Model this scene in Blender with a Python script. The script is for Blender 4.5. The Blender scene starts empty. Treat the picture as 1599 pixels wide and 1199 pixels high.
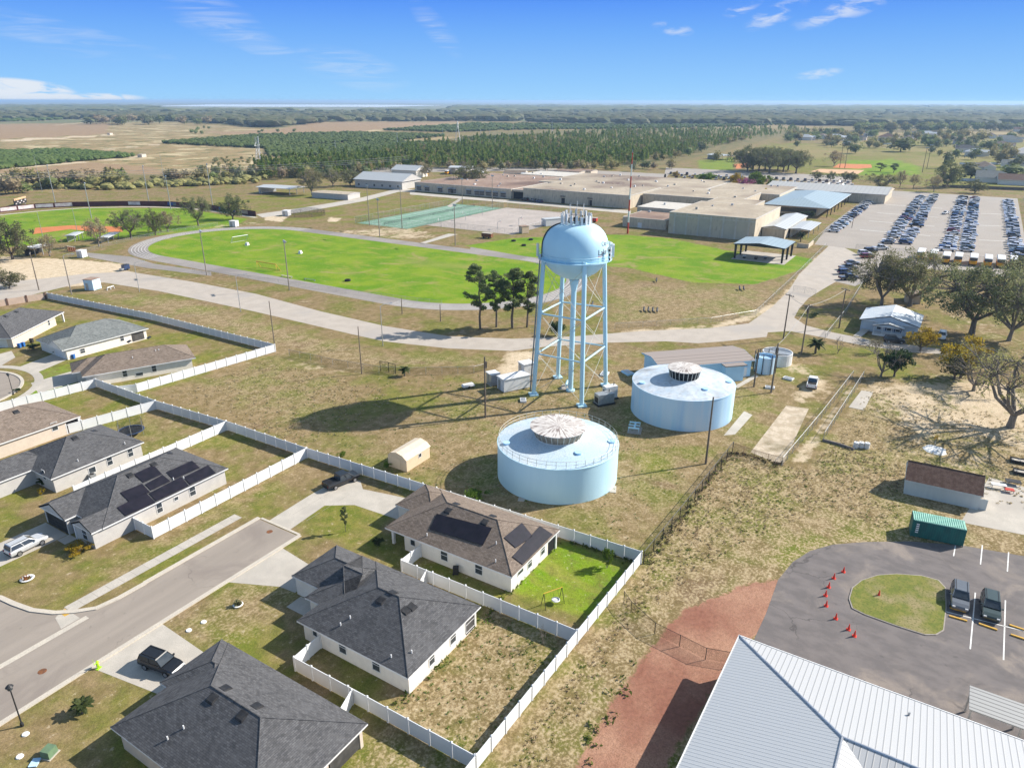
import bpy, bmesh, math, random
import numpy as np
from mathutils import Vector, Matrix
R=random.Random(7); NR=np.random.default_rng(7)
SC=bpy.context.scene; COL=SC.collection
PI=math.pi
# ---------------------------------------------------------------- camera solution (metres; x,y follow the street grid)
F=1109.; H=54.; PIT=math.atan((599.5-157.8)/F); TH=math.radians(58)
CP,SP,CT,ST_=math.cos(PIT),math.sin(PIT),math.cos(TH),math.sin(TH)
ROLL=math.radians(-0.1)
def cam2(u,v,z):
    u-=799.5; v-=599.5
    u,v=u*math.cos(ROLL)-v*math.sin(ROLL), u*math.sin(ROLL)+v*math.cos(ROLL)
    x=u/F; y=v/F
    t=(H-z)/(SP+y*CP)
    return x*t,(CP-y*SP)*t
OX,OY=cam2(798,925,0)
def G(u,v,z=0.):
    x,y=cam2(u,v,z); x-=OX; y-=OY
    return (x*CT+y*ST_,-x*ST_+y*CT)
CAMX,CAMY=(-OX*CT-OY*ST_, OX*ST_-OY*CT)
def P(X,Y,Z):
    dx,dy=X-CAMX,Y-CAMY
    x=dx*CT-dy*ST_; y=dx*ST_+dy*CT; dz=Z-H
    d=y*CP-dz*SP
    a=F*x/d; b=F*(-dz*CP-y*SP)/d
    return 799.5+a*math.cos(ROLL)+b*math.sin(ROLL), 599.5-a*math.sin(ROLL)+b*math.cos(ROLL)
def hgt(u,vb,vt):
    X,Y=G(u,vb); lo,hi=0.,120.
    for _ in range(50):
        m=(lo+hi)/2
        if P(X,Y,m)[1]>vt: lo=m
        else: hi=m
    return lo
def onplane(u,v,fz,z0=3.):
    z=z0
    for _ in range(40):
        x,y=G(u,v,z); z=.5*z+.5*fz(x,y)
    x,y=G(u,v,z); return (x,y,z)
# ---------------------------------------------------------------- mesh building
class MB:
    def __init__(s): s.v=[]; s.f=[]; s.m=[]; s.mi=0
    def face(s,pts,mi=None):
        b=len(s.v); s.v+= [tuple(p) for p in pts]; s.f.append(tuple(range(b,b+len(pts)))); s.m.append(s.mi if mi is None else mi)
    def box(s,x0,y0,z0,x1,y1,z1,mi=None): return s.prism([(x0,y0),(x1,y0),(x1,y1),(x0,y1)],z0,z1,mi)
    def obox(s,c,z0,lx,ly,h,a=0,mi=None):
        ca,sa=math.cos(a),math.sin(a)
        s.prism([(c[0]+x*ca-y*sa,c[1]+x*sa+y*ca) for x,y in ((-lx/2,-ly/2),(lx/2,-ly/2),(lx/2,ly/2),(-lx/2,ly/2))],z0,z0+h,mi); return s
    def prism(s,poly,z0,z1,mi=None,top=None,scale=1.):
        area=sum(poly[i][0]*poly[(i+1)%len(poly)][1]-poly[(i+1)%len(poly)][0]*poly[i][1] for i in range(len(poly)))
        if area<0: poly=poly[::-1]
        n=len(poly); b=len(s.v); mi=s.mi if mi is None else mi
        cx=sum(p[0] for p in poly)/n; cy=sum(p[1] for p in poly)/n
        s.v+=[(p[0],p[1],z0) for p in poly]+[(cx+(p[0]-cx)*scale,cy+(p[1]-cy)*scale,z1) for p in poly]
        for i in range(n):
            j=(i+1)%n; s.f.append((b+i,b+j,b+n+j,b+n+i)); s.m.append(mi)
        s.f.append(tuple(range(b+n,b+2*n))); s.m.append(mi if top is None else top)
        s.f.append(tuple(range(b+n-1,b-1,-1))); s.m.append(mi)
        return s
    def tube(s,pts,r,n=6,mi=None,cap=True):
        pts=[Vector(p) for p in pts]; k=len(pts)
        if not isinstance(r,(list,tuple)): r=[r]*k
        b=len(s.v); mi=s.mi if mi is None else mi
        d0=(pts[-1]-pts[0]).normalized(); up=Vector((0,0,1)) if abs(d0.z)<.9 else Vector((1,0,0))
        for i,p in enumerate(pts):
            d=(pts[min(i+1,k-1)]-pts[max(i-1,0)]).normalized()
            a=d.cross(up).normalized(); c=d.cross(a)
            for j in range(n):
                t=2*PI*j/n; s.v.append(tuple(p+a*(r[i]*math.cos(t))+c*(r[i]*math.sin(t))))
        for i in range(k-1):
            for j in range(n):
                s.f.append((b+i*n+j,b+(i+1)*n+j,b+(i+1)*n+(j+1)%n,b+i*n+(j+1)%n)); s.m.append(mi)
        if cap:
            s.f.append(tuple(range(b,b+n))); s.m.append(mi)
            s.f.append(tuple(range(b+k*n-1,b+(k-1)*n-1,-1))); s.m.append(mi)
        return s
    def lathe(s,prof,n=32,c=(0,0),mi=None,mis=None):
        b=len(s.v); mi=s.mi if mi is None else mi
        for r,z in prof:
            for j in range(n):
                t=2*PI*j/n; s.v.append((c[0]+r*math.cos(t),c[1]+r*math.sin(t),z))
        for i in range(len(prof)-1):
            for j in range(n):
                s.f.append((b+i*n+j,b+i*n+(j+1)%n,b+(i+1)*n+(j+1)%n,b+(i+1)*n+j)); s.m.append(mis[i] if mis else mi)
        return s
    def obj(s,name,mats,parent=None,loc=(0,0,0),rz=0,smooth=False):
        me=bpy.data.meshes.new(name); me.from_pydata(s.v,[],s.f)
        if not isinstance(mats,(list,tuple)): mats=[mats]
        for m in mats: me.materials.append(m)
        me.polygons.foreach_set('material_index',s.m)
        if smooth: me.polygons.foreach_set('use_smooth',[True]*len(s.f))
        me.update()
        o=bpy.data.objects.new(name,me); COL.objects.link(o); o.location=loc; o.rotation_euler=(0,0,rz)
        if parent: o.parent=parent
        return o
def B(): return MB()
def tag(o,label,cat,group=None,kind=None):
    if label: o['label']=label
    if cat: o['category']=cat
    if group: o['group']=group
    if kind: o['kind']=kind
    return o
def thing(name,label,cat,loc=(0,0,0),rz=0,group=None):
    o=bpy.data.objects.new(name,None); COL.objects.link(o); o.empty_display_size=.5
    o.location=tuple(loc) if len(loc)==3 else (loc[0],loc[1],0); o.rotation_euler=(0,0,rz)
    return tag(o,label,cat,group)
def struct(o,kind='structure'): o['kind']=kind; return o
CH={}
def kids(o):
    return [c for c in COL.objects if c.parent==o]
def dup(root,loc,rz=0,label=None,group=None,scale=None,mats=None):
    key=root.name
    if key not in CH:
        CH[key]=[(c,[d for d in COL.objects if d.parent==c]) for c in COL.objects if c.parent==root]
    r=root.copy(); COL.objects.link(r); r.location=loc if len(loc)==3 else (loc[0],loc[1],0); r.rotation_euler=(0,0,rz)
    if scale: r.scale=scale
    if label: r['label']=label
    if group: r['group']=group
    for c,ds in CH[key]:
        k=c.copy(); COL.objects.link(k); k.parent=r
        for d in ds:
            q=d.copy(); COL.objects.link(q); q.parent=k
    return r
# ---------------------------------------------------------------- materials
class NT:
    def __init__(s,name):
        s.mat=bpy.data.materials.new(name); s.mat.use_nodes=True; s.t=s.mat.node_tree
        s.b=s.t.nodes['Principled BSDF']; s.out=s.t.nodes['Material Output']
    def n(s,ty,**k):
        x=s.t.nodes.new(ty)
        for a,v in k.items():
            if a.startswith('i_'): x.inputs[a[2:].replace('_',' ')].default_value=v
            else: setattr(x,a,v)
        return x
    def l(s,a,b): s.t.links.new(a,b)
    def pos(s,sc=(1,1,1),obj=False,rot=0):
        g=s.n('ShaderNodeTexCoord').outputs['Object'] if obj else s.n('ShaderNodeNewGeometry').outputs['Position']
        m=s.n('ShaderNodeMapping'); m.inputs['Scale'].default_value=sc; m.inputs['Rotation'].default_value=(0,0,rot); s.l(g,m.inputs[0]); return m.outputs[0]
    def noise(s,scale,det=3,rough=.55,vec=None,dist=0):
        x=s.n('ShaderNodeTexNoise',i_Scale=scale,i_Detail=det,i_Roughness=rough,i_Distortion=dist); s.l(vec or s.pos(),x.inputs['Vector']); return x.outputs['Fac']
    def ramp(s,fac,a,b,c0=(0,0,0,1),c1=(1,1,1,1)):
        x=s.n('ShaderNodeMapRange',interpolation_type='SMOOTHSTEP'); x.inputs[1].default_value=a; x.inputs[2].default_value=b; s.l(fac,x.inputs[0]); return x.outputs[0]
    def mix(s,fac,a,b,mode='MIX'):
        x=s.n('ShaderNodeMix',data_type='RGBA',blend_type=mode)
        for v,i in ((fac,0),(a,6),(b,7)):
            if hasattr(v,'links'): s.l(v,x.inputs[i])
            else: x.inputs[i].default_value=(*v,1) if isinstance(v,(tuple,list)) and len(v)==3 else v
        return x.outputs[2]
    def math(s,op,a,b=0.):
        x=s.n('ShaderNodeMath',operation=op)
        for i,v in enumerate((a,b)):
            if hasattr(v,'links'): s.l(v,x.inputs[i])
            else: x.inputs[i].default_value=v
        return x.outputs[0]
    def bump(s,h,st=.3,d=.05):
        x=s.n('ShaderNodeBump',i_Strength=st,i_Distance=d); s.l(h,x.inputs['Height']); s.l(x.outputs[0],s.b.inputs['Normal'])
    def col(s,c,rough=.7,metal=0.,spec=.3):
        if hasattr(c,'links'): s.l(c,s.b.inputs['Base Color'])
        else: s.b.inputs['Base Color'].default_value=(*c,1)
        s.b.inputs['Roughness'].default_value=rough; s.b.inputs['Metallic'].default_value=metal; s.b.inputs['Specular IOR Level'].default_value=spec
        return s.mat
def pm(name,c,c2=None,scale=2.,rough=.7,metal=0.,spec=.3,lo=.35,hi=.65,det=4,stretch=(1,1,1),obj=False,fine=0,c3=None):
    t=NT(name)
    if c2 is None: c2=tuple(x*.82 for x in c)
    k=t.mix(t.ramp(t.noise(scale,det,vec=t.pos(stretch,obj)),lo,hi),c,c2)
    if c3: k=t.mix(t.ramp(t.noise(scale*.23,3,vec=t.pos(stretch,obj)),.5,.66),k,c3)
    if fine: k=t.mix(t.ramp(t.noise(fine,2,vec=t.pos(stretch,obj)),.45,.75),k,tuple(x*.7 for x in c))
    return t.col(k,rough,metal,spec)
def shingle(name,c,c2):
    t=NT(name); v=t.pos()
    k=t.mix(t.ramp(t.noise(3.2,4),.38,.62),c,c2)
    br=t.n('ShaderNodeTexBrick',i_Scale=1.,offset=.5); br.inputs['Mortar Size'].default_value=.012; br.inputs['Brick Width'].default_value=.40; br.inputs['Row Height'].default_value=.16
    br.inputs['Color1'].default_value=(.72,.72,.72,1); br.inputs['Color2'].default_value=(1.2,1.2,1.2,1); br.inputs['Mortar'].default_value=(.5,.5,.5,1)
    # courses run level round every slope: row coordinate is height
    g=t.n('ShaderNodeNewGeometry'); sp=t.n('ShaderNodeSeparateXYZ'); t.l(g.outputs['Position'],sp.inputs[0])
    ns=t.n('ShaderNodeSeparateXYZ'); t.l(g.outputs['Normal'],ns.inputs[0])
    ax=t.math('GREATER_THAN',t.math('ABSOLUTE',ns.outputs[0]),t.math('ABSOLUTE',ns.outputs[1]))
    uu=t.math('ADD',t.math('MULTIPLY',sp.outputs[1],ax),t.math('MULTIPLY',sp.outputs[0],t.math('SUBTRACT',1.,ax)))
    cb=t.n('ShaderNodeCombineXYZ'); t.l(uu,cb.inputs[0]); t.l(t.math('MULTIPLY',sp.outputs[2],2.35),cb.inputs[1]); t.l(cb.outputs[0],br.inputs['Vector'])
    k=t.mix(1.,k,br.outputs['Color'],'MULTIPLY')
    k=t.mix(t.ramp(t.noise(.5,4),.45,.9),k,tuple(x*1.1 for x in c2))
    return t.col(k,.9,0,.15)
def ribbed(name,c,c2,axis=0,freq=3.3,rough=.45,metal=0.,dirt=None):
    t=NT(name); sp=t.n('ShaderNodeSeparateXYZ'); g=t.n('ShaderNodeNewGeometry'); t.l(g.outputs['Position'],sp.inputs[0])
    fr=t.math('FRACT',t.math('MULTIPLY',sp.outputs[axis],freq)); m=t.ramp(t.math('ABSOLUTE',t.math('SUBTRACT',fr,.5)),.36,.46)
    k=t.mix(m,c,c2)
    if dirt: k=t.mix(t.ramp(t.noise(.5,5),.5,.72),k,dirt)
    t.bump(m,.5,.03); return t.col(k,rough,metal,.4)
def leafmat(name,a,b,scale=.9):
    t=NT(name); oi=t.n('ShaderNodeObjectInfo')
    k=t.mix(t.ramp(t.noise(scale,3),.38,.62),a,b)
    k=t.mix(t.ramp(t.noise(9.,2),.4,.7),k,tuple(x*.62 for x in a))
    hs=t.n('ShaderNodeHueSaturation'); t.l(k,hs.inputs['Color'])
    t.l(t.math('ADD',.485,t.math('MULTIPLY',oi.outputs['Random'],.03)),hs.inputs['Hue']); t.l(t.math('ADD',.8,t.math('MULTIPLY',oi.outputs['Random'],.4)),hs.inputs['Value'])
    t.col(hs.outputs[0],.75,0,.2)
    tr=t.n('ShaderNodeBsdfTranslucent'); t.l(hs.outputs[0],tr.inputs[0]); mx=t.n('ShaderNodeMixShader',i_Fac=.38); t.l(t.b.outputs[0],mx.inputs[1]); t.l(tr.outputs[0],mx.inputs[2]); t.l(mx.outputs[0],t.out.inputs[0])
    return t.mat
def paving(name,a,b,c,st):
    t=NT(name); k=t.mix(t.ramp(t.noise(.7,4,.6,t.pos(st)),.36,.64),a,b); k=t.mix(t.ramp(t.noise(.11,5,.65,dist=.8),.50,.68),k,c)
    vo=t.n('ShaderNodeTexVoronoi',feature='DISTANCE_TO_EDGE',i_Scale=.13); nz=t.n('ShaderNodeTexNoise',i_Scale=.7,i_Detail=5); p=t.pos(); t.l(p,nz.inputs['Vector'])
    ad=t.n('ShaderNodeVectorMath',operation='MULTIPLY_ADD'); t.l(nz.outputs['Color'],ad.inputs[0]); ad.inputs[1].default_value=(2.2,2.2,0); t.l(p,ad.inputs[2]); t.l(ad.outputs[0],vo.inputs['Vector'])
    cr=t.math('MULTIPLY',t.math('SUBTRACT',1.,t.ramp(vo.outputs[0],.0,.012)),t.ramp(t.noise(.09,3),.48,.62)); k=t.mix(t.math('MULTIPLY',cr,.7),k,tuple(x*.45 for x in a))
    k=t.mix(t.math('MULTIPLY',t.ramp(t.noise(.9,2,.4),.70,.76),.35),k,tuple(x*.5 for x in a))
    k=t.mix(t.math('MULTIPLY',t.ramp(t.noise(16.,2),.45,.75),.45),k,tuple(x*.72 for x in a)); return t.col(k,.9,0,.2)
M={}
M['white']=pm('white_vinyl',(.70,.71,.72),(.66,.67,.68),.6,.5)
M['trim']=pm('white_trim',(0.704,0.704,0.704),(0.634,0.634,0.634),2,.5)
M['stucco']=pm('stucco_white',(.80,.745,.67),(.74,.69,.62),1.2,.9,fine=30)
M['bay']=pm('gym_bay_panel',(.50,.455,.36),(.46,.42,.335),.4,.9)
M['stuccog']=pm('stucco_grey',(.52,.50,.47),(.47,.45,.43),1.2,.9,fine=30)
M['stuccot']=pm('stucco_tan',(.62,.53,.44),(.56,.48,.40),1.2,.9,fine=30)
M['shg']=shingle('shingle_charcoal',(.088,.088,.092),(.112,.111,.114))
M['shg2']=shingle('shingle_grey',(.16,.175,.17),(.19,.20,.195))
M['shb']=shingle('shingle_brown',(.185,.145,.115),(.225,.18,.146))
M['shbr']=pm('shingle_redbrown',(.105,.058,.042),(.16,.10,.075),1.6,.9,fine=9)
M['glass']=pm('window_glass',(.035,.045,.055),(.06,.07,.08),1,.08,0,.6)
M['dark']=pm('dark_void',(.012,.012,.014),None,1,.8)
M['screen']=pm('lanai_screen',(.05,.048,.045),(.09,.085,.08),.9,.8)
M['cglass']=pm('car_glass',(.030,.029,.028),(.055,.053,.05),1,.5,0,.15)
M['solar']=pm('solar_cells',(.009,.008,.013),(.016,.013,.02),1.2,.35,0,.4)
M['alu']=pm('aluminium',(.55,.56,.58),(.42,.43,.45),1,.35,.6)
M['conc']=pm('concrete',(0.499,0.456,0.396),(0.430,0.396,0.344),.5,.85,fine=11,c3=(0.396,0.361,0.318))
M['curb']=pm('kerb_concrete',(0.546,0.493,0.414),(0.484,0.440,0.378),.8,.85,fine=8)
M['asph']=paving('street_asphalt',(.31,.268,.228),(.275,.238,.203),(.24,.205,.178),(.06,.9,1))
M['asphd']=paving('lot_asphalt',(.14,.126,.123),(.18,.16,.154),(.265,.225,.195),(1,.5,1))
M['lot']=pm('school_lot_paving',(0.352,0.312,0.273),(0.317,0.282,0.246),.08,.9,fine=3,c3=(0.334,0.304,0.273))
M['road']=pm('road_paving',(0.458,0.405,0.348),(0.405,0.356,0.304),.3,.9,fine=7,c3=(0.387,0.352,0.317))
M['track']=pm('track_surface',(.27,.245,.225),(.32,.29,.265),.12,.9,fine=4,c3=(.22,.20,.19))
M['paint']=pm('road_paint_white',(.78,.78,.76),(.66,.66,.64),3,.7)
M['painty']=pm('wheelstop_yellow',(.62,.36,.05),(.5,.3,.06),3,.7)
M['blue']=pm('tank_paint_blue',(.50,.725,.82),(.46,.69,.80),.5,.45,0,.4,stretch=(1,1,.12),c3=(.43,.655,.77))
M['blueroof']=pm('tank_roof_paint',(0.496,0.608,0.688),(0.592,0.648,0.680),.35,.55,c3=(0.448,0.576,0.664),fine=5)
M['bluestain']=pm('tank_wall_weathered',(.45,.65,.79),(.55,.68,.78),.9,.6,stretch=(1,1,.08),c3=(.36,.56,.76))
M['roofstain']=pm('tank_roof_weathered',(0.554,0.596,0.638),(0.437,0.521,0.605),.5,.6,c3=(0.252,0.260,0.269),fine=1.3,det=6)
def radial_lid(name):
    t=NT(name); tc=t.n('ShaderNodeTexCoord'); sp=t.n('ShaderNodeSeparateXYZ'); t.l(tc.outputs['Object'],sp.inputs[0])
    an=t.math('ARCTAN2',sp.outputs[1],sp.outputs[0]); r=t.math('SQRT',t.math('ADD',t.math('MULTIPLY',sp.outputs[0],sp.outputs[0]),t.math('MULTIPLY',sp.outputs[1],sp.outputs[1])))
    cb=t.n('ShaderNodeCombineXYZ'); t.l(t.math('MULTIPLY',an,5.),cb.inputs[0]); t.l(t.math('MULTIPLY',r,.13),cb.inputs[1])
    k=t.mix(t.ramp(t.noise(2.6,3,.55,cb.outputs[0]),.48,.60),(.60,.565,.53),(.19,.145,.13))
    k=t.mix(t.math('MULTIPLY',t.ramp(t.noise(1.3,4),.48,.62),.6),k,(.66,.63,.60))
    return t.col(k,.7,0,.3)
M['lid']=radial_lid('vent_lid_streaked')
M['louvre']=pm('vent_mesh',(.34,.285,.21),(.22,.18,.135),3,.8,stretch=(1,1,.2))
M['rail']=pm('rail_cream',(.62,.60,.52),None,2,.5)
M['steel']=pm('galvanised',(.34,.36,.37),(.44,.45,.46),2,.4,.5)
M['black']=pm('black_metal',(.02,.02,.022),(.035,.034,.034),2,.5)
M['wood']=pm('pole_wood',(.12,.095,.075),(.17,.14,.11),2,.9,stretch=(1,1,.2))
M['woodl']=pm('pole_wood_pale',(.27,.235,.20),(.20,.175,.15),2,.9,stretch=(1,1,.2))
M['rust']=pm('rust',(.22,.085,.03),(.13,.06,.035),3,.8)
M['wire']=pm('wire_grey',(.30,.30,.30),None,1,.5)
M['red']=pm('red_paint',(.52,.05,.03),(.42,.05,.035),2,.6)
M['orange']=pm('cone_orange',(.75,.06,.035),(.68,.05,.03),5,.6)
M['lime']=pm('lime_plastic',(.42,.72,.03),None,5,.5)
M['green']=pm('utility_green',(.13,.21,.12),(.11,.17,.10),2,.6)
M['teal']=pm('container_teal',(.018,.145,.125),(.02,.115,.10),1.3,.55,c3=(.01,.07,.06),stretch=(1,1,.3))
M['tealroof']=ribbed('container_roof',(.27,.52,.42),(.14,.36,.29),1,4.4)
M['beige']=pm('school_wall_beige',(.58,.50,.38),(.52,.45,.345),.25,.9,stretch=(1,1,.25),fine=1.5)
M['roofflat']=pm('flat_roof_gravel',(.43,.365,.275),(.34,.28,.21),.07,.95,c3=(.15,.10,.08),fine=.6)
M['roofflat2']=pm('flat_roof_brown',(.26,.175,.13),(.34,.245,.19),.06,.95,c3=(.14,.09,.07),fine=.5)
M['parapet']=pm('parapet_pale',(0.561,0.527,0.468),(0.493,0.459,0.408),.5,.8)
M['mroof']=ribbed('metal_roof_pale',(0.475,0.490,0.490),(0.360,0.374,0.382),1,.8)
M['mroofb']=ribbed('metal_roof_bluegrey',(0.306,0.383,0.425),(0.246,0.319,0.357),1,.6)
M['mroofw']=ribbed('metal_roof_white_x',(0.400,0.400,0.400),(0.240,0.240,0.240),1,2.5)
M['mroofc']=ribbed('metal_roof_white_y',(0.624,0.632,0.648),(0.416,0.432,0.456),0,3.1)
M['wavy']=ribbed('cottage_roof_metal',(.60,.66,.70),(.46,.52,.57),0,1.2,dirt=(.70,.70,.70))
M['cottage']=pm('cottage_siding',(.46,.53,.60),(.42,.49,.56),1,.7)
M['bluewall']=pm('pumphouse_wall',(.42,.66,.84),(.38,.61,.80),.7,.7)
M['pumproof']=ribbed('pumphouse_roof',(.30,.255,.23),(.21,.175,.16),2,5.,.85)
M['tennis']=pm('tennis_green',(.165,.29,.205),(.205,.33,.25),.1,.9,fine=1.5,c3=(.24,.33,.27))
M['court']=pm('court_paving',(.44,.385,.345),(.37,.325,.29),.1,.9,fine=1,c3=(.36,.32,.29))
M['shedt']=pm('shed_tan',(.62,.49,.34),(.58,.46,.32),1.5,.8)
M['shedr']=pm('shed_roof_tan',(.66,.56,.43),(.60,.51,.39),2,.8)
M['shedw']=pm('shed_wall_grey',(.55,.58,.57),(.50,.53,.52),.8,.8,stretch=(1,1,.2))
M['tanwall']=pm('tan_block_wall',(.50,.38,.30),(.44,.34,.27),1,.9)
M['bluebox']=pm('blue_plastic',(.03,.14,.42),None,4,.5)
M['bus']=pm('bus_yellow',(.72,.33,.02),(.66,.30,.02),2,.5)
M['clay']=pm('infield_clay',(.56,.20,.07),(.48,.17,.06),.2,.95,fine=2)
M['clayp']=pm('infield_clay_pale',(.62,.40,.24),(.55,.34,.19),.2,.95,fine=2)
M['maroon']=pm('banner_maroon',(.075,.02,.022),(.10,.03,.03),.6,.7)
M['banner']=pm('banner_white',(.66,.64,.64),(.52,.45,.45),.5,.7)
M['bannerb']=pm('banner_blue',(.05,.10,.30),None,1,.7)
M['bannert']=pm('banner_tan',(.45,.36,.28),None,1,.7)
M['chain']=None
M['person']=None
M['bark']=pm('bark',(.115,.092,.072),(.17,.14,.115),3,.95,stretch=(1,1,.25))
M['barkp']=pm('bark_pale',(.24,.205,.17),(.17,.145,.12),3,.95,stretch=(1,1,.25))
M['oak']=leafmat('oak_leaves',(.15,.165,.07),(.23,.235,.11))
M['oakd']=leafmat('dense_leaves',(0.030,0.061,0.019),(0.068,0.105,0.032))
M['olive']=leafmat('olive_leaves',(.22,.22,.095),(.32,.305,.15))
M['tan']=leafmat('winter_leaves',(0.156,0.126,0.074),(0.228,0.186,0.114))
M['yel']=leafmat('yellow_leaves',(.36,.26,.02),(.52,.38,.035))
M['olivem']=leafmat('thicket_leaves',(.27,.245,.085),(.38,.33,.15))
M['oakm']=leafmat('dark_thicket_leaves',(.16,.205,.062),(.25,.28,.10))
M['tanm']=leafmat('winter_thicket_leaves',(.33,.265,.15),(.42,.34,.21))
M['pine']=leafmat('pine_needles',(.15,.20,.075),(.24,.27,.11))
M['pinef']=leafmat('far_pine_needles',(.145,.21,.035),(.27,.295,.075),.12)
M['grove']=leafmat('grove_leaves',(.10,.15,.035),(.16,.20,.06),.1)
M['farw']=leafmat('far_wood_leaves',(.16,.195,.085),(.28,.27,.15),.05)
M['palm']=leafmat('palm_fronds',(.045,.075,.02),(.09,.12,.035))
M['pink']=leafmat('pink_blossom',(.50,.16,.27),(.62,.26,.38))
M['lgreen']=leafmat('fresh_leaves',(.11,.20,.02),(.18,.28,.03))
M['weed']=leafmat('weed_leaves',(.10,.18,.022),(.17,.22,.05))
M['straw']=leafmat('straw',(.50,.40,.24),(.40,.32,.18))
M['tyre']=pm('tyre_rubber',(.018,.018,.018),None,4,.8)
M['rim']=pm('wheel_alloy',(.42,.42,.44),None,4,.3,.7)
def paint(name,c,metal=.2,rough=.3):
    t=NT(name); t.b.inputs['Coat Weight'].default_value=.5; t.b.inputs['Coat Roughness'].default_value=.08
    return t.col(t.mix(t.ramp(t.noise(1.5,2),.3,.7),c,tuple(x*.9 for x in c)),rough,metal,.5)
PC={'white':paint('car_white',(.78,.78,.78),0),'silver':paint('car_silver',(.58,.59,.60),.2),'grey':paint('car_grey',(.16,.17,.185),.4),'black':paint('car_black',(.012,.012,.014),.1),
    'blue':paint('car_blue',(.035,.065,.16),.3),'red':paint('car_red',(.25,.025,.03),.2),'green':paint('car_dark_green',(.055,.08,.075),.4),'teal':paint('car_light_blue',(.26,.36,.42),.4)}
M['lampw']=pm('headlight_lens',(.7,.72,.74),None,5,.1,0,.6)
M['lampr']=pm('taillight_lens',(.35,.01,.01),None,5,.15,0,.6)
def wiremat(w0=.445,w1=.475):
    t=NT('chain_link'); v=t.pos((1,1,1))
    sp=t.n('ShaderNodeSeparateXYZ'); g=t.n('ShaderNodeNewGeometry'); t.l(g.outputs['Position'],sp.inputs[0])
    s=t.math('ADD',sp.outputs[0],sp.outputs[1])
    def saw(a): return t.ramp(t.math('ABSOLUTE',t.math('SUBTRACT',t.math('FRACT',t.math('MULTIPLY',a,9.)),.5)),w0,w1)
    m=t.math('MAXIMUM',saw(t.math('ADD',s,sp.outputs[2])),saw(t.math('SUBTRACT',s,sp.outputs[2])))
    tr=t.n('ShaderNodeBsdfTransparent'); mx=t.n('ShaderNodeMixShader'); t.l(m,mx.inputs[0]); t.l(tr.outputs[0],mx.inputs[1]); t.l(t.b.outputs[0],mx.inputs[2]); t.l(mx.outputs[0],t.out.inputs[0])
    return t.col((.30,.31,.31),.4,.6)
M['chain']=wiremat()
M['chaind']=wiremat(.41,.45); M['chaind'].node_tree.nodes['Principled BSDF'].inputs['Base Color'].default_value=(.03,.03,.03,1)
M['chaint']=M['chain'].copy(); M['chaint'].node_tree.nodes['Principled BSDF'].inputs['Base Color'].default_value=(.10,.22,.16,1)
# ---------------------------------------------------------------- camera, sun, sky
cam=bpy.data.cameras.new('camera'); co=bpy.data.objects.new('camera',cam); COL.objects.link(co); SC.camera=co
cam.sensor_width=36; cam.lens=F/1599*36; cam.clip_end=120000; cam.clip_start=.5
fw=Vector((math.cos(PI/2-TH)*CP,math.sin(PI/2-TH)*CP,-SP)); rt=Vector((ST_*0+CT,-ST_,0)); up=rt.cross(fw)
mt=Matrix((rt,up,-fw)).transposed() @ Matrix.Rotation(-ROLL,3,'Z')
co.matrix_world=Matrix.Translation((CAMX,CAMY,H)) @ mt.to_4x4()
SUNAZ=math.radians(-40.4); SUNEL=math.radians(34)
sd=Vector((math.cos(SUNAZ)*math.cos(SUNEL),math.sin(SUNAZ)*math.cos(SUNEL),math.sin(SUNEL)))
sl=bpy.data.lights.new('sun','SUN'); sl.energy=4.15; sl.angle=math.radians(.53); sl.color=(1,.935,.84)
so=bpy.data.objects.new('sun',sl); COL.objects.link(so); so.rotation_euler=sd.to_track_quat('Z','Y').to_euler()
W=bpy.data.worlds.new('World'); SC.world=W; W.use_nodes=True
wt=W.node_tree
class WN(NT):
    def __init__(s): s.t=wt
w=WN(); bg=wt.nodes['Background']
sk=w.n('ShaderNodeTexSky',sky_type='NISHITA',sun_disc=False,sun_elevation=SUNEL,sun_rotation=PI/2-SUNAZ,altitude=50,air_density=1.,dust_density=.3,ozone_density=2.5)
tc=w.n('ShaderNodeTexCoord').outputs['Generated']
sp=w.n('ShaderNodeSeparateXYZ'); w.l(tc,sp.inputs[0])
# sky direction as azimuth (deg from north of grid) and elevation
az=w.math('MULTIPLY',w.math('ARCTAN2',sp.outputs[1],sp.outputs[0]),180/PI); el=w.math('MULTIPLY',w.math('ARCSINE',sp.outputs[2]),180/PI)
def blob(a0,e0,ra,re,slope=0.,soft=.5):
    da=w.math('SUBTRACT',az,a0); de=w.math('SUBTRACT',w.math('SUBTRACT',el,e0),w.math('MULTIPLY',da,slope))
    a=w.math('DIVIDE',da,ra); b=w.math('DIVIDE',de,re)
    d=w.math('ADD',w.math('MULTIPLY',a,a),w.math('MULTIPLY',b,b)); return w.math('MAXIMUM',w.math('SUBTRACT',1.,d),0.)
def streak(sa,se,rot,det=5,thr=(.5,.7),dist=.6):
    cb=w.n('ShaderNodeCombineXYZ'); w.l(az,cb.inputs[0]); w.l(el,cb.inputs[1])
    m=w.n('ShaderNodeMapping'); m.inputs['Rotation'].default_value=(0,0,rot); m.inputs['Scale'].default_value=(sa,se,1); w.l(cb.outputs[0],m.inputs[0])
    return w.ramp(w.noise(1.,det,.6,m.outputs[0],dist),*thr)
def skyd(u,v):
    x=(u-799.5)/F; y=(v-599.5)/F
    d=(fw+rt*x-up*y).normalized(); return math.degrees(math.atan2(d.y,d.x)),math.degrees(math.asin(d.z))
def sblob(u0,v0,u1,v1,th):
    a0,e0=skyd(u0,v0); a1,e1=skyd(u1,v1)
    return blob((a0+a1)/2,(e0+e1)/2,abs(a1-a0)/2+.2,th,(e1-e0)/(a1-a0))
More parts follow.
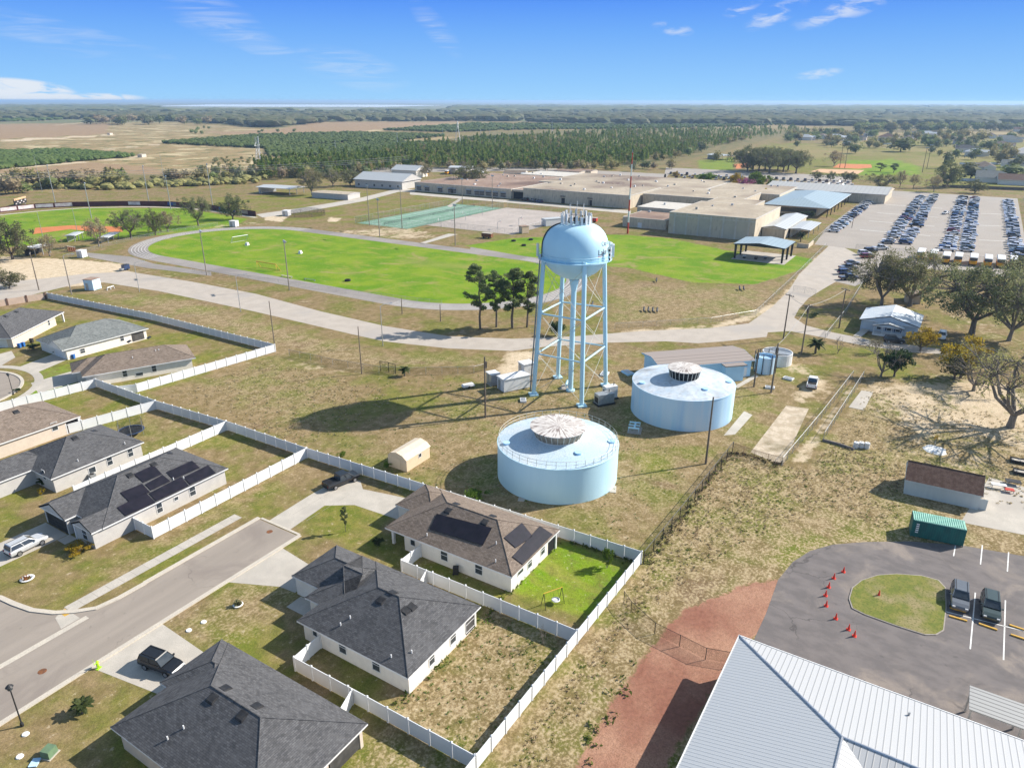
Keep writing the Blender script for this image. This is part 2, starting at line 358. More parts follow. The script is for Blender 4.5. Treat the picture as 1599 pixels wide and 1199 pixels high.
st1=streak(.16,1.7,.16,6,(.36,.80),1.2); st2=streak(.5,1.6,-.35,6,(.42,.66)); st3=streak(.35,1.3,0,6,(.30,.50),1.)
def add(*a):
    r=a[0]
    for b in a[1:]: r=w.math('MAXIMUM',r,b)
    return r
def mul(a,b): return w.math('MULTIPLY',a,b)
cl=add(mul(mul(add(sblob(-60,5,275,92,.55),sblob(-40,40,200,90,.8)),st1),.36),
       mul(mul(add(sblob(230,-10,420,60,1.6),sblob(330,40,470,95,1.),sblob(455,88,640,128,1.4),sblob(640,10,720,80,1.2)),st1),.42),
       mul(mul(add(sblob(1160,42,1262,2,.75),sblob(1235,40,1395,-8,.8),sblob(1130,22,1190,0,.5)),st2),.62),
       mul(mul(add(sblob(1020,40,1080,50,.5),sblob(1240,120,1315,110,.35)),st2),.6),
       mul(add(mul(w.ramp(sblob(-150,150,128,151,1.15),.08,.4),st3),mul(w.ramp(sblob(60,154,235,154.5,.35),.1,.8),st3)),.85))
def cr(fac,stops):
    x=w.n('ShaderNodeValToRGB'); e=x.color_ramp.elements
    while len(e)<len(stops): e.new(.5)
    for k,(p,c) in zip(e,stops): k.position=p; k.color=(*c,1)
    w.l(fac,x.inputs[0]); return x.outputs[0]
band=cr(w.math('DIVIDE',el,12.),[(0.,(.35,.66,.99)),(.12,(.29,.59,.99)),(.38,(.175,.44,.97)),(.66,(.065,.255,.95)),(1.,(.04,.20,.88))])
bandc=w.mix(1.,band,(4.3,4.3,4.3),'MULTIPLY')
hi=w.mix(1.,sk.outputs[0],(1.13,.98,.79),'MULTIPLY')  # upper sky, out of frame, retinted to set the ambient fill colour
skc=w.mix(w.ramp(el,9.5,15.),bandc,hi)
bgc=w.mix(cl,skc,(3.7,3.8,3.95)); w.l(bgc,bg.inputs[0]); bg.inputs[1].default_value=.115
SC.view_settings.view_transform='Standard'; SC.view_settings.look='None'; SC.view_settings.exposure=1.0; SC.view_settings.gamma=1
SC.cycles.max_bounces=6; SC.cycles.transparent_max_bounces=24; SC.cycles.volume_bounces=0; SC.cycles.use_denoising=True
# ---------------------------------------------------------------- ground
FAR=45000.
rows=[]; d=6.
while d<700: rows.append(d); d*=1.0085
while d<FAR*1.2: rows.append(d); d*=1.05
rows.append(FAR*1.2)
cols=np.linspace(-1.,1.,381)
ry=np.array(rows)
XX=(ry[:,None]*cols[None,:]*1.15); YY=np.repeat(ry[:,None],len(cols),1)-14
gx=CAMX+XX*CT+YY*ST_; gy=CAMY-XX*ST_+YY*CT
nr,nc=gx.shape; N=nr*nc
pts=np.stack([gx.ravel(),gy.ravel()],1)
def sdist(poly):
    p=np.array(poly,float); q=np.roll(p,-1,0); x,y=pts[:,0],pts[:,1]
    ins=np.zeros(N,bool); dm=np.full(N,1e9)
    for (ax,ay),(bx,by) in zip(p,q):
        c=((ay>y)!=(by>y))&(x<(bx-ax)*(y-ay)/((by-ay) or 1e-9)+ax); ins^=c
        ex,ey=bx-ax,by-ay; L=ex*ex+ey*ey or 1e-9
        t=np.clip(((x-ax)*ex+(y-ay)*ey)/L,0,1); dm=np.minimum(dm,np.hypot(x-ax-t*ex,y-ay-t*ey))
    return np.where(ins,dm,-dm)
CHN={k:np.zeros(N) for k in ('green','bright','straw','sand','mulch','tan','grove','far','rose')}
def Pp(*uv): return [G(*k) for k in uv]
def zone(ch,poly,val=1.,blur=1.,mode='max'):
    s=np.clip(sdist(poly)/(2*blur)+.5,0,1); s=s*s*(3-2*s)*abs(val)
    if mode=='max': CHN[ch]=np.maximum(CHN[ch],s)
    else: CHN[ch]=np.maximum(CHN[ch]-s,0)
def rect(x0,y0,x1,y1): return [(x0,y0),(x1,y0),(x1,y1),(x0,y1)]
def stadium(cx,y0,y1,r,n=28):
    return [(cx+r*math.cos(PI+PI*i/n),y0+r*math.sin(PI+PI*i/n)) for i in range(n+1)]+[(cx+r*math.cos(PI*i/n),y1+r*math.sin(PI*i/n)) for i in range(n+1)]
TRC=(129.,98.,214.)
# lawns of the housing estate
zone('green',rect(-75,-45,12,190),.5,1.5); zone('green',[(0,90),(44,95),(42,186),(-30,186)],.62,2.)
zone('green',rect(-4.5,21.5,8,36),.85,2); zone('green',rect(-4,13,0,22),.8,1); zone('green',rect(-60,40,-24,60),.62,3); zone('green',Pp((0,960),(100,900),(200,880),(130,930),(40,950)),.8,3)
zone('green',rect(-24.5,18,-18,29),.75,2.); zone('green',rect(-60,8,-31,26),.62,3); zone('green',rect(-3.5,0,0,13),.9,.5)
zone('bright',rect(0,-11,13.3,.8),.62,1.2); zone('bright',Pp((175,770-10),(60,610),(125,590),(130,600),(70,625)),.0,1)
zone('bright',Pp((50,578),(120,565),(125,590),(48,598)),.5,1.); zone('bright',Pp((45,612),(118,588),(120,600),(40,630)),.7,.8)
zone('straw',rect(-22,-11,-3.6,.5),.8,2); zone('straw',rect(-16,21,-8,29),.4,2); zone('straw',rect(-25,20,-10,29),.55,3); zone('straw',rect(-45,-12,-22,0),.7,2); zone('straw',rect(-24,41.5,10,46),.35,1)
zone('straw',rect(-17,50,11,66),.25,2); zone('straw',rect(-16,66,11,86),.3,2)
# corridor and scrub on the right
SCR=[(-60,-11.5),(13.8,-11.2),(50,-12),(50,-24),(100,-27),(110,-80),(-60,-80)]
zone('straw',SCR,1.,1.5)
zone('green',[(40,-15),(49,-17),(40,-32),(30,-30),(30,-18)],.5,6); zone('green',Pp((1160,870),(1250,830),(1400,830),(1300,860),(1200,900)),.75,4); zone('green',Pp((985,890),(1060,870),(1110,900),(1010,960)),.5,5)
zone('mulch',Pp((890,1215),(925,1151),(956,1093),(983,1063),(1010,1018),(1020,1008),(1047,973),(1071,952),(1116,933),(1169,912),(1222,903),(1206,968),(1183,990),(1150,1010),(1110,1080),(1030,1215)),1.,1.6)
# waterworks yard
zone('straw',Pp((560,690),(800,560),(1250,560),(1230,730),(1000,880),(880,830),(700,770),(500,700)),.42,8)
zone('green',Pp((1180,560),(1300,560),(1290,590),(1180,720),(1000,740),(960,680),(1100,690)),.55,8); zone('green',Pp((980,700),(1060,700),(1060,740),(990,740)),.75,4); zone('green',Pp((560,600),(720,560),(800,640),(640,660)),.5,8)
zone('green',Pp((950,555),(1010,555),(1010,590),(950,600)),.6,4); zone('straw',Pp((260,610),(440,550),(560,600),(480,690)),.5,8); zone('sand',Pp((440,557),(600,585),(560,592),(450,572)),.38,3)
zone('sand',Pp((790,548),(850,545),(835,578),(800,600),(770,585)),.7,3)
zone('sand',Pp((1205,570),(1235,560),(1290,590),(1295,610),(1250,632),(1230,612),(1260,590)),.6,2.5)
zone('sand',[(51,-20.3),(97,-23.8),(97,-24.9),(62,-23.6),(52,-23)],.5,1.)
zone('sand',Pp((1340,600),(1480,585),(1640,600),(1640,720),(1500,690),(1420,700),(1370,650)),.60,9); zone('sand',Pp((1400,700),(1530,690),(1620,800),(1560,800)),.4,6); zone('sand',Pp((1440,480),(1599,470),(1640,560),(1520,560)),.3,8)
zone('sand',Pp((1285,600),(1330,580),(1230,720),(1215,715)),.4,2)
zone('green',Pp((1260,530),(1340,540),(1500,560),(1460,600),(1340,580),(1290,570)),.62,6)
# main road verges
zone('straw',Pp((150,455),(300,470),(600,555),(800,560),(1000,545),(1000,555),(560,575),(430,540)),.75,6); zone('green',Pp((150,450),(320,470),(560,535),(700,560),(600,560),(400,520),(160,470)),.5,5)
zone('sand',Pp((0,400),(110,405),(190,412),(215,435),(110,448),(0,440)),.95,3); zone('sand',Pp((120,392),(200,400),(235,420),(330,432),(300,440),(180,430)),.25,3)
zone('sand',Pp((240,418),(420,450),(600,498),(740,512),(740,525),(580,505),(400,458),(240,436)),.28,3); zone('sand',Pp((960,515),(1110,508),(1210,470),(1270,400),(1300,385),(1245,462),(1205,490),(1120,517),(960,522)),.6,2.5)
zone('straw',Pp((950,440),(1200,450),(1260,410),(1200,490),(1100,510),(950,515)),.55,8); zone('sand',Pp((830,510),(740,500),(720,520),(830,528)),.0,3)
# sports ground
zone('bright',stadium(TRC[0],TRC[1],TRC[2],33.5),1.,.8)
zone('bright',Pp((725,384),(800,372),(960,366),(1045,372),(1140,392),(1235,398),(1272,405),(1255,420),(1180,444),(1080,441),(980,418),(890,412),(800,398)),1.,2.)
zone('sand',Pp((480,390),(520,388),(520,398),(440,402)),.0,3); zone('tan',Pp((560,405),(640,400),(770,410),(760,428),(660,425)),.42,9); zone('tan',Pp((400,375),(470,375),(470,392),(400,395)),.34,7)
zone('sand',Pp((500,362),(640,352),(700,372),(620,374)),.5,5); zone('sand',Pp((415,335),(450,338),(440,347),(412,344)),.9,2.); zone('sand',Pp((512,339),(533,341),(528,347),(510,347)),.9,1.)
zone('sand',Pp((240,372),(330,352),(400,345),(420,350),(320,360),(245,380)),.4,4)
zone('green',Pp((420,310),(560,300),(700,300),(720,320),(560,352),(440,345)),.6,8); zone('green',Pp((110,345-15),(380,305),(560,295),(600,300),(390,335),(300,318)),.7,8)
zone('bright',Pp((-80,345),(0,335),(130,324),(290,325),(390,342),(360,358),(250,368),(130,376),(-80,395)),.72,2.)
zone('bright',Pp((1320,250),(1395,247),(1440,260),(1440,274),(1340,274),(1318,262)),.7,5); zone('bright',Pp((1085,248),(1150,246),(1150,268),(1090,270)),.6,5); zone('bright',Pp((835,262),(880,262),(880,272),(835,272)),.3,5)
zone('green',Pp((1180,225),(1599,215),(1700,260),(1599,300),(1400,290),(1180,262)),.8,20); zone('tan',Pp((1190,226),(1599,216),(1700,240),(1560,262),(1450,262),(1330,246),(1200,255)),.47,20); zone('green',Pp((0,285),(120,300),(400,290),(560,285),(400,275)),.4,20)
# far country
T='tan'
zone(T,Pp((-300,195),(60,190),(150,186),(270,190),(420,202),(500,190),(700,188),(760,196),(560,208),(400,214),(270,224),(240,238),(100,236),(-300,240)),1.,40)
zone(T,Pp((-300,262),(130,252),(220,243),(260,225),(420,232),(415,245),(440,262),(380,275),(200,272),(100,300),(-300,290)),.95,20); zone(T,Pp((500,228),(600,216),(730,214),(740,222),(560,224)),1.,20)
zone(T,Pp((540,205),(600,200),(740,190),(800,192),(700,200)),.7,30); zone(T,Pp((1040,196),(1240,193),(1320,200),(1200,200),(1040,202)),.6,40); zone(T,Pp((760,212),(930,203),(930,206),(830,214)),.8,15); zone(T,Pp((1370,206),(1590,204),(1590,210),(1370,211)),.9,15)
zone('sand',Pp((0,218),(100,214),(180,210),(182,212),(100,217),(0,222)),.8,6); zone('sand',Pp((130,236),(250,224),(256,226),(140,238)),.6,5); zone('sand',Pp((0,262),(140,250),(220,243),(222,246),(140,254),(0,266)),.7,4); zone('sand',Pp((430,226),(520,218),(640,211),(642,213),(520,221),(430,230)),.7,4); zone('sand',Pp((560,246),(640,231),(700,223),(702,226),(640,236),(566,250)),.6,4)
zone('sand',Pp((80,195),(140,190),(142,192),(84,197)),.5,8); zone('sand',Pp((780,196),(900,194),(900,197),(790,198)),.0,8)
zone('grove',Pp((400,265),(560,242),(760,207),(1000,200),(1260,205),(1200,218),(1120,240),(1040,258),(800,266),(560,270)),.9,12)
zone('grove',Pp((-300,280),(100,285),(180,300),(420,285),(560,272),(640,270),(640,262),(400,266),(300,268),(120,280)),.55,15)
for pl in (((-300,240),(0,238),(100,236),(215,245),(130,252),(0,265),(-300,275)),((250,224),(400,212),(560,208),(700,213),(600,222),(500,225),(415,232)),((-300,178),(60,176),(145,184),(50,190),(-300,192)),((415,232),(600,222),(720,225),(560,242),(420,245))): zone('grove',Pp(*pl),1.,8)
for pl in (((-300,196),(60,191),(175,192),(168,205),(172,210),(90,214),(-300,228)),((300,207),(420,203),(500,191),(740,189),(560,206),(400,212)),((-300,275),(60,262),(140,253),(250,262),(260,272),(20,270),(-300,290)),((560,223),(700,222),(640,230),(560,243))): zone('rose',Pp(*pl),.9,12)
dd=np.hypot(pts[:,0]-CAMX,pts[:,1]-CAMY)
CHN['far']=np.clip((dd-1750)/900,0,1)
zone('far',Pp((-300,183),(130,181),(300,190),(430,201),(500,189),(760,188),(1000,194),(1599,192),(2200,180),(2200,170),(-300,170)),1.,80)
verts=np.stack([gx.ravel(),gy.ravel(),np.zeros(N)],1)
ii=(np.arange(nr-1)[:,None]*nc+np.arange(nc-1)[None,:]).ravel()
fc=np.stack([ii,ii+1,ii+nc+1,ii+nc],1)
def npmesh(name,v,f,mats,mi=None,smooth=False,parent=None):
    me=bpy.data.meshes.new(name); k=f.shape[1]
    me.vertices.add(len(v)); me.vertices.foreach_set('co',np.ascontiguousarray(v,np.float32).ravel())
    me.loops.add(f.size); me.loops.foreach_set('vertex_index',np.ascontiguousarray(f,np.int32).ravel())
    me.polygons.add(len(f)); me.polygons.foreach_set('loop_start',np.arange(0,f.size,k,dtype=np.int32)); 
    for m in (mats if isinstance(mats,(list,tuple)) else [mats]): me.materials.append(m)
    if mi is not None: me.polygons.foreach_set('material_index',mi.astype(np.int32))
    me.polygons.foreach_set('use_smooth',np.full(len(f),smooth))
    me.update(calc_edges=True)
    o=bpy.data.objects.new(name,me); COL.objects.link(o)
    if parent: o.parent=parent
    return o
def groundmat():
    t=NT('ground'); P0=t.pos()
    def at(nm):
        a=t.n('ShaderNodeAttribute',attribute_name=nm); s=t.n('ShaderNodeSeparateColor'); t.l(a.outputs['Color'],s.inputs[0]); return s.outputs[0],s.outputs[1],s.outputs[2]
    green,bright,straw=at('za'); sand,mulch,tan=at('zb'); grove,far,rose=at('zc')
    n1=t.noise(.09,4,.6); n2=t.noise(.55,5,.6); n3=t.noise(2.6,4,.65); n4=t.noise(7.,3,.6); n0=t.noise(.012,4)
    def m_(msk,nz,k,lo,hi): return t.ramp(t.math('ADD',msk,t.math('MULTIPLY',t.math('SUBTRACT',nz,.5),k)),lo,hi)
    c=t.mix(t.ramp(n2,.34,.66),(.180,.134,.060),(.262,.190,.104))           # dry olive turf
    c=t.mix(t.ramp(n1,.44,.62),c,t.mix(t.ramp(n2,.35,.65),(.130,.134,.032),(.190,.172,.052))); c=t.mix(t.ramp(t.noise(.06,4,.6,t.pos((1.3,1,1),rot=.7)),.56,.72),c,t.mix(t.ramp(n2,.4,.6),(.175,.118,.066),(.25,.18,.11)))
    c=t.mix(m_(green,n1,1.5,.35,.95),c,t.mix(t.ramp(n2,.35,.65),(.125,.150,.022),(.20,.186,.042)))
    lw=t.mix(t.ramp(n1,.36,.66),(.105,.215,.006),(.185,.265,.016)); lw=t.mix(t.ramp(t.noise(.23,5,.65,t.pos((1,.35,1))),.50,.70),lw,(.235,.25,.045)); lw=t.mix(t.ramp(t.noise(.05,5,.65,dist=1.2),.56,.72),lw,(.27,.235,.085)); lw=t.mix(t.math('MULTIPLY',t.ramp(t.noise(1.4,5,.7),.58,.68),.5),lw,(.10,.17,.012))
    c=t.mix(m_(bright,n2,.9,.30,.75),c,lw)
    # straw speckle: pale dead tufts and bare bits
    sp=t.ramp(t.math('ADD',t.math('MULTIPLY',n3,.75),t.math('MULTIPLY',n2,.35)),.50,.66)
    c=t.mix(t.math('MULTIPLY',sp,t.ramp(straw,.0,.9)),c,t.mix(t.ramp(n4,.35,.65),(.46,.365,.235),(.29,.225,.125)))
    sp2=t.ramp(t.noise(1.7,5,.7,dist=.7),.60,.66); c=t.mix(t.math('MULTIPLY',sp2,t.math('MULTIPLY',straw,.38)),c,(.10,.115,.03))
    sp3=t.ramp(t.noise(1.1,5,.72),.60,.66); c=t.mix(t.math('MULTIPLY',sp3,.5),c,(.47,.40,.29))
    c=t.mix(m_(tan,n0,.9,.3,.8),c,t.mix(t.ramp(n1,.35,.65),(.31,.215,.115),(.27,.215,.105)))
    c=t.mix(t.math('MULTIPLY',t.ramp(tan,.4,1.),t.ramp(t.noise(.05,6,.7),.50,.60)),c,(.135,.135,.052))
    c=t.mix(t.math('MULTIPLY',t.ramp(tan,.4,1.),t.ramp(t.noise(.018,5,.7),.52,.60)),c,(.47,.385,.235))
    c=t.mix(m_(rose,n0,.8,.35,.8),c,t.mix(t.ramp(n1,.35,.65),(.265,.18,.105),(.32,.225,.135)))
    c=t.mix(m_(grove,n2,.8,.35,.8),c,t.mix(t.ramp(n1,.4,.6),(.13,.125,.05),(.21,.165,.085)))
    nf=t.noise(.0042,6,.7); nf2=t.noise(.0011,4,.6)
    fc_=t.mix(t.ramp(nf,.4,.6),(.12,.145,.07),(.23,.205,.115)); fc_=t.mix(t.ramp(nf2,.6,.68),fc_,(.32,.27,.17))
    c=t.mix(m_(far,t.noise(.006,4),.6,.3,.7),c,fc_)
    c=t.mix(m_(sand,t.math('ADD',t.math('MULTIPLY',n2,.5),t.math('MULTIPLY',t.noise(.16,5,.65),.5)),1.9,.32,.66),c,t.mix(t.ramp(n2,.4,.62),(.58,.475,.345),(.47,.375,.26)))
    c=t.mix(m_(mulch,t.math('ADD',t.math('MULTIPLY',n2,.6),t.math('MULTIPLY',n3,.4)),1.5,.36,.62),c,t.mix(t.ramp(n1,.35,.65),t.mix(t.ramp(n4,.4,.6),(.27,.125,.085),(.215,.095,.068)),(.36,.205,.14)))
    c=t.mix(1.,c,t.mix(t.ramp(t.math('ADD',t.math('MULTIPLY',n4,.6),t.math('MULTIPLY',n3,.4)),.34,.66),(.72,.72,.70),(1.28,1.28,1.26)),'MULTIPLY')
    t.bump(t.math('ADD',n3,t.math('MULTIPLY',n4,.6)),.35,.08)
    return t.col(c,.95,0,.1)
GM=groundmat()
go=npmesh('ground',verts,fc,GM,smooth=True); struct(go)
for nm,ks in (('za',('green','bright','straw')),('zb',('sand','mulch','tan')),('zc',('grove','far','rose'))):
    a=go.data.color_attributes.new(nm,'FLOAT_COLOR','POINT')
    arr=np.ones((N,4),np.float32)
    for i,k in enumerate(ks): arr[:,i]=CHN[k] if k else 0
    a.data.foreach_set('color',arr.ravel())
# ---------------------------------------------------------------- sheets
def sheet(name,poly,m,z=.004,kind='structure'):
    ar=sum(poly[i][0]*poly[(i+1)%len(poly)][1]-poly[(i+1)%len(poly)][0]*poly[i][1] for i in range(len(poly)))
    if ar<0: poly=poly[::-1]
    b=B(); b.face([(p[0],p[1],z) for p in poly]); o=b.obj(name,m); o['kind']=kind; return o
def offs(pl,w):
    out=[]
    for i in range(len(pl)):
        a=Vector(pl[max(i-1,0)]); c=Vector(pl[min(i+1,len(pl)-1)]); d=(c-a).normalized(); n=Vector((-d.y,d.x)); out.append(tuple(Vector(pl[i])+n*w))
    return out
def strip(name,pl,w,m,z0=0.,z1=.13,kind='structure'):
    a=offs(pl,w/2); c=offs(pl,-w/2); b=B()
    for i in range(len(pl)-1):
        for q in (((*a[i],z1),(*c[i],z1),(*c[i+1],z1),(*a[i+1],z1)),((*a[i],z0),(*a[i],z1),(*a[i+1],z1),(*a[i+1],z0)),((*c[i],z1),(*c[i],z0),(*c[i+1],z0),(*c[i+1],z1))): b.face(q[::-1] if False else q)
    b.face(((*a[0],z1),(*a[0],z0),(*c[0],z0),(*c[0],z1))); b.face(((*a[-1],z0),(*a[-1],z1),(*c[-1],z1),(*c[-1],z0)))
    o=b.obj(name,m); o['kind']=kind; return o
def lines(name,segs,w,m,z):
    b=B()
    for p,q in segs:
        d=(Vector(q)-Vector(p)).normalized(); n=Vector((-d.y,d.x))*w/2; p,q=Vector(p),Vector(q)
        b.face([(*(p+n),z),(*(p-n),z),(*(q-n),z),(*(q+n),z)])
    o=b.obj(name,m); o['kind']='structure'; return o
def arc(cx,cy,r,a0,a1,n=14): return [(cx+r*math.cos(math.radians(a0+(a1-a0)*i/n)),cy+r*math.sin(math.radians(a0+(a1-a0)*i/n))) for i in range(n+1)]
# estate street with its side road
cv=Pp((0,933),(22,943),(50,953),(85,957),(118,955),(150,950),(185,934),(215,918),(255,896))
cv=cv[:7]+[(-22,38.2)]
sheet('street',[(-120,30.4),(-5.2,30.4),(-5.2,38.0),(-22,38.2)]+cv[:-1][::-1]+[(-36,60),(-36,75),(-120,75)],M['asph'],.02)
strip('kerb',[(-120,30.15),(-5.0,30.15)],.55,M['curb']); strip('kerb',[(-22,38.3),(-5.0,38.3)],.6,M['curb']); strip('kerb',[(-4.85,30.4),(-4.85,38.0)],.35,M['curb'],0,.04)
strip('kerb',[(-36,56)]+cv,.6,M['curb']); strip('gutter_strip',[(-120,38.1),(-29,38.1)],.7,M['curb'],0,.032)
sheet('sidewalk',[(-29.5,40.4),(-6.2,40.4),(-6.2,42),(-29.5,42)],M['conc'],.03); sheet('sidewalk',[(-31.6,38.6),(-29.55,38.6),(-29.55,41.8),(-31.,41.)],M['conc'],.028)
lines('sidewalk_joint',[((x,40.4),(x,42)) for x in np.arange(-28.,-7,1.6)],.05,M['lot'],.034)
sheet('tactile_pad',[(-30.3,40.3),(-29.6,40.3),(-29.6,41.7),(-30.3,41.2)],M['painty'],.036)
cc=G(-18,610); 
sheet('culdesac_paving',arc(cc[0]-6,cc[1]+5,13,-180,180,36),M['asph'],.02)
strip('kerb',arc(cc[0]-6,cc[1]+5,13.3,-110,110,30),.6,M['curb'])
strip('culdesac_walk',arc(cc[0]-6,cc[1]+5,16.2,-100,100,30),1.6,M['conc'],0,.03)
# driveways
def drive(poly,z=.012): return sheet('driveway',poly,M['conc'],z)
drive([(-4.8,36.6),(3.6,37.0),(9.4,36.6),(10.2,33.6),(8.6,31.6),(10.6,21.7),(5.,21.7),(4.6,29.5),(2.2,33),(-4.8,32.4)])
drive([(-16.5,29.9),(-8.2,29.9),(-8.9,24),(-8.6,21.6),(-13.6,21.6),(-13.8,24)]); drive([(-15.9,17.5),(-13.7,17.5),(-13.7,20.5),(-15.9,20.5)],.016)
drive([(-33,29.9),(-25.2,29.9),(-25.6,20.5),(-31.4,20.5),(-32.,24)])
drive([(-60,56.6),(-21.4,56.6),(-21.4,62.2),(-60,62.2)]); drive([(-22.8,54.6),(-21.2,54.6),(-21.2,56.5),(-22.8,56.5)],.016)
drive(Pp((85,552),(104,562),(55,583),(30,573))); drive(Pp((128,575),(135,592),(60,614),(48,598))); drive(Pp((-30,560),(18,548),(24,558),(-10,578)))
lines('driveway_joint',[((x,31+k),(x+2.5,31+k)) for k in (1.2,4.) for x in (-2,1,4)],.05,M['lot'],.017)
# main road and lots
top=Pp((-60,452),(0,440),(60,436),(130,428),(200,424),(300,440),(400,459),(500,486),(600,509),(700,525),(800,529),(900,525),(1000,517),(1112,512),(1169,505),(1206,479),(1231,455),(1248,428),(1290,388),(1300,378))
bot=Pp((1345,400),(1305,440),(1281,454),(1262,466),(1248,482),(1240,496),(1258,508),(1300,519),(1360,531),(1440,541),(1475,546),(1472,553),(1420,550),(1340,538),(1290,528),(1234,517),(1199,519),(1197,526),(1131,533),(1090,536),(1040,533),(950,535),(855,541),(800,548),(700,544),(600,533),(550,522),(400,487),(250,455),(161,441),(130,441),(60,458),(0,474),(-60,488))
sheet('main_road',top+bot,M['road'],.008)
sheet('parking_lot',[(252,12.5),(300,16),(478,14),(478,-3),(474,-62),(248,-60),(250,-5)],M['lot'],.014)
sheet('bus_yard',[(225,-8),(250,-8),(250,-64),(225,-64)],M['lot'],.010)
sheet('car_row_paving',Pp((1345,400),(1375,384),(1402,392),(1352,440),(1335,447),(1305,440)),M['lot'],.018)
lines('lot_marking',[((x,-26),(x+1,2)) for x in (300,330,362,400)]+[((x,-44),(x+3,-54)) for x in (300,345,390)],.5,M['paint'],.02)
for nm,pl in (('rear_lot',((1035,284),(1045,272),(1185,278),(1330,290),(1330,276),(1180,268),(1040,262))),('rear_road',((560,262),(840,262),(1040,272),(1040,278),(840,267),(560,270)))): sheet(nm,Pp(*pl),M['lot'],.02)
# running track
def ring(name,r0,r1,m,z):
    a=stadium(*TRC,r0); c=stadium(*TRC,r1); b=B(); n=len(a)
    for i in range(n): j=(i+1)%n; b.face([(*a[i],z),(*c[i],z),(*c[j],z),(*a[j],z)])
    o=b.obj(name,m); o['kind']='structure'; return o
ring('running_track',32.6,39.6,M['track'],.012)
for k in range(1,6): strip('lane_line',arc(TRC[0],TRC[2],32.6+k*1.15,0,180,30),.12,M['paint'],.012,.02); strip('lane_line',arc(TRC[0],TRC[1],32.6+k*1.15,180,360,30),.12,M['paint'],.012,.02)
sheet('track_spur',Pp((130,394),(205,401),(240,412),(330,425),(330,431),(225,418),(140,402)),M['track'],.016)
sheet('long_jump_runway',Pp((735,386),(840,404),(836,410),(733,392)),M['track'],.016)
# asphalt lot on the right
lotp=Pp((1172,1010),(1196,958),(1215,905),(1238,877),(1265,860),(1300,850),(1350,846),(1420,845),(1500,851),(1599,868),(1760,900))+[(0,-110),(-25,-80),(-12,-26)]
sheet('asphalt_lot',lotp,M['asphd'],.01)
lines('bay_marking',[(G(*a),G(*b)) for a,b in (((1567,1030),(1570,937)),((1515,1013),(1523,925)),((1450,838),(1455,822)),((1489,868),(1492,851)),((1531,881),(1534,851)),((1573,892),(1575,862)),((1478,955),(1640,995)),((1466,950),(1479,955)))],.13,M['paint'],.016)
isl=Pp((1325,935),(1330,918),(1345,906),(1370,898),(1400,896),(1440,899),(1466,906),(1477,918),(1478,950),(1474,985),(1462,992),(1445,992),(1400,978),(1350,960),(1330,950))
ib=B(); ib.prism(isl,0,.10); ib.obj('kerb_island',M['lot'])['kind']='structure'
inn=[( (x-sum(p[0] for p in isl)/len(isl))*.975+sum(p[0] for p in isl)/len(isl),(y-sum(p[1] for p in isl)/len(isl))*.975+sum(p[1] for p in isl)/len(isl)) for x,y in isl]
MG=pm('island_grass',(.13,.155,.025),(.20,.19,.045),.9,.95,fine=5,c3=(.27,.22,.11)); sheet('island_lawn',inn,MG,.115)
# other pads
sheet('tennis_court',[(192,176),(272,176),(272,207),(192,207)],M['tennis'],.012); sheet('basketball_court',[(205,128),(275,128),(275,175.5),(205,175.5)],M['court'],.010)
lines('court_line',[((192+17*k+3,y0),(192+17*k+3,y1)) for k in range(5) for y0,y1 in ((180,203),)]+[((194,y),(270,y)) for y in (180,203,186,197)],.18,M['paint'],.016)
sheet('path',Pp((700,365),(654,380),(662,381),(715,366)),M['conc'],.012); sheet('path',Pp((400,335),(470,325),(560,310),(620,295),(648,296),(648,300),(622,300),(570,314),(480,330),(410,340)),M['conc'],.012); sheet('path',Pp((640,300),(798,313),(985,329),(985,334),(798,317),(640,304)),M['conc'],.014)
sheet('path',Pp((698,322),(722,307),(726,308),(704,324)),M['conc'],.016)
sheet('pavilion_slab',[(205,14),(224,14),(224,33),(205,33)],M['conc'],.05)
sheet('slab',Pp((1345,610),(1364,612),(1349,641),(1325,636)),M['conc'],.06); sheet('slab',Pp((1162,642),(1175,648),(1148,678),(1130,680)),M['conc'],.02)
sheet('patio',Pp((1500,815),(1545,745),(1700,790),(1700,850),(1599,835)),M['conc'],.02)
sheet('old_slab',Pp((1228,633),(1263,638),(1222,727),(1172,706)),pm('worn_slab',(.56,.47,.36),(.42,.34,.24),.6,.9,lo=.40,hi=.58,fine=3,c3=(.20,.165,.09),det=6),.012); sheet('walk',Pp((1147,603),(1180,584),(1184,588),(1152,606)),M['conc'],.02)
sheet('infield_dirt',Pp((52,366),(55,356),(110,352),(190,354),(192,362),(150,363),(110,358)),M['clay'],.02); sheet('infield_dirt',Pp((1300,262),(1310,256),(1360,257),(1362,262),(1340,264)),M['clay'],.03); sheet('infield_dirt',Pp((1266,268),(1280,264),(1350,266),(1340,272),(1300,271)),M['clayp'],.02); sheet('infield_dirt',Pp((1145,257),(1165,255),(1172,261),(1150,264)),M['clay'],.03)
strip('warning_track',Pp((-60,343),(0,336),(60,330),(130,325),(220,323),(290,325),(340,331),(400,340)),2.2,M['curb'],0,.03)
lk=Pp((240,166.2),(330,163.4),(600,164.),(690,165.2),(600,167.2),(400,167.2)); lt=NT('lake_water'); sheet('lake',lk,lt.col((.70,.74,.78),.35,0,.5),.6)
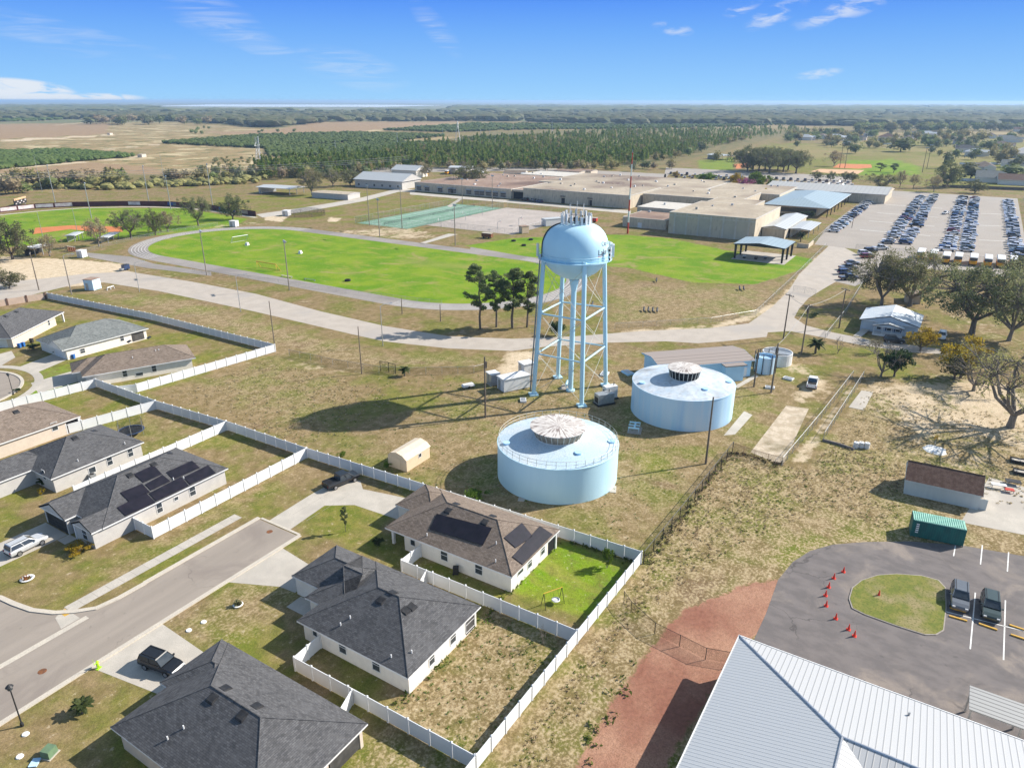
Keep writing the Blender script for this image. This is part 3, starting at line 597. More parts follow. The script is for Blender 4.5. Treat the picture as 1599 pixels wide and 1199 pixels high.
# ---------------------------------------------------------------- haze
hb=B(); hb.box(-46000,-46000,-1.,46000,46000,60.); ho=hb.obj('haze',NT('x').mat); hm=bpy.data.materials.new('haze'); hm.use_nodes=True; ht=hm.node_tree; ht.nodes.clear()
vo=ht.nodes.new('ShaderNodeVolumePrincipled'); vo.inputs['Color'].default_value=(.50,.72,1,1); vo.inputs['Density'].default_value=.0001; vo.inputs['Anisotropy'].default_value=.2
oo=ht.nodes.new('ShaderNodeOutputMaterial'); ht.links.new(vo.outputs[0],oo.inputs['Volume']); ho.data.materials.clear(); ho.data.materials.append(hm); ho['kind']='stuff'
# ---------------------------------------------------------------- houses
def hiproof(m,x0,y0,x1,y1,z,p,axis='y',g0=0,g1=0,th=.2):
    # closed roof solid: slopes (mat 0), fascia and soffit (mat 1), gable ends (mat 2)
    if axis=='x':
        h=(y1-y0)/2; cy=(y0+y1)/2; zr=z+h*p
        a=(x0 if g0 else x0+h,cy,zr); b=(x1 if g1 else x1-h,cy,zr)
        m.face([(x0,y0,z),(x1,y0,z),b,a],0); m.face([(x1,y1,z),(x0,y1,z),a,b],0)
        m.face([(x0,y1,z),(x0,y0,z),a],2 if g0 else 0); m.face([(x1,y0,z),(x1,y1,z),b],2 if g1 else 0)
    else:
        h=(x1-x0)/2; cx=(x0+x1)/2; zr=z+h*p
        a=(cx,y0 if g0 else y0+h,zr); b=(cx,y1 if g1 else y1-h,zr)
        m.face([(x1,y0,z),(x1,y1,z),b,a],0); m.face([(x0,y1,z),(x0,y0,z),a,b],0)
        m.face([(x0,y0,z),(x1,y0,z),a],2 if g0 else 0); m.face([(x1,y1,z),(x0,y1,z),b],2 if g1 else 0)
    q=[(x0,y0),(x1,y0),(x1,y1),(x0,y1)]
    if x1-x0<40 and p>.3:
        e=Vector((0,0,.01)); m.tube([Vector(a)+e,Vector(b)+e],.055,5,0)
        for c,o_,g in (((x0,y0),a,g0),((x1,y1),b,g1),((x0,y1) if axis=='x' else (x1,y0),a,g0),((x1,y0) if axis=='x' else (x0,y1),b,g1)):
            if not g: m.tube([Vector((*c,z))+e,Vector(o_)+e],.05,5,0)
    for i in range(4):
        c,d=q[i],q[(i+1)%4]; m.face([(*c,z-th),(*d,z-th),(*d,z),(*c,z)],1)
    m.face([(*c,z-th) for c in q[::-1]],1)
    for g,xx in ((g0,0),(g1,1)):      # rake boards on gables, 3 cm proud
        if not g: continue
        e=.03 if xx else -.03
        if axis=='x':
            X=(x1 if xx else x0); s=[((X,y0,z),(X,cy,zr)),((X,cy,zr),(X,y1,z))]; n=Vector((e,0,0))
        else:
            Y=(y1 if xx else y0); s=[((x0,Y,z),(cx,Y,zr)),((cx,Y,zr),(x1,Y,z))]; n=Vector((0,e,0))
        for c,d in s:
            c,d=Vector(c)+n,Vector(d)+n; k=Vector((0,0,-.22)); m.face([c,d,d+k,c+k],1); m.face([c+k,d+k,d,c],1)
def win(par,face,plane,pos,z0,ww=.95,hh=1.4,name='window',blind=0):
    # face: '-x','-y','+x','+y' wall; plane coordinate; pos along the wall
    s=-1 if face[0]=='-' else 1
    def bx(m,a0,a1,b0,b1,dep,mi=0):
        lo,hi=sorted((plane+s*.002,plane+s*dep))
        if face[1]=='x': m.box(lo,a0,b0,hi,a1,b1,mi)
        else: m.box(a0,lo,b0,a1,hi,b1,mi)
    f=B(); t=.07
    bx(f,pos-ww/2-t,pos-ww/2,z0-t,z0+hh+t,.05); bx(f,pos+ww/2,pos+ww/2+t,z0-t,z0+hh+t,.05)
    bx(f,pos-ww/2,pos+ww/2,z0-t,z0,.06); bx(f,pos-ww/2,pos+ww/2,z0+hh,z0+hh+t,.05)
    if hh>.9: bx(f,pos-ww/2,pos+ww/2,z0+hh/2-.03,z0+hh/2+.03,.045)
    o=f.obj(name,M['trim'],par); g=B(); bx(g,pos-ww/2,pos+ww/2,z0,z0+hh,.02); g.obj('pane',M['glass'],o); return o
def house(name,label,org,rz,walls,roofs,wm,rm,wins=(),vents=(),pipes=(),solar=(),z=2.6,p=.45,garage=None,voids=(),posts=(),cat='house',mainroof=0,doors=()):
    t=thing(name,label,cat,(org[0],org[1],0),rz)
    b=B()
    for x0,y0,x1,y1 in walls: b.box(x0,y0,-.05,x1,y1,z-.18)
    b.obj('wall',wm,t)
    r=B()
    for i_,q in enumerate(roofs): e_=.035*i_; hiproof(r,q[0]+e_,q[1]+e_,q[2]-e_,q[3]-e_,z+(q[7] if len(q)>7 else 0),p,*q[4:7])
    ro=r.obj('roof',[rm,M['trim'],wm],t)
    for a in wins: win(t,*a)
    if garage:
        face,plane,pos,ww,col=garage; g=B(); s=-1 if face[0]=='-' else 1
        lo,hi=sorted((plane+s*.004,plane+s*.05))
        for k in range(4):
            zz=.02+k*.54
            (g.box(lo,pos-ww/2,zz,hi,pos+ww/2,zz+.51) if face[1]=='x' else g.box(pos-ww/2,lo,zz,pos+ww/2,hi,zz+.51))
        g.obj('garage_door',col,t)
    for face,plane,pos,ww,z0,z1,mm in voids:
        g=B(); s=-1 if face[0]=='-' else 1; lo,hi=sorted((plane+s*.004,plane+s*.03))
        (g.box(lo,pos-ww/2,z0,hi,pos+ww/2,z1) if face[1]=='x' else g.box(pos-ww/2,lo,z0,pos+ww/2,hi,z1)); g.obj('porch_opening' if mm is M['dark'] else 'screen_panel',mm,t)
    for face,plane,pos,ww,z1,mm in doors:
        g=B(); s=-1 if face[0]=='-' else 1; lo,hi=sorted((plane+s*.004,plane+s*.05))
        (g.box(lo,pos-ww/2,.02,hi,pos+ww/2,z1) if face[1]=='x' else g.box(pos-ww/2,lo,.02,pos+ww/2,hi,z1)); g.obj('door',mm,t)
    for x,y,w_ in posts: B().box(x-w_/2,y-w_/2,0,x+w_/2,y+w_/2,z-.2).obj('porch_column',M['trim'],t)
    q=roofs[mainroof]; ca,sa=math.cos(rz),math.sin(rz)
    def loc(x,y): x-=org[0]; y-=org[1]; return (x*ca+y*sa,-x*sa+y*ca)
    def zf(x,y):
        x,y=loc(x,y); best=z
        for q in roofs:
            zz=q[7] if len(q)>7 else 0; hx=[x-q[0],q[2]-x]; hy=[y-q[1],q[3]-y]
            if min(hx+hy)<-.5: continue
            L=(hy if q[4]=='x' else hx)[:]
            if q[4]=='x':
                if not q[5]: L.append(hx[0])
                if not q[6]: L.append(hx[1])
            else:
                if not q[5]: L.append(hy[0])
                if not q[6]: L.append(hy[1])
            best=max(best,z+zz+p*min(L))
        return best
    def grad(x,y): e=.05; return ((zf(x+e,y)-zf(x-e,y))/.1,(zf(x,y+e)-zf(x,y-e))/.1)
    for u,v in vents:
        x,y,zz=onplane(u,v,zf); gx_,gy_=grad(x,y); lx,ly=loc(x,y); a=math.atan2(gy_,gx_)-rz
        m=B(); L=.46
        def pt(i,j,k):
            dx=i*math.cos(a)-j*math.sin(a); dy=i*math.sin(a)+j*math.cos(a); return (lx+dx,ly+dy,zz+p*i+k)
        c=[pt(-L,-L,0),pt(L*.9,-L,0),pt(L*.9,L,0),pt(-L,L,0)]; d=[pt(-L*.8,-L*.85,.2),pt(L*.7,-L*.85,.05),pt(L*.7,L*.85,.05),pt(-L*.8,L*.85,.2)]
        for i in range(4): m.face([c[i],c[(i+1)%4],d[(i+1)%4],d[i]])
        m.face(d); m.obj('roof_vent',M['black'],t)
    for u,v in pipes:
        x,y,zz=onplane(u,v,zf); lx,ly=loc(x,y); B().tube([(lx,ly,zz-.1),(lx,ly,zz+.35)],.07,8).obj('vent_pipe',M['trim'],t)
    for quad in solar:
        mu,mv=sum(q[0] for q in quad)/4,sum(q[1] for q in quad)/4; mx_,my_,mz_=onplane(mu,mv,zf); g0,g1=grad(mx_,my_); c=[onplane(u,v,lambda x,y: mz_+g0*(x-mx_)+g1*(y-my_)) for u,v in quad]; L=[Vector((*loc(x,y),zz+.12)) for x,y,zz in c]; m=B()
        m.face(L,0); m.face([k-Vector((0,0,.07)) for k in L[::-1]],1)
        for i in range(4): m.face([L[i]-Vector((0,0,.07)),L[(i+1)%4]-Vector((0,0,.07)),L[(i+1)%4],L[i]],1)
        so_=m.obj('solar_array',[M['solar'],M['black']],t)
        g=B(); e1=L[1]-L[0]; e2=L[3]-L[0]; nn=max(2,round(e1.length/1.02)); n2=max(1,round(e2.length/1.7)); up_=Vector((0,0,.006))
        for i in range(1,nn):
            a_=L[0]+(L[1]-L[0])*(i/nn); b_=L[3]+(L[2]-L[3])*(i/nn); d_=(e1.normalized())*.012
            g.face([a_-d_+up_,a_+d_+up_,b_+d_+up_,b_-d_+up_])
        g.obj('panel_frame',M['black'],so_)
    return t
SH=(M['shg'],M['shb'],M['shg2'])
# A: white house, brown roof with solar arrays
house('white_house','white house with brown hip roof carrying three black solar arrays beside the blue tanks',(5.5,10.),0,
 [(-5.5,-10,5.4,6.2),(-1.,6.2,5.4,8.6),(-.6,8.6,5.2,11.4)],[(-5.9,-10.4,5.8,9.1,'y',0,0),(-.9,5.,5.8,11.7,'y',0,0)],M['stucco'],M['shb'],
 wins=[('-x',-5.5,-5.4,.85,1.,1.45),('-x',-5.5,-.2,.85,1.,1.45),('-x',-5.5,4.8,1.2,.7,.8),('-y',-10,-1.2,.95,.9,1.3),('-y',-10,2.,.95,.9,1.3),('-y',-10,-3.4,1.4,1.2,.5)],
 vents=[(700,797),(757,815),(712,787),(769,806)],pipes=[(667,836),(775,849),(774,877)],
 solar=[((671,827),(754,852),(768,825),(682,803)),((787,840),(805,856),(832,838),(815,817)),((800,870),(816,882),(863,835),(843,822))],
 voids=[('-y',-10,4.3,1.9,.1,2.2,M['dark'])],posts=[(-5.1,8.4,.35),(5.2,-10.05,.3)],garage=('+y',11.4,2.3,4.6,M['trim']),doors=[('+y',6.2,-3,1.,2.1,M['black'])])
# B: charcoal roof, nearest whole house
house('white_house','white house with charcoal hip roof of stepped gables between two fenced yards',(-12.6,10.),0,
 [(-5.8,-9.8,5.7,4.7),(-2.8,4.7,5.6,6.9),(-1.,6.9,5.6,11.2)],[(-6.3,-10.2,6.1,5.1,'y',0,0),(-3.2,1.,6.1,7.3,'y',0,0),(-1.3,1.,6.1,11.6,'y',0,0)],M['stucco'],M['shg'],
 wins=[('-x',-5.8,-5.6,.85,.95,1.45),('-x',-5.8,-1.,.85,.95,1.45),('-x',-5.8,3.,1.2,.6,.7),('-y',-9.8,-2.2,.9,.8,1.4),('-y',-9.8,1.4,.9,.9,1.4),('-y',-9.8,4.5,.5,1.6,1.9)],
 vents=[(595,937),(613,925),(643,947),(633,953)],pipes=[(532,976),(547,965),(611,1026),(643,1019)],posts=[(-2.2,7.1,.35)],garage=('+y',11.2,2.4,4.8,M['trim']),
 voids=[('-y',-9.8,4.6,1.7,.15,2.3,M['screen'])])
# C: lower left, screened lanai
house('tan_house','cream house with large charcoal hip roof and screened corner lanai nearest the camera',(-31.1,9.),0,
 [(-5.8,-9.2,-1.,8.8),(-1.,-6.6,5.8,8.8),(-.4,8.8,5.8,10.1),(-1.,-9.2,1.7,-6.6),(5.45,-9.2,5.8,-6.6)],[(-6.2,-9.6,6.2,9.4,'y',0,0),(-.8,3.,6.2,10.5,'y',0,0)],M['stuccot'],M['shg'],
 wins=[('-x',-5.8,-2.,.9,.6,.7),('-y',-9.2,-3.,.95,1.,1.4),('-y',-9.2,.4,.9,1.,1.2)],
 vents=[(332,1090),(378,1117),(352,1074),(401,1102)],pipes=[(262,1154),(287,1137)],posts=[(-5.5,8.6,.35)],garage=('+y',10.1,2.6,4.8,M['trim']),
 voids=[('-y',-9.1,3.65,3.5,.15,2.38,M['screen'])])
# D: solar house across the street
house('grey_house','grey house with charcoal roof covered in eight black solar panels beside the street',(-11,56),0,
 [(-10.2,0.4,9.8,6.2),(-10.2,-5.8,9.8,-1.6),(-8.2,-1.6,9.8,.4)],[(-9,-6.2,10.2,6.6,'x',0,0),(-10.6,-.1,0,6.6,'x',1,0),(-10.5,-6.2,-1,-1.3,'x',1,0)],M['stuccog'],M['shg'],
 wins=[('-y',-5.8,-1.,.7,.8,1.4),('-y',-5.8,1.6,1.3,.6,.5),('-y',-5.8,4.2,.8,.9,1.4),('-x',-10.2,-3.8,.8,1.1,1.5)],
 vents=[(240,725),(203,742),(264,708)],pipes=[(271,749),(287,747)],garage=('-x',-10.2,3.2,4.9,M['black']),
 solar=[((209,741),(224,754),(253,741),(240,727)),((227,757),(236,766),(266,752),(254,742)),((188,770),(201,783),(234,769),(222,756)),((183,793),(196,806),(243,785),(228,770)),((233,771),(244,783),(295,759),(283,745)),((260,738),(271,749),(312,731),(300,720)),((287,746),(297,757),(337,739),(325,727))],
 voids=[('-x',-8.2,-.6,1.5,.1,2.3,M['dark'])],posts=[(-10.1,-1.4,.3)])
house('grey_house','grey house with plain charcoal hip roof and long front wing beside the trampoline yard',(-9.6,75),0,
 [(-6.8,-5.8,6.9,5.8),(-30,-.4,-6.8,6)],[(-7.2,-6.2,7.3,6.2,'x',0,0),(-31,-.8,-3,6.3,'x',1,0)],M['stuccog'],M['shg'],
 wins=[('-y',-5.8,-1.2,.8,1.,.9),('-y',-5.8,1.6,.9,.8,1.4),('-y',-5.8,5.,.9,.8,1.4),('-x',-6.8,-3.4,1.6,.7,1.5)],vents=[(117,684),(147,673)],pipes=[(122,720),(195,693)])
house('tan_house','tan house with brown hip roof and open corner porch behind white fence',(-10.5,94),0,
 [(-14,-5.9,8.,5.9),],[(-14.4,-6.3,8.3,6.3,'x',0,0)],M['stuccot'],M['shb'],wins=[('-y',-5.9,4.,1.5,.9,1.4)],vents=[(25,643)],posts=[(8.,-6.,.4)],
 voids=[('-y',-5.9,6.8,1.8,.1,2.3,M['dark'])])
a_=math.radians(-25)
house('white_house','white house with brown hip roof and low front gable by the cul-de-sac',G(214,562,2.6),a_,
 [(-10,-4.6,10,4.6),(-11.4,-1.,-10,4.6)],[(-10.6,-5.2,10.8,5.2,'x',0,0),(-12.2,-1.6,-3,5.4,'x',0,0)],M['stucco'],M['shb'],wins=[('-y',-4.6,-3.,.9,.8,1.4),('-y',-4.6,-.4,.6,1.3,.6),('-y',-4.6,2.5,.9,.8,1.4)],
 vents=[(202,533),(233,527)],pipes=[(207,559),(243,548),(248,547)])
house('white_house','white house with grey green hip roof and two car garage behind the brown roofed one',(25.4,132.6),math.radians(-2),
 [(-9.4,-6,9.2,6),],[(-10.,-6.5,9.7,6.5,'x',0,0),(-10.4,-6.5,0,.5,'x',1,0)],M['stucco'],M['shg2'],wins=[('-y',-6,3.2,1.1,.8,1.3),('-y',-6,-6.,.7,1.,1.)],vents=[(134,509),(163,502)],garage=('-x',-9.4,-3.,4.6,M['trim']),
 voids=[('-y',-6,7.,3.,.2,2.2,M['screen'])])
house('tan_house','tan house with dark grey hip roof and open porch posts at far left edge',(20,158.5),math.radians(34),
 [(-12,-6.4,6.,5.6),],[(-13.,-7,9.4,6.4,'x',0,0)],M['stuccot'],M['shg'],wins=[('-y',-6.4,3.,.9,.8,1.3)],vents=[(25,487),(8,494)],posts=[(9.,-6.6,.35)],garage=('-x',-12,-3.,4.4,M['trim']),cat='house')
house('grey_house','corner of a charcoal hip roof at the lower left edge of the photo',(-49,7),0,[(-5,-9,5.2,9)],[(-5.4,-9.4,5.6,9.4,'y',0,0)],M['stuccog'],M['shg'])
# ---------------------------------------------------------------- white vinyl fences
def fence(label,pl,h=1.8,step=2.4,name='vinyl_fence',m=None,group='white vinyl privacy fences of the estate'):
    m=m or M['white']; x0,y0=pl[0]; t=thing(name,label,'fence',(x0,y0,0),0,group); pl=[(x-x0,y-y0) for x,y in pl]; pb=B(); first=None
    for i in range(len(pl)-1):
        a,b=Vector(pl[i]),Vector(pl[i+1]); L=(b-a).length; n=max(1,round(L/step)); d=(b-a)/n; ang=math.atan2(d.y,d.x)
        for k in range(n):
            c=a+d*(k+.5); hh=h+R.uniform(-.03,.03); zz=.05
            pb.obox(c,zz,d.length-.23,.045,hh-zz,ang); pb.obox(c,hh-.16+.003,d.length-.23,.075,.16,ang)
        for k in range(n+(1 if i==len(pl)-2 else 0)):
            c=a+d*k
            if first is None:
                q=B(); q.obox((0,0),0,.17,.17,h+.08,0); q.prism([(-.105,-.105),(.105,-.105),(.105,.105),(-.105,.105)],h+.08,h+.2,scale=.15)
                first=q.obj('post',m,t); o=first
            else: o=first.copy(); COL.objects.link(o); o.parent=t
            o.location=(c.x,c.y,0); o.rotation_euler=(0,0,ang)
    pb.obj('panel',m,t); return t
fence('white vinyl fence along the back of the yards facing the blue tanks, longest straight run',[(10.2,105.3),(10.0,85),(11.1,66),(11.3,46.2),(12.2,25.5),(13.1,.9),(13.5,-10.8)])
fence('white vinyl fence along the straw covered corridor beside the red path',[(13.5,-10.8),(-3.4,-10.5),(-21.9,-10.2),(-45,-10)])
fence('white vinyl fence between the white house and the charcoal roofed house',[(-3.5,-10.4),(-3.8,13.5),(-.1,13.5)])
fence('short white fence return closing the side yard of the stepped gable house',[(-3.9,9.6),(-6.8,8.6)])
fence('white vinyl fence between the two charcoal roofed houses in the foreground',[(-22,-10.1),(-22.2,12),(-18.5,12.2)])
fence('short white fence return beside the lanai house',[(-22.3,4.),(-25.3,3.)])
fence('white vinyl fence beside the sidewalk along the solar panel house',[(11.1,46.2),(-15.8,46),(-15.8,50.1)])
fence('white vinyl fence between the solar panel house and the trampoline yard',[(11,66),(-15.5,65.6)])
fence('white vinyl fence behind the tan house above the trampoline',[(9.9,85),(-9.6,89.2),(-15,88.6),(-30,88)])
fence('white vinyl fence in front of the cul-de-sac garden',[(10.,105.5),(-6.4,108.4),(-14,109)])
fence('long white vinyl fence along the grass beside the main road',[(41.2,185.8),(44.4,140),(44.4,92.2)])
fence('sunlit white vinyl fence between the brown clearing and the cul-de-sac lawn',[(44.4,92.2),(12.9,95.9),(10.1,98.)])
t=thing('block_wall','tan block wall with brown piers at the left edge by the road','wall',(41.2,185.8,0)); b=B(); c=Vector((29.6-41.2,188.4-185.8)); b.obox(c*1.4,0,c.length*2.8,.2,1.8,math.atan2(c.y,c.x)); b.obj('panel',M['tanwall'],t)
for k in range(7): B().obox(c*(.05+k*.4),0,.45,.45,2.,math.atan2(c.y,c.x)).obj('pier',M['shbr'],t)
# ---------------------------------------------------------------- vehicles
def loft(m,st,mi=0):
    b=len(m.v); n=8
    for x,zb,zt,w in st:
        for y,z in ((-w*.86,zb),(-w,zb+(zt-zb)*.25),(-w,zb+(zt-zb)*.72),(-w*.9,zt),(w*.9,zt),(w,zb+(zt-zb)*.72),(w,zb+(zt-zb)*.25),(w*.86,zb)): m.v.append((x,y,z))
    for i in range(len(st)-1):
        for j in range(n): m.f.append((b+i*n+j,b+i*n+(j+1)%n,b+(i+1)*n+(j+1)%n,b+(i+1)*n+j)); m.m.append(mi)
    m.f.append(tuple(range(b+n-1,b-1,-1))); m.m.append(mi); m.f.append(tuple(b+(len(st)-1)*n+j for j in range(n))); m.m.append(mi)
CAR={'suv':(4.75,.95,[(-2.37,.5,.72,.84),(-2.3,.34,.98,.93),(-1.9,.3,1.06,.95),(.75,.3,1.04,.95),(1.75,.32,.97,.93),(2.22,.36,.82,.86),(2.36,.45,.68,.74)],((-2.22,-2.0),(.95,.15)),1.12,1.70),
 'sedan':(4.7,.91,[(-2.34,.48,.75,.78),(-2.2,.34,.92,.88),(-1.5,.28,.96,.91),(.8,.28,.93,.91),(1.8,.3,.82,.88),(2.2,.34,.70,.82),(2.34,.42,.58,.7)],((-1.85,-1.0),(1.05,.2)),.97,1.42),
 'pickup':(5.7,1.0,[(-2.85,.55,.95,.96),(-2.8,.5,1.1,.99),(.2,.42,1.12,1.),(1.5,.42,1.12,1.),(2.5,.44,1.05,.97),(2.8,.5,.85,.88)],((-.75,-.6),(1.55,.75)),1.12,1.88)}
def greenhouse(m,kind,mg,mp):
    L,w,st,((rb,rt_),(fb,ft)),zb,zt=CAR[kind]; a=w*.9; c=w*.72
    lo=[(rb,-a,zb),(fb,-a,zb),(fb,a,zb),(rb,a,zb)]; hi=[(rt_,-c,zt-.07),(ft,-c,zt-.07),(ft,c,zt-.07),(rt_,c,zt-.07)]
    for i in range(4): m.face([lo[i],lo[(i+1)%4],hi[(i+1)%4],hi[i]],mg)
def roofcap(m,kind,mp):
    L,w,st,((rb,rt_),(fb,ft)),zb,zt=CAR[kind]; c=w*.80
    m.prism([(rt_-.06,-c),(ft+.08,-c),(ft+.08,c),(rt_-.06,c)],zt-.09,zt,mp,scale=.94)
    a=w*.905; cc=w*.735
    for y in (-1,1):
        for xb,xt in ((rb,rt_),(fb,ft),((rb+fb)/2,(rt_+ft)/2)):
            m.tube([(xb,y*a,zb-.02),(xt,y*cc,zt-.06)],.045,4,mp)
def near_car(kind,label,cat,px,rz,pc,name='parked_car',z=0,glass='glass'):
    L,w,st,_,zb,zt=CAR[kind]; x,y=px; t=thing(name,label,cat,(x,y,z),rz)
    m=B(); loft(m,st); roofcap(m,kind,0)
    if kind=='pickup':
        m.box(-2.72,-.82,1.09,-.86,.82,1.125,1)
        for y_ in (-.93,.85): m.box(-2.75,y_,1.1,-.84,y_+.1,1.2,0)
        m.box(-2.8,-.93,1.1,-2.72,.93,1.2,0)
    m.obj('body',[PC[pc],M['dark']],t,smooth=False)
    g=B(); greenhouse(g,kind,0,0); g.obj('window',M[glass],t)
    wr=.36 if kind!='sedan' else .33; wx=(-L*.29,L*.30)
    for xx in wx:
        for s in (-1,1):
            q=B(); q.tube([(0,-.11*s,0),(0,.11*s,0)],wr,16); o=q.obj('wheel',M['tyre'],t,loc=(xx,s*(w-.09),wr))
            q=B(); q.tube([(0,.112*s,0),(0,.125*s,0)],wr*.66,10); q.obj('rim',M['rim'],o)
    for s in (-1,1):
        B().box(L/2-.20,s*w*.66-.16,.66,L/2-.02,s*w*.66+.14,.80).obj('headlight',M['lampw'],t)
        B().box(-L/2-.01,s*w*.78-.1,.72,-L/2+.09,s*w*.78+.1,.95).obj('taillight',M['lampr'],t)
        B().obox((_[1][0]-.25,s*(w+.07)),zb-.04,.16,.16,.14).obj('side_mirror',PC[pc],t)
    B().box(-L/2-.03,-w*.8,.4,-L/2+.06,w*.8,.58).obj('bumper',M['black'],t)
    if kind=='suv':
        for s in (-1,1): B().box(-1.9,s*w*.6-.025,zt,.1,s*w*.6+.025,zt+.05).obj('roof_rail',M['black'],t)
    return t
near_car('suv','silver SUV parked on the driveway of the solar panel house','car',G(43,856),math.radians(3),'silver')
near_car('suv','black SUV on the driveway half hidden by the charcoal roof','car',G(254,1042),math.radians(-80),'black')
near_car('pickup','black pickup truck parked on the driveway beside the white fence','pickup truck',G(534,755),math.atan2(G(556,744)[1]-G(512,762)[1],G(556,744)[0]-G(512,762)[0]),'black','pickup_truck')
near_car('suv','dark grey SUV beside the grass island, nearer the island','car',G(1497,939),math.radians(-178),'grey')
near_car('suv','dark SUV with silver sunshade in its windscreen beside the grass island','car',G(1545,954),math.radians(-178),'green')
near_car('pickup','white pickup truck on the bare ground beside the pump building','pickup truck',G(1268,602),math.radians(6),'white','pickup_truck')
near_car('suv','white SUV parked in oak shade beside the blue grey cottage','car',G(1470,528),math.radians(178),'white')
near_car('suv','black SUV parked in front of the blue grey cottage','car',G(1396,535),math.radians(-75),'black')
def lowcar(kind):
    m=B(); loft(m,CAR[kind][2]); greenhouse(m,kind,1,0); roofcap(m,kind,0); L,w=CAR[kind][:2]
    for xx in (-L*.29,L*.30):
        for s in (-1,1): m.tube([(xx,s*(w-.2),.33),(xx,s*(w+.02),.33)],.34,10,2)
    m.box(L/2-.2,-w*.8,.62,L/2+.005,w*.8,.76,3); m.box(-L/2-.005,-w*.8,.7,-L/2+.1,w*.8,.86,4)
    o=m.obj('parked_car',[PC['white'],M['cglass'],M['tyre'],M['lampw'],M['lampr']]); return o
LC={k:lowcar(k) for k in CAR}
LCused=set()
def putcar(kind,pc,x,y,rz,label,group,name='parked_car',cat='car'):
    s=LC[kind]
    if kind in LCused: o=s.copy(); COL.objects.link(o)
    else: o=s; LCused.add(kind)
    o.location=(x,y,.02); o.scale=(1.12,1.12,1.1); o.rotation_euler=(0,0,rz); o.material_slots[0].link='OBJECT'; o.material_slots[0].material=PC[pc]; o.name=name
    tag(o,label,cat,group); return o
cols=['white']*16+['silver']*11+['grey']*3+['black']*4+['blue']*2+['red']*2+['teal']*2+['green']
def row(x0,x1,y,step,rz,where,group):
    x=x0; 
    while x<x1:
        pc=R.choice(cols); k=R.choice(['suv','suv','sedan','sedan','pickup'])
        if R.random()>.04: putcar(k,pc,x,y+R.uniform(-.3,.3),rz+R.uniform(-.04,.04)+(PI if R.random()<.35 else 0),'%s %s parked in %s'%({'teal':'light blue','green':'dark green'}.get(pc,pc),{'suv':'SUV','sedan':'saloon car','pickup':'pickup truck'}[k],where),group)
        x+=step*R.uniform(.92,1.08)
gp='cars parked in rows in the school lot'
row(288,474,11.0,6.6,-PI/2,'the row along the fence beside the blue roofed cafeteria',gp)
row(270,452,-12.6,5.6,-PI/2,'the left row of the first double row',gp); row(273,458,-18.6,5.6,PI/2,'the right row of the first double row',gp)
row(266,465,-34,5.6,-PI/2,'the left row of the second double row',gp); row(268,462,-40.2,5.6,PI/2,'the right row of the second double row',gp)
row(262,458,-56.6,5.4,PI/2,'the outer single row by the right hand fence',gp)
putcar('sedan','silver',377,-28.4,2.8,'lone silver saloon car driving in the aisle between double rows',None)
for i,(u,v,k,pc) in enumerate(((1374,390,'pickup','white'),(1359,394,'suv','black'),(1350,398,'suv','white'),(1354,403,'suv','red'),(1330,413,'sedan','grey'),(1324,421,'pickup','grey'),(1320,428,'suv','blue'),(1325,437,'pickup','black'))):
    x,y=G(u,v); putcar(k,pc,x,y,math.radians(-52),['white pickup truck','black SUV','white SUV','red SUV','grey saloon car','grey pickup truck','blue SUV','black pickup truck'][i]+' parked at an angle beside the road under the oaks','cars parked at an angle under the oaks')
for i,(u,v) in enumerate(((820,312),(832,313.5),(842,315))): x,y=G(u,v+1.5); putcar('suv',('black','grey','blue')[i],x,y,1.2,('black','grey','blue')[i]+' SUV parked by the long beige school wall','cars by the school wall')
for i,(u,v) in enumerate(((1012,327),(1020,329))): x,y=G(u,v); putcar('suv',('black','red')[i],x,y,.3,('black','red')[i]+' SUV parked in the recess behind the small beige annex','cars by the school annex')
for k in range(34):
    u=1048+k*4.1+R.uniform(-.5,.5); x,y=G(u,272+(u-1048)*.055+(k%3)*2.6); pc=R.choice(cols+['white']*12); kd=R.choice(['suv','sedan','pickup']); putcar(kd,pc,x,y,.3,'%s %s parked in the staff lot behind the flat school roofs'%({'teal':'light blue','green':'dark green'}.get(pc,pc),{'suv':'SUV','sedan':'saloon car','pickup':'pickup truck'}[kd]),'cars in the staff lot behind the school')
for k in range(26):
    u=1190+k*5.6; x,y=G(u,279+(u-1190)*.055+(k%2)*4.5); pc=R.choice(cols+['white']*8); kd=R.choice(['suv','sedan']); putcar(kd,pc,x,y,.1,'%s %s parked in the strip lot before the orange ball field'%({'teal':'light blue','green':'dark green'}.get(pc,pc),{'suv':'SUV','sedan':'saloon car'}[kd]),'cars in the strip lot by the ball field')
# buses
def bus(first=None):
    t=thing('school_bus','yellow school bus with white roof parked facing the oaks','bus',(0,0,0))
    m=B(); m.box(-5,-1.2,.75,4.,1.2,2.,0); m.prism([(4,-1.05),(5,-.95),(5,.95),(4,1.05)],.7,1.75,0); m.box(-5,-1.2,.5,4,1.2,.75,1)
    m.obj('body',[M['bus'],M['black']],t); g=B(); g.box(-4.9,-1.21,2.0,4.0,1.21,2.7); g.prism([(4.,-1.1),(4.12,-1.),(4.12,1.),(4.,1.1)],1.8,2.8); g.obj('window',M['glass'],t)
    r=B(); r.box(-5.,-1.22,2.7,4.1,1.22,2.95); r.prism([(-5,-1.2),(4.05,-1.2),(4.05,1.2),(-5,1.2)],2.95,3.12,scale=.9); r.obj('roof',M['trim'],t)
    for xx in (-3.,3.4):
        for s in (-1,1): B().tube([(xx,s*.95,.5),(xx,s*1.23,.5)],.5,10).obj('wheel',M['tyre'],t)
    return t
b0=bus(); xs=[G(1435,407),G(1455,409),G(1475,413),G(1494,414),G(1518,416),G(1541,418),G(1561,419),G(1581,420),G(1599,424)]
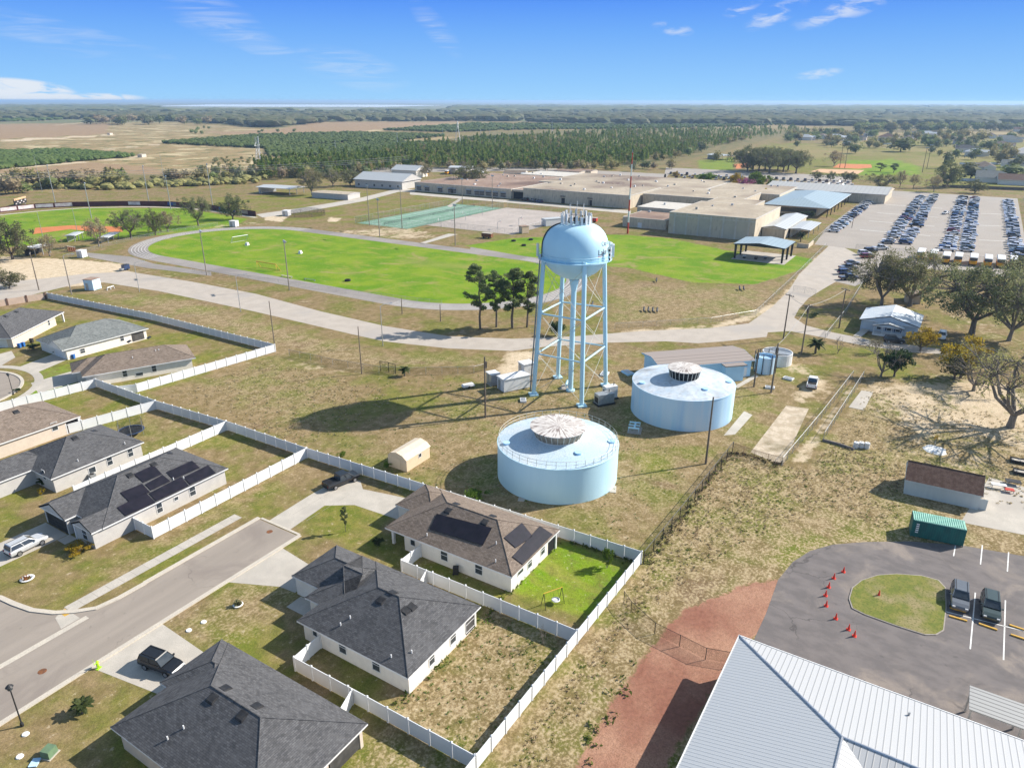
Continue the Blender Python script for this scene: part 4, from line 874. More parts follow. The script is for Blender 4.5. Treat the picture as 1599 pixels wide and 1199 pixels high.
wh=['first from the left of the white roofed row','between the first and third buses','third from the left, dark windscreen below a white roof','fourth from the left','fifth, middle of the bus row','sixth from the left','third from the right edge','second from the right edge','last at the right edge of the photo']
for i,(x,y) in enumerate(xs):
    lb='yellow school bus with white roof, '+wh[i]; o=b0 if i==0 else dup(b0,(x+5,y),PI,lb)
    if i==0: o.location=(x+5,y,0); o.rotation_euler=(0,0,PI); o['label']=lb
    o['group']='school buses parked in a row'
# ---------------------------------------------------------------- vegetation
def leaves(cent,rad,n,size,flat=.6,rng=NR,long=1.):
    # n leaf cards round each clump centre
    c=np.repeat(np.array(cent,float),n,0); r=np.repeat(np.array(rad,float),n)[:,None]
    d=rng.normal(size=c.shape); d/=np.linalg.norm(d,axis=1)[:,None]; d*=rng.random((len(c),1))**.45
    p=c+d*r*np.array([1,1,flat])
    a=rng.normal(size=c.shape); a/=np.linalg.norm(a,axis=1)[:,None]
    b=np.cross(a,rng.normal(size=c.shape)); b/=np.linalg.norm(b,axis=1)[:,None]+1e-9
    s=(size*(.6+.8*rng.random((len(c),1)))); a=a*s*long; b=b*s*.62
    v=np.stack([p-a-b*.3,p-b,p+a+b*.3,p+b],1).reshape(-1,3); f=np.arange(len(v)).reshape(-1,4); return v,f
TREES={}
def proto(key,cat,bark,leaf,h,wd,r0,seed,ncl,nleaf,size,crad,zlo=.28,fork=.2,nprim=4,fill=.75,twigs=0):
    # trunk that forks into limbs reaching for clumps spread through an uneven crown
    rr=random.Random(seed); t=thing('%s_tree'%key.rstrip('0123456789'),'x',cat,(0,0,0)); m=B(); cs=[]; rs=[]
    lob=[(rr.uniform(0,6.28),rr.uniform(.10,.26)) for _ in range(4)]
    cz=h*(1+zlo)/2; hz=h*(1-zlo)/2
    while len(cs)<ncl:
        d=Vector((rr.gauss(0,1),rr.gauss(0,1),rr.gauss(0,1))).normalized(); a=math.atan2(d.y,d.x); k=1+sum(b*math.cos((q+2)*a+p) for q,(p,b) in enumerate(lob)); rad=rr.uniform(fill,1.)*(1 if rr.random()<.8 else .55)
        p=Vector((d.x*wd/2*k*rad,d.y*wd/2*k*rad,cz+d.z*hz*rad*rr.uniform(.86,1.08)))
        if p.z<h*zlo*.85: continue
        cs.append(tuple(p)); rs.append(crad*rr.uniform(.6,1.3))
    f0=Vector((rr.uniform(-.2,.2),rr.uniform(-.2,.2),h*fork)); m.tube([(0,0,-.3),(f0.x*.4,f0.y*.4,h*fork*.5),f0],[r0*1.35,r0*1.02,r0*.95],9,cap=False)
    pr=[]
    for i in range(nprim):
        a=6.28*i/nprim+rr.uniform(-.5,.5); L=wd*.22*rr.uniform(.7,1.3); q=Vector((f0.x+math.cos(a)*L,f0.y+math.sin(a)*L,cz*rr.uniform(.78,1.02))); mid=(f0+q)/2+Vector((math.cos(a),math.sin(a),-.3))*L*.18
        m.tube([f0,mid,q],[r0*.72,r0*.55,r0*.4],7,cap=False); pr.append(q)
    for c in cs:
        c=Vector(c); q=min(pr,key=lambda z:(z-c).length*rr.uniform(.8,1.2)); mid=(q+c)/2+Vector((rr.uniform(-.4,.4),rr.uniform(-.4,.4),rr.uniform(-.1,.5)))
        m.tube([q,mid,c],[r0*.3,r0*.17,r0*.06],5,cap=False)
        for _ in range(twigs):
            e=c+Vector((rr.uniform(-1,1),rr.uniform(-1,1),rr.uniform(-.4,1)))*crad*1.1; m.tube([mid,(mid+e)/2+Vector((0,0,.15)),e],[r0*.12,r0*.07,.012],3,cap=False)
    m.obj('trunk',bark,t,smooth=True)
    v,f=leaves(cs,rs,nleaf,size,.8,np.random.default_rng(seed)); npmesh('crown',v,f,leaf,parent=t)
    TREES[key]=dict(t=t,w=wd*1.08,h=h*1.04,used=False); return t
def plant(key,px,h,w,label,group=None,name=None):
    d=TREES[key]; x,y=px; sc=(w/d['w'],w/d['w'],h/d['h']); rz=R.uniform(0,6.28)
    if d['used']: o=dup(d['t'],(x,y,0),rz,label,group,sc)
    else:
        o=d['t']; d['used']=True; o.location=(x,y,0); o.rotation_euler=(0,0,rz); o.scale=sc; o['label']=label
        if group: o['group']=group
    if name: o.name=name
    return o
proto('oak1','tree',M['bark'],M['oak'],14,18,.5,3,120,58,.21,1.45,.24)
proto('oak2','tree',M['bark'],M['oak'],14,19,.5,11,115,58,.21,1.5,.22)
proto('oak3','tree',M['bark'],M['oak'],10,13,.34,21,84,64,.22,1.3,.1,.12,5,.6)
proto('olive1','tree',M['barkp'],M['olive'],15,17,.42,5,120,62,.2,1.4,.27,.16,5,.7,2)
proto('olive2','tree',M['barkp'],M['olive'],15,21,.46,8,145,62,.2,1.4,.25,.15,6,.7,2)
proto('bare1','tree',M['barkp'],M['tan'],9,9,.2,14,34,5,.12,.9,.32,.14,5,.6,5)
proto('bare2','tree',M['barkp'],M['olivem'],13,17,.42,17,90,26,.15,1.2,.3,.16,6,.6,4)
proto('round1','tree',M['bark'],M['oakd'],6,5,.2,9,36,80,.2,.95,.2,.14,4,.5)
proto('yellow1','tree',M['bark'],M['yel'],6,7,.2,31,38,64,.2,.95,.25,.16,4,.55)
proto('fresh1','tree',M['bark'],M['lgreen'],6,6.5,.2,33,36,70,.22,1.,.15,.12,4,.5)
proto('redbud1','tree',M['bark'],M['pink'],6,7,.16,35,36,60,.22,1.,.2,.14,4,.5)
proto('winter1','tree',M['barkp'],M['tanm'],8,10,.24,41,48,40,.2,1.1,.24,.16,5,.6,3)
def pineproto(key,h,seed):
    rr=random.Random(seed); t=thing('pine_tree','x','tree',(0,0,0)); m=B(); pts_=[(rr.uniform(-.15,.15)*k,rr.uniform(-.15,.15)*k,h*k/5*.97) for k in range(6)]
    m.tube([(0,0,-.2)]+pts_[1:],[.24,.21,.17,.13,.09,.04],7); cs=[]; rd=[]
    for k in range(26):
        z=h*(.30+.68*(k/25)**.85); L=(1-((z/h-.55)/.5)**2)*h*.21*rr.uniform(.5,1.15)+.3 if z/h>.45 else h*.13*rr.uniform(.3,1.); a=rr.uniform(0,6.28)
        b=(L*math.cos(a),L*math.sin(a),z+L*.25); m.tube([(0,0,z-.2),b],[.06,.02],4,cap=False)
        for s in (.55,.8,1.05): cs.append((b[0]*s+rr.uniform(-.3,.3),b[1]*s+rr.uniform(-.3,.3),z+L*.25*s+rr.uniform(0,.4))); rd.append(rr.uniform(.4,.85))
    cs.append((0,0,h*.97)); rd.append(.6)
    m.obj('trunk',M['bark'],t); v,f=leaves(cs,rd,95,.14,.65,np.random.default_rng(seed),1.3); npmesh('crown',v,f,M['pine'],parent=t); TREES[key]=dict(t=t,w=h*.46,h=h,used=False)
pineproto('pine1',12,2); pineproto('pine2',12,5)
def palmproto():
    t=thing('palm_tree','x','palm',(0,0,0)); m=B(); m.tube([(0,0,0),(.05,0,1.2),(.02,.03,2.6)],[.2,.17,.16],8); m.obj('trunk',M['bark'],t); b=B()
    for k in range(34):
        a=k*2.4; e=R.uniform(-.5,1.2); L=R.uniform(1.2,1.7); d=Vector((math.cos(a)*math.cos(e),math.sin(a)*math.cos(e),math.sin(e))); sd_=Vector((-math.sin(a),math.cos(a),0)); p0=Vector((0,0,2.6)); pr=p0
        for s in range(6):
            q=p0+d*(L*(s+1)/6)-Vector((0,0,.5*((s+1)/6)**2)); wd=.34*math.sin(PI*(s+1.3)/7.5)
            for g in (-1,1):
                b.face([pr,pr+sd_*g*wd+Vector((0,0,-.12)),q+sd_*g*wd*.85+Vector((0,0,-.14))+d*.15,q])
            pr=q
    b.obj('crown',M['palm'],t); TREES['palm']=dict(t=t,w=3.2,h=4.1,used=False)
palmproto()
# near and middle trees, each by its own foot
OL='oaks round the blue grey cottage'
for key,u,v,vt,w,lab in (('olive1',1376,478,390,19,'olive green oak behind the left end of the cottage roof'),('olive2',1421,478,388,25,'wide olive oak rising behind the middle of the cottage roof'),
 ('oak1',1517,522,408,24,'tall dark oak with thick trunk right of the cottage'),('olive2',1575,532,410,21,'spreading oak at the right edge with pale leaning trunk'),('oak2',1612,470,396,24,'oak crown cut by the right edge below the buses'),
 ('bare1',1375,588,532,10,'leafless tree in front of the cottage, left of the dark bushy tree'),('bare2',1577,667,535,25,'large grey half bare tree with forked trunk on pale sand'),('bare2',1520,610,556,13,'thin grey brown tree left of the large forked tree')):
    plant(key,G(u,v),hgt(u,v,vt),w,lab,OL if 'bare' not in key else None,{'b':'bare_tree','o':'oak_tree'}[key[0]])
plant('round1',G(1396,588),hgt(1396,588,540),5.5,'leaning dark green bushy tree beside the leafless tree',None,'cedar_tree'); plant('yellow1',G(1437,548),hgt(1437,548,513),7.5,'yellow topped tree beside the dark bushy tree before the cottage',None,'yellow_tree')
plant('yellow1',G(1500,590),hgt(1500,590,527),9.5,'larger golden tree in front of the grey bare tree',None,'yellow_tree'); plant('round1',G(1490,592),hgt(1490,592,553),6,'dark green undergrowth tree at the foot of the golden tree',None,'cedar_tree')
for i,(k,u,v,vt,w) in enumerate((('pine1',750,514,416,7.2),('pine2',775,511,427,6.4),('pine1',800,512,421,8.4),('pine2',823,511,428,6.6))): plant(k,G(u,v),hgt(u,v,vt),w,['tall pine leftmost of the roadside clump by the water tower','slim pine second in the roadside clump by the water tower','broad headed pine third in the roadside clump by the water tower','pine at the tower end of the roadside clump, beside the ladder leg'][i],'pines by the road near the tower')
plant('round1',G(868,524),hgt(868,524,500),4,'low dark bush under the water tower beside the road',None,'bush')
for i,(u,v,h,w,lab) in enumerate(((632,587,2.6,2.6,'small fan palm by the gate in the tank yard'),(1358-85,552,4.2,4.4,'shaggy palm on the grass beside the pump building'),(1250,378,5,4,'palm at the corner of the white gabled school porch'))): plant('palm',G(u,v),h,w,lab)
plant('palm',G(130,1112),1.7,2.2,'dark spiky yucca on the lawn before the lanai house',None,'yucca_plant')
tag(plant('palm',G(68,758),1.6,1.8,'small palm by the grey house wing'),None,'palm')
for k,u,v,vt,w,lab in (('oak3',20,405,342,17,'large dark oak at the left edge by the ball field gate'),('winter1',78,400,366,10,'brown winter tree right of the large oak at the left edge'),('winter1',155,385,340,11,'reddish brown tree left in the row before the ball field'),
 ('oak1',205,372,324,14,'biggest dark tree in the row before the ball field'),('oak3',243,367,327,9,'small green tree right in the row before the ball field'),('winter1',262,362,330,11,'olive brown tree at the right end of the ball field row'),
 ('oak2',310,353,304,14,'dark oak with bare trunk beside the outfield'),('oak3',364,343,303,14,'rounded oak right of the outfield beside the white box'),('oak3',15,450,422,9,'bright green bush at the left edge under the road poles'),
 ('redbud1',1163,301,277,13,'pink flowering tree among the school roofs'),('fresh1',1181,300,267,15,'bright green tree behind the pink flowering tree'),('fresh1',1103,287,269,13,'bright green bush left of the pink tree'),('yellow1',1054,278,267,6,'yellow bush behind the flat school roofs'),
 ('yellow1',1150,299,269,11,'olive gold tree between the pink and the bright green tree'),('fresh1',1203,300,280,6,'green shrub left of the blue roofed cafeteria'),('yellow1',1196,312,294,5,'golden shrub at the left corner of the cafeteria roof'),('yellow1',1083,277,273,4,'small yellow shrub behind the school roofs'),
 ('round1',1262,341,328,6,'round shrub before the cafeteria wall'),('oak2',1375,298,270,20,'wide dark oak at the far corner of the parking lot'),('pine1',1375,268,255,9,'dark pine clump on the green ball field'),('pine2',1395,270,256,8,'right hand pine on the green ball field'),
 ('winter1',1405,293,266,9,'thin brown tree behind the parking lot'),('winter1',1426,294,272,9,'second thin brown tree behind the parking lot'),('winter1',1458,300,273,12,'wide grey brown tree behind the double row of cars'),('oak3',1478,293,250,17,'dark oak before the far housing'),('round1',1478,291,270,14,'dense bright sided tree below the dark oak before the far housing'),
 ('oak3',1522,302,281,14,'low oak at the end of the second aisle'),('winter1',1302,250+10,235,16,'brown tree beside the ball field dugout'),('oak3',1155,253,235,12,'oak on green grass near the white roofed shelter'),('oak3',735,292,255,22,'broad oak behind the brown classroom roof'),('olive1',664,277,256,12,'pale trunked tree left of the yellow buses'),('bare1',725,275,247,14,'bare grey tree before the pine wood'),
 ('olive2',487,305,262,16,'tall pale tree beside the open shed'),('olive1',520,292,262,18,'second tall pale tree behind the white barn'),('oak3',547,290,265,14,'dense tree at the left end of the white barn')):
    x,y=G(u,v); plant(k,(x,y),hgt(u,v,vt),w,lab,None,{'o':'oak_tree','w':'winter_tree','r':'leafy_tree','f':'green_tree','y':'yellow_tree','p':'pine_tree','b':'bare_tree'}[k[0]] if k!='redbud1' else 'redbud_tree')
for i in range(9):
    u=1165+i*9.5+R.uniform(-2,2); v=266+R.uniform(-1,6); plant(R.choice(['oak3','oak1']),G(u,v),R.uniform(16,21),R.uniform(22,30),'dark oak in the dense grove between the ball fields','oaks in the grove between ball fields','oak_tree')
for i,u in enumerate((1275,1297,1320,1330)): plant('oak3',G(u,281+i*.8),6.5,9,'small oak in the line along the strip lot','oaks along the strip lot','oak_tree')
for u,v,h,lab in ((948,890,2.2,'young magnolia on the bright lawn by the fence'),): 
    o=plant('fresh1',G(948,886),3.,1.6,lab,None,'young_tree')
plant('bare1',G(848,1006),2.7,1.4,'bare sapling in the corner of the straw coloured yard',None,'sapling'); plant('pine2',G(540,830),hgt(540,830,792),1.,'slim young tree on the lawn before the brown roofed house',None,'young_tree')
plant('bare2',G(1365,560-8),4,4,'thin leafless shrub on the grass by the driveway',None,'shrub'); plant('bare1',G(1308,552),hgt(1308,552,524),3.5,'thin bare shrub beside the wire fence',None,'shrub')
plant('fresh1',G(741,784),1.9,3.8,'bright green bush at the foot of the front tank shadow',None,'bush'); plant('round1',G(52,606-60),1.6,2.5,'dark clipped shrub by the white garage',None,'shrub'); plant('yellow1',G(126,860),1.1,3.6,'golden planting bed at the corner of the solar house',None,'shrub'); plant('fresh1',G(535,714),1.1,1.4,'small bright shrub behind the white fence near the shed',None,'shrub'); plant('fresh1',G(604,731),1.,1.2,'small weed bush beside the tan shed',None,'shrub')
plant('yellow1',G(66,773),1.3,1.1,'little yellow palm like shrub before the long grey wing',None,'shrub'); plant('round1',G(590,853),1.4,1.3,'rounded shrub at the porch of the brown roofed house',None,'shrub'); plant('round1',G(28,612),.9,1.2,'low shrub on the curb strip by the cul-de-sac',None,'shrub'); plant('round1',G(1272,495),1.2,2,'dark bush by the gate on the wire fence',None,'shrub')
for i,(u,v) in enumerate(((108,556),(90,553))): plant('round1',G(u,v),1.1,1.6,['dark shrub left of the brown house door','dark shrub by the white garage corner'][i],None,'shrub')
# ---- masses seen far off
def pinpoly(u,v,poly):
    c=False
    for i in range(len(poly)):
        (ax,ay),(bx,by)=poly[i],poly[i-1]
        if (ay>v)!=(by>v) and u<(bx-ax)*(v-ay)/(by-ay)+ax: c=not c
    return c
def samp(poly,n,rr=R,jit=True):
    us=[p[0] for p in poly]; vs=[p[1] for p in poly]; out=[]
    while len(out)<n:
        u,v=rr.uniform(min(us),max(us)),rr.uniform(min(vs),max(vs))
        if pinpoly(u,v,poly): out.append(G(u,v))
    return out
def ico(sub,jit,rng):
    bm=bmesh.new(); bmesh.ops.create_icosphere(bm,subdivisions=sub,radius=1.)
    v=np.array([x.co[:] for x in bm.verts]); f=np.array([[y.index for y in x.verts] for x in bm.faces]); bm.free()
    v*=(1+jit*rng.uniform(-1,1,(len(v),1))); return v,f
def cluster(kind,rng):
    V=[];Fs=[];o=0
    if kind=='pine':      # ragged conical tufts on a bare stem
        k=22; z=.28+.72*rng.random(k)**.8; r=(1.04-z)*.34+.03; a=rng.random(k)*6.28
        c=np.stack([np.cos(a)*r*rng.random(k)**.5,np.sin(a)*r*rng.random(k)**.5,z],1); v,f=leaves(c,r*.45+.04,4,.085,.8,rng,1.2)
        t=np.concatenate([f[:,[0,1,2]],f[:,[0,2,3]]]); s=np.array([[-.02,0,0],[.02,0,0],[0,0,.8],[0,-.02,0],[0,.02,0],[0,0,.8]]); return np.concatenate([v,s]),np.concatenate([t,np.array([[0,1,2],[3,4,5]])+len(v)])
    if kind=='oak':
        k=24; d=rng.normal(size=(k,3)); d/=np.linalg.norm(d,axis=1)[:,None]; c=d*np.array([.34,.34,.36])*(.75+.4*rng.random((k,1)))+np.array([0,0,.55]); v,f=leaves(c,[.17]*k,8,.07,.8,rng)
        s=np.array([[-.03,0,0],[.03,0,0],[0,0,.5]]); bv,bf=ico(1,.2,rng); bv=bv*np.array([.30,.30,.30])+np.array([0,0,.52]); t=np.concatenate([f[:,[0,1,2]],f[:,[0,2,3]],np.array([[0,1,2]])+len(v),bf+len(v)+3]); return np.concatenate([v,s,bv]),t
    if kind=='blob':
        v,f=ico(1,.22,rng); v=v*np.array([.5,.5,.5])+np.array([0,0,.5]); return v,f
    v,f=ico(1,.25,rng); v=v*np.array([.5,.5,.5])+np.array([0,0,.4]); return v,f
def scatter(name,kind,pos,hr,wr,mat,seed=1,nv=4):
    rng=np.random.default_rng(seed); base=[cluster(kind,rng) for _ in range(nv)]; V=[];Fs=[];o=0; pos=np.array(pos); idx=rng.integers(0,nv,len(pos))
    for k in range(nv):
        p=pos[idx==k]; n=len(p); v,f=base[k]
        h=rng.uniform(*hr,n); w_=rng.uniform(*wr,n)*h; a=rng.uniform(0,6.28,n); ca,sa=np.cos(a)[:,None],np.sin(a)[:,None]
        X=(v[None,:,0]*ca-v[None,:,1]*sa)*w_[:,None]+p[:,0,None]; Y=(v[None,:,0]*sa+v[None,:,1]*ca)*w_[:,None]+p[:,1,None]; Z=v[None,:,2]*h[:,None]+0*X
        V.append(np.stack([X,Y,Z],2).reshape(-1,3)); Fs.append((f[None]+(np.arange(n)*len(v))[:,None,None]).reshape(-1,3)+o); o+=n*len(v)
    ob=npmesh(name,np.concatenate(V),np.concatenate(Fs),mat); ob['kind']='stuff'; return ob
PW=((405,266),(470,258),(540,249),(600,241),(650,233),(700,226),(760,219),(830,216),(880,212),(930,207),(1000,204),(1120,200),(1262,204),(1228,212),(1185,217),(1110,232),(1060,246),(1010,256),(900,263),(800,264),(700,264),(640,262),(560,272),(480,278),(410,280),(392,272))
scatter('pine_wood','pine',samp(PW,2900),(5.5,10),(.65,1.),M['pinef'],3)
scatter('mixed_wood','oak',samp(PW,420),(5,9),(1.1,1.7),M['olivem'],23); scatter('mixed_wood','pine',samp(PW,500),(9,14),(.5,.8),M['pinef'],24)
front=[]
for i in range(150):
    u=R.uniform(395,1120); v0=262 if u>640 else 280-(u-395)*.07
    if u>1000: v0=256-(u-1000)*.2
    front.append(G(u,v0-R.random()**1.6*16))
rng=np.random.default_rng(5); pv=[cluster('pine',rng) for _ in range(4)]; pms=[]
for v,f in pv: o=npmesh('pine_tree',v,f,M['pinef']); pms.append(o)
for i,p in enumerate(front):
    o=pms[i] if i<4 else pms[i%4].copy()
    if i>=4: COL.objects.link(o)
    h=R.uniform(7,11); w_=h*R.uniform(.7,1.05); o.location=(*p,0); o.scale=(w_,w_,h); o.rotation_euler=(0,0,R.uniform(0,6)); tag(o,'dark green pine along the near edge of the pine wood behind the school','tree','pines along the near edge of the wood')
ov=[cluster('oak',rng) for _ in range(4)]; oms=[npmesh('broadleaf_tree',v,f,m) for (v,f),m in zip(ov,(M['olivem'],M['oakm'],M['tanm'],M['farw']))]; cnt=0
def midtree(u,v,h,w_,label,group,k=None):
    global cnt
    k=R.randrange(4) if k is None else k
    o=oms[k]
    if o.get('label'): o=o.copy(); COL.objects.link(o)
    cnt+=1; x,y=G(u,v); o.location=(x,y,0); o.scale=(w_,w_,h); o.rotation_euler=(0,0,R.uniform(0,6)); tag(o,label,'tree',group)
for i in range(40): u=R.uniform(-20,185); midtree(u,298-R.random()*14+ (6 if u<60 else 0),R.uniform(7,12),R.uniform(11,19),'brushy olive brown tree in the thicket behind the outfield','thicket trees behind the outfield',R.choice([0,0,2,2,1]))
for i in range(48): u=R.uniform(260,640); midtree(u,286-R.random()*10-(u-260)*.025,R.uniform(6,10),R.uniform(7,12),'mixed green and brown tree in front of the young pines','trees in front of the young pines',R.choice([0,1,2,3]))
for i in range(36): u=R.uniform(640,1050); midtree(u,268-R.random()*6,R.uniform(6,9),R.uniform(7,11),'shrubby tree at the foot of the pine wood','shrubby trees at the foot of the pine wood',R.choice([0,0,2,3]))
for u,v,h,w_ in ((1207,256,10,13),(1218,250,8,10),(1335,240,9,13),(1305,222+5,9,14),(1322,231,7,12),(1369,232,6,10),(1406,237,13,25),(1240,219,9,14),(1258,212,9,14),(1289,215,10,16),(1230,222,8,12),(1360,215,10,16),(1445,228,12,20),(1452,231,9,12),(1463,232,8,9),(1455,240,6,8),(1467,244,5,6),(1503,216,10,20),(1530,222,11,20),(1545,235,10,16),(1492,262-14,8,8),(1516,250,6,9),(1550,247,7,8),(1570,247,7,9),(1580,218,9,16),(1595,212,9,14),(1515,281,9,16),(1583,277,8,18),(1478,263,10,9),(1075,244,8,9),(1095,238,9,12),(1118,252,7,8)):
    midtree(u,v,h*1.4,w_*1.45,'rounded dark tree scattered among the far houses and ball fields','trees among the far houses',R.choice([1,1,3,0]))
for i in range(70): u=R.uniform(1235,1600); midtree(u,R.uniform(211,232)+max(0,u-1470)*R.random()*.35,R.uniform(8,13),R.uniform(10,18),'bushy tree between the roofs of the far houses','trees between the far houses',R.choice([0,1,1,3]))
for i in range(60): u=R.uniform(1330,1610); midtree(u,205.5-R.random()*2.5+(1610-u)*.004,R.uniform(14,20),R.uniform(22,34),'tall dark tree in the belt behind the far houses','tree belt behind the far houses',R.choice([1,3,1,0]))
for i in range(46): u=R.uniform(1225,1345); midtree(u,220-R.random()*12,R.uniform(8,12),R.uniform(11,18),'tree behind the far houses left of the tall belt','trees left of the tall belt',R.choice([1,3,0]))
for i in range(24): u=R.uniform(140,330); midtree(u,191+R.random()*5,R.uniform(16,24),R.uniform(26,44),'dark clump of trees on the rim of the far tan field','tree clumps on the rim of the far field',R.choice([1,3,2]))
for i in range(16): u=R.choice([R.uniform(395,490),R.uniform(296,330)]); midtree(u,206+R.uniform(-5,5),R.uniform(5,8),R.uniform(6,9),'lone small tree on the far tan pasture','lone trees on the far pasture',1)
def orchard(poly,n,hr,wr,sd,m='grove'): scatter('citrus_grove' if m=='grove' else 'thicket_scrub','blob',samp(poly,n),hr,wr,M[m],sd)
orchard(((-60,240),(0,238),(100,236),(215,245),(130,252),(0,265),(-60,272)),1500,(3.5,5.),(1.3,1.8),5); orchard(((250,224),(400,212),(560,208),(700,213),(600,222),(500,225),(415,232),(330,229)),2200,(3.5,5),(1.4,2.),6)
orchard(((-100,178),(60,176),(145,184),(50,190),(-100,191)),1100,(5,8),(2.,3.),7); orchard(((415,232),(600,222),(720,225),(560,242),(420,245)),1400,(3,4.5),(1.2,1.8),8); orchard(((600,204),(740,194),(1000,196),(1240,195),(1100,200),(960,202),(820,203),(700,207)),1500,(4,6),(1.4,2.2),9)
orchard(((-20,293),(180,297),(400,287),(420,280),(200,288),(60,284)),240,(2.,4),(1.2,2.),10,'olivem'); orchard(((720,216),(830,212),(880,210),(800,215),(740,220)),260,(2.5,3.5),(1.,1.3),12)
scatter('far_wood','blob',samp(((-120,188),(140,187),(300,190.5),(420,200),(520,190.5),(760,189.5),(1000,195),(1340,197),(1700,196),(1700,177),(-120,177)),3600),(10,20),(2.,3.4),M['farw'],11)
scatter('far_wood','blob',samp(((-200,177),(1800,177),(1800,166.8),(715,166.8),(705,176.5),(230,176.5),(225,166.8),(-200,166.8)),2000),(12,26),(4.,9.),M['farw'],13)
scatter('scrub_patches','oak',samp(((70,300),(400,287),(400,270),(200,280)),110)+samp(((330,262),(460,262),(460,240),(330,250)),60),(1.5,4),(1.,1.8),M['olive'],14)
# near weeds and dead tufts
def tufts(name,pos,h,m,seed,n=9):
    rng=np.random.default_rng(seed); p=np.array(pos); c=np.concatenate([p,np.full((len(p),1),h*.45)],1); v,f=leaves(c,rng.uniform(.5,1.3,len(p))*h*1.5,n,h*.42,.35,rng,1.3); v[:,2]=np.abs(v[:,2]); o=npmesh(name,v,f,m); o['kind']='stuff'
def insamp(poly,n): 
    us=[p[0] for p in poly]; vs=[p[1] for p in poly]; out=[]
    while len(out)<n:
        q=(R.uniform(min(us),max(us)),R.uniform(min(vs),max(vs)))
        if pinpoly(*q,poly): out.append(q)
    return out
SC1=[(-30,-12),(13.8,-12),(50,-12.5),(50,-24),(62,-25),(60,-36),(38,-38),(40,-28),(24,-20),(10,-16),(2,-14.5),(-40,-16)]
tufts('dead_grass_tufts',insamp(SC1,1300),.16,M['straw'],3); tufts('weeds',insamp(SC1,420),.17,M['weed'],4)
tufts('weeds',insamp([(-21,-10),(-4,-10),(-4,0),(-21,0)],180)+insamp([(15,-8),(48,-8),(60,40),(30,85),(14,60)],700),.16,M['weed'],5); tufts('dead_grass_tufts',insamp([(50,-26),(96,-27),(90,-60),(56,-60)],900)+insamp([(14,90),(40,88),(40,50),(14,48)],500),.24,M['straw'],6)
tufts('dead_grass_tufts',[(x,-11.5-(x-13)*.01+R.gauss(0,.35)) for x in np.arange(14,50,.55)]+[(50+R.gauss(0,.4),-11.8-R.random()*8) for _ in range(40)],.3,M['tan'],8); tufts('weeds',[(x,-11.4+R.gauss(0,.5)) for x in np.arange(14,50,1.6)]+[(13.6+R.gauss(0,.5),-10+R.uniform(0,9)) for _ in range(60)]+[(x,.3+R.gauss(0,.3)) for x in np.arange(-20,12,.6)]+insamp(Pp((880,1190),(990,1020),(1004,1026),(925,1199)),16),.35,M['weed'],7)
# ---------------------------------------------------------------- waterworks
TX,TY=59.7,23.4
t=thing('water_tower','tall light blue water tower on four braced legs with antennas on its domed tank','water tower',(TX,TY,0))
RT=6.15; zr=26.9
prof=[(.55,22.6),(1.1,22.9),(2.6,23.35),(4.2,24.3),(5.4,25.5),(RT,26.8),(RT,28.6)]+[(RT*math.cos(a)**.62,28.6+4.75*math.sin(a)) for a in [i*PI/2/11 for i in range(1,12)]]+[(.01,33.36)]
tk=B().lathe(prof,56).obj('tank',M['blue'],t,smooth=True)
B().lathe([(RT+.02,27.75),(RT+.07,27.8),(RT+.02,27.85)],56).obj('weld_seam',M['blue'],tk)
legs=[(53.9,28.6),(54.,18.),(66.,18.6),(64.7,29.)]; tops=[]
for x,y in legs:
    lx,ly=x-TX,y-TY; k=RT*1.0/math.hypot(lx,ly); tops.append((lx*k,ly*k))
def lp(i,z): f=z/27.2; a=(legs[i][0]-TX,legs[i][1]-TY); return Vector((a[0]+(tops[i][0]-a[0])*f,a[1]+(tops[i][1]-a[1])*f,z))
for i in range(4):
    b=B(); b.tube([lp(i,.25),lp(i,27.2)],.42,12); o=b.obj('leg',M['blue'],t)
    c=lp(i,0); B().obox((c.x,c.y),0,1.7,1.7,.3,PI/4).obj('footing',M['blue'],o)
b=B(); b.tube([(0,0,.3),(0,0,20.5),(0,0,22.7)],[.5,.5,.95],16); rs=b.obj('riser_pipe',M['blue'],t); B().tube([(0,0,0),(0,0,.35)],.9,16).obj('footing',M['blue'],rs)
for z in (8.6,16.6):
    for i in range(4): B().tube([lp(i,z),lp((i+1)%4,z)],.17,8).obj('strut',M['blue'],t)
for a0,a1 in ((.6,8.6),(8.6,16.6),(16.6,26.)):
    for i in range(4):
        j=(i+1)%4
        B().tube([lp(i,a0),lp(j,a1)],.045,5).obj('brace_rod',M['rail'],t); B().tube([lp(j,a0),lp(i,a1)],.045,5).obj('brace_rod',M['rail'],t)
b=B().lathe([(RT,26.75),(RT+.75,26.75),(RT+.75,26.95),(RT,26.95)],56); b.obj('balcony',M['blue'],t)
b=B()
for z in (27.45,27.95): b.lathe([(RT+.70,z-.025),(RT+.74,z),(RT+.70,z+.025),(RT+.66,z),(RT+.70,z-.025)],56)
for k in range(28): a=k*2*PI/28; p=((RT+.7)*math.cos(a),(RT+.7)*math.sin(a)); b.tube([(*p,26.95),(*p,27.97)],.03,4)
b.obj('railing',M['blue'],t)
b=B(); b.lathe([(2.35,33.0),(2.4,33.05),(2.35,33.1)],32)
for k in range(12):
    a=k*PI/6; b.tube([(2.3*math.cos(a),2.3*math.sin(a),32.4),(2.3*math.cos(a),2.3*math.sin(a),34.3)],.06,5)
for z in (33.6,34.3): b.lathe([(2.3,z-.05),(2.36,z),(2.3,z+.05),(2.24,z),(2.3,z-.05)],32)
b.obj('antenna_frame',M['black'],t)
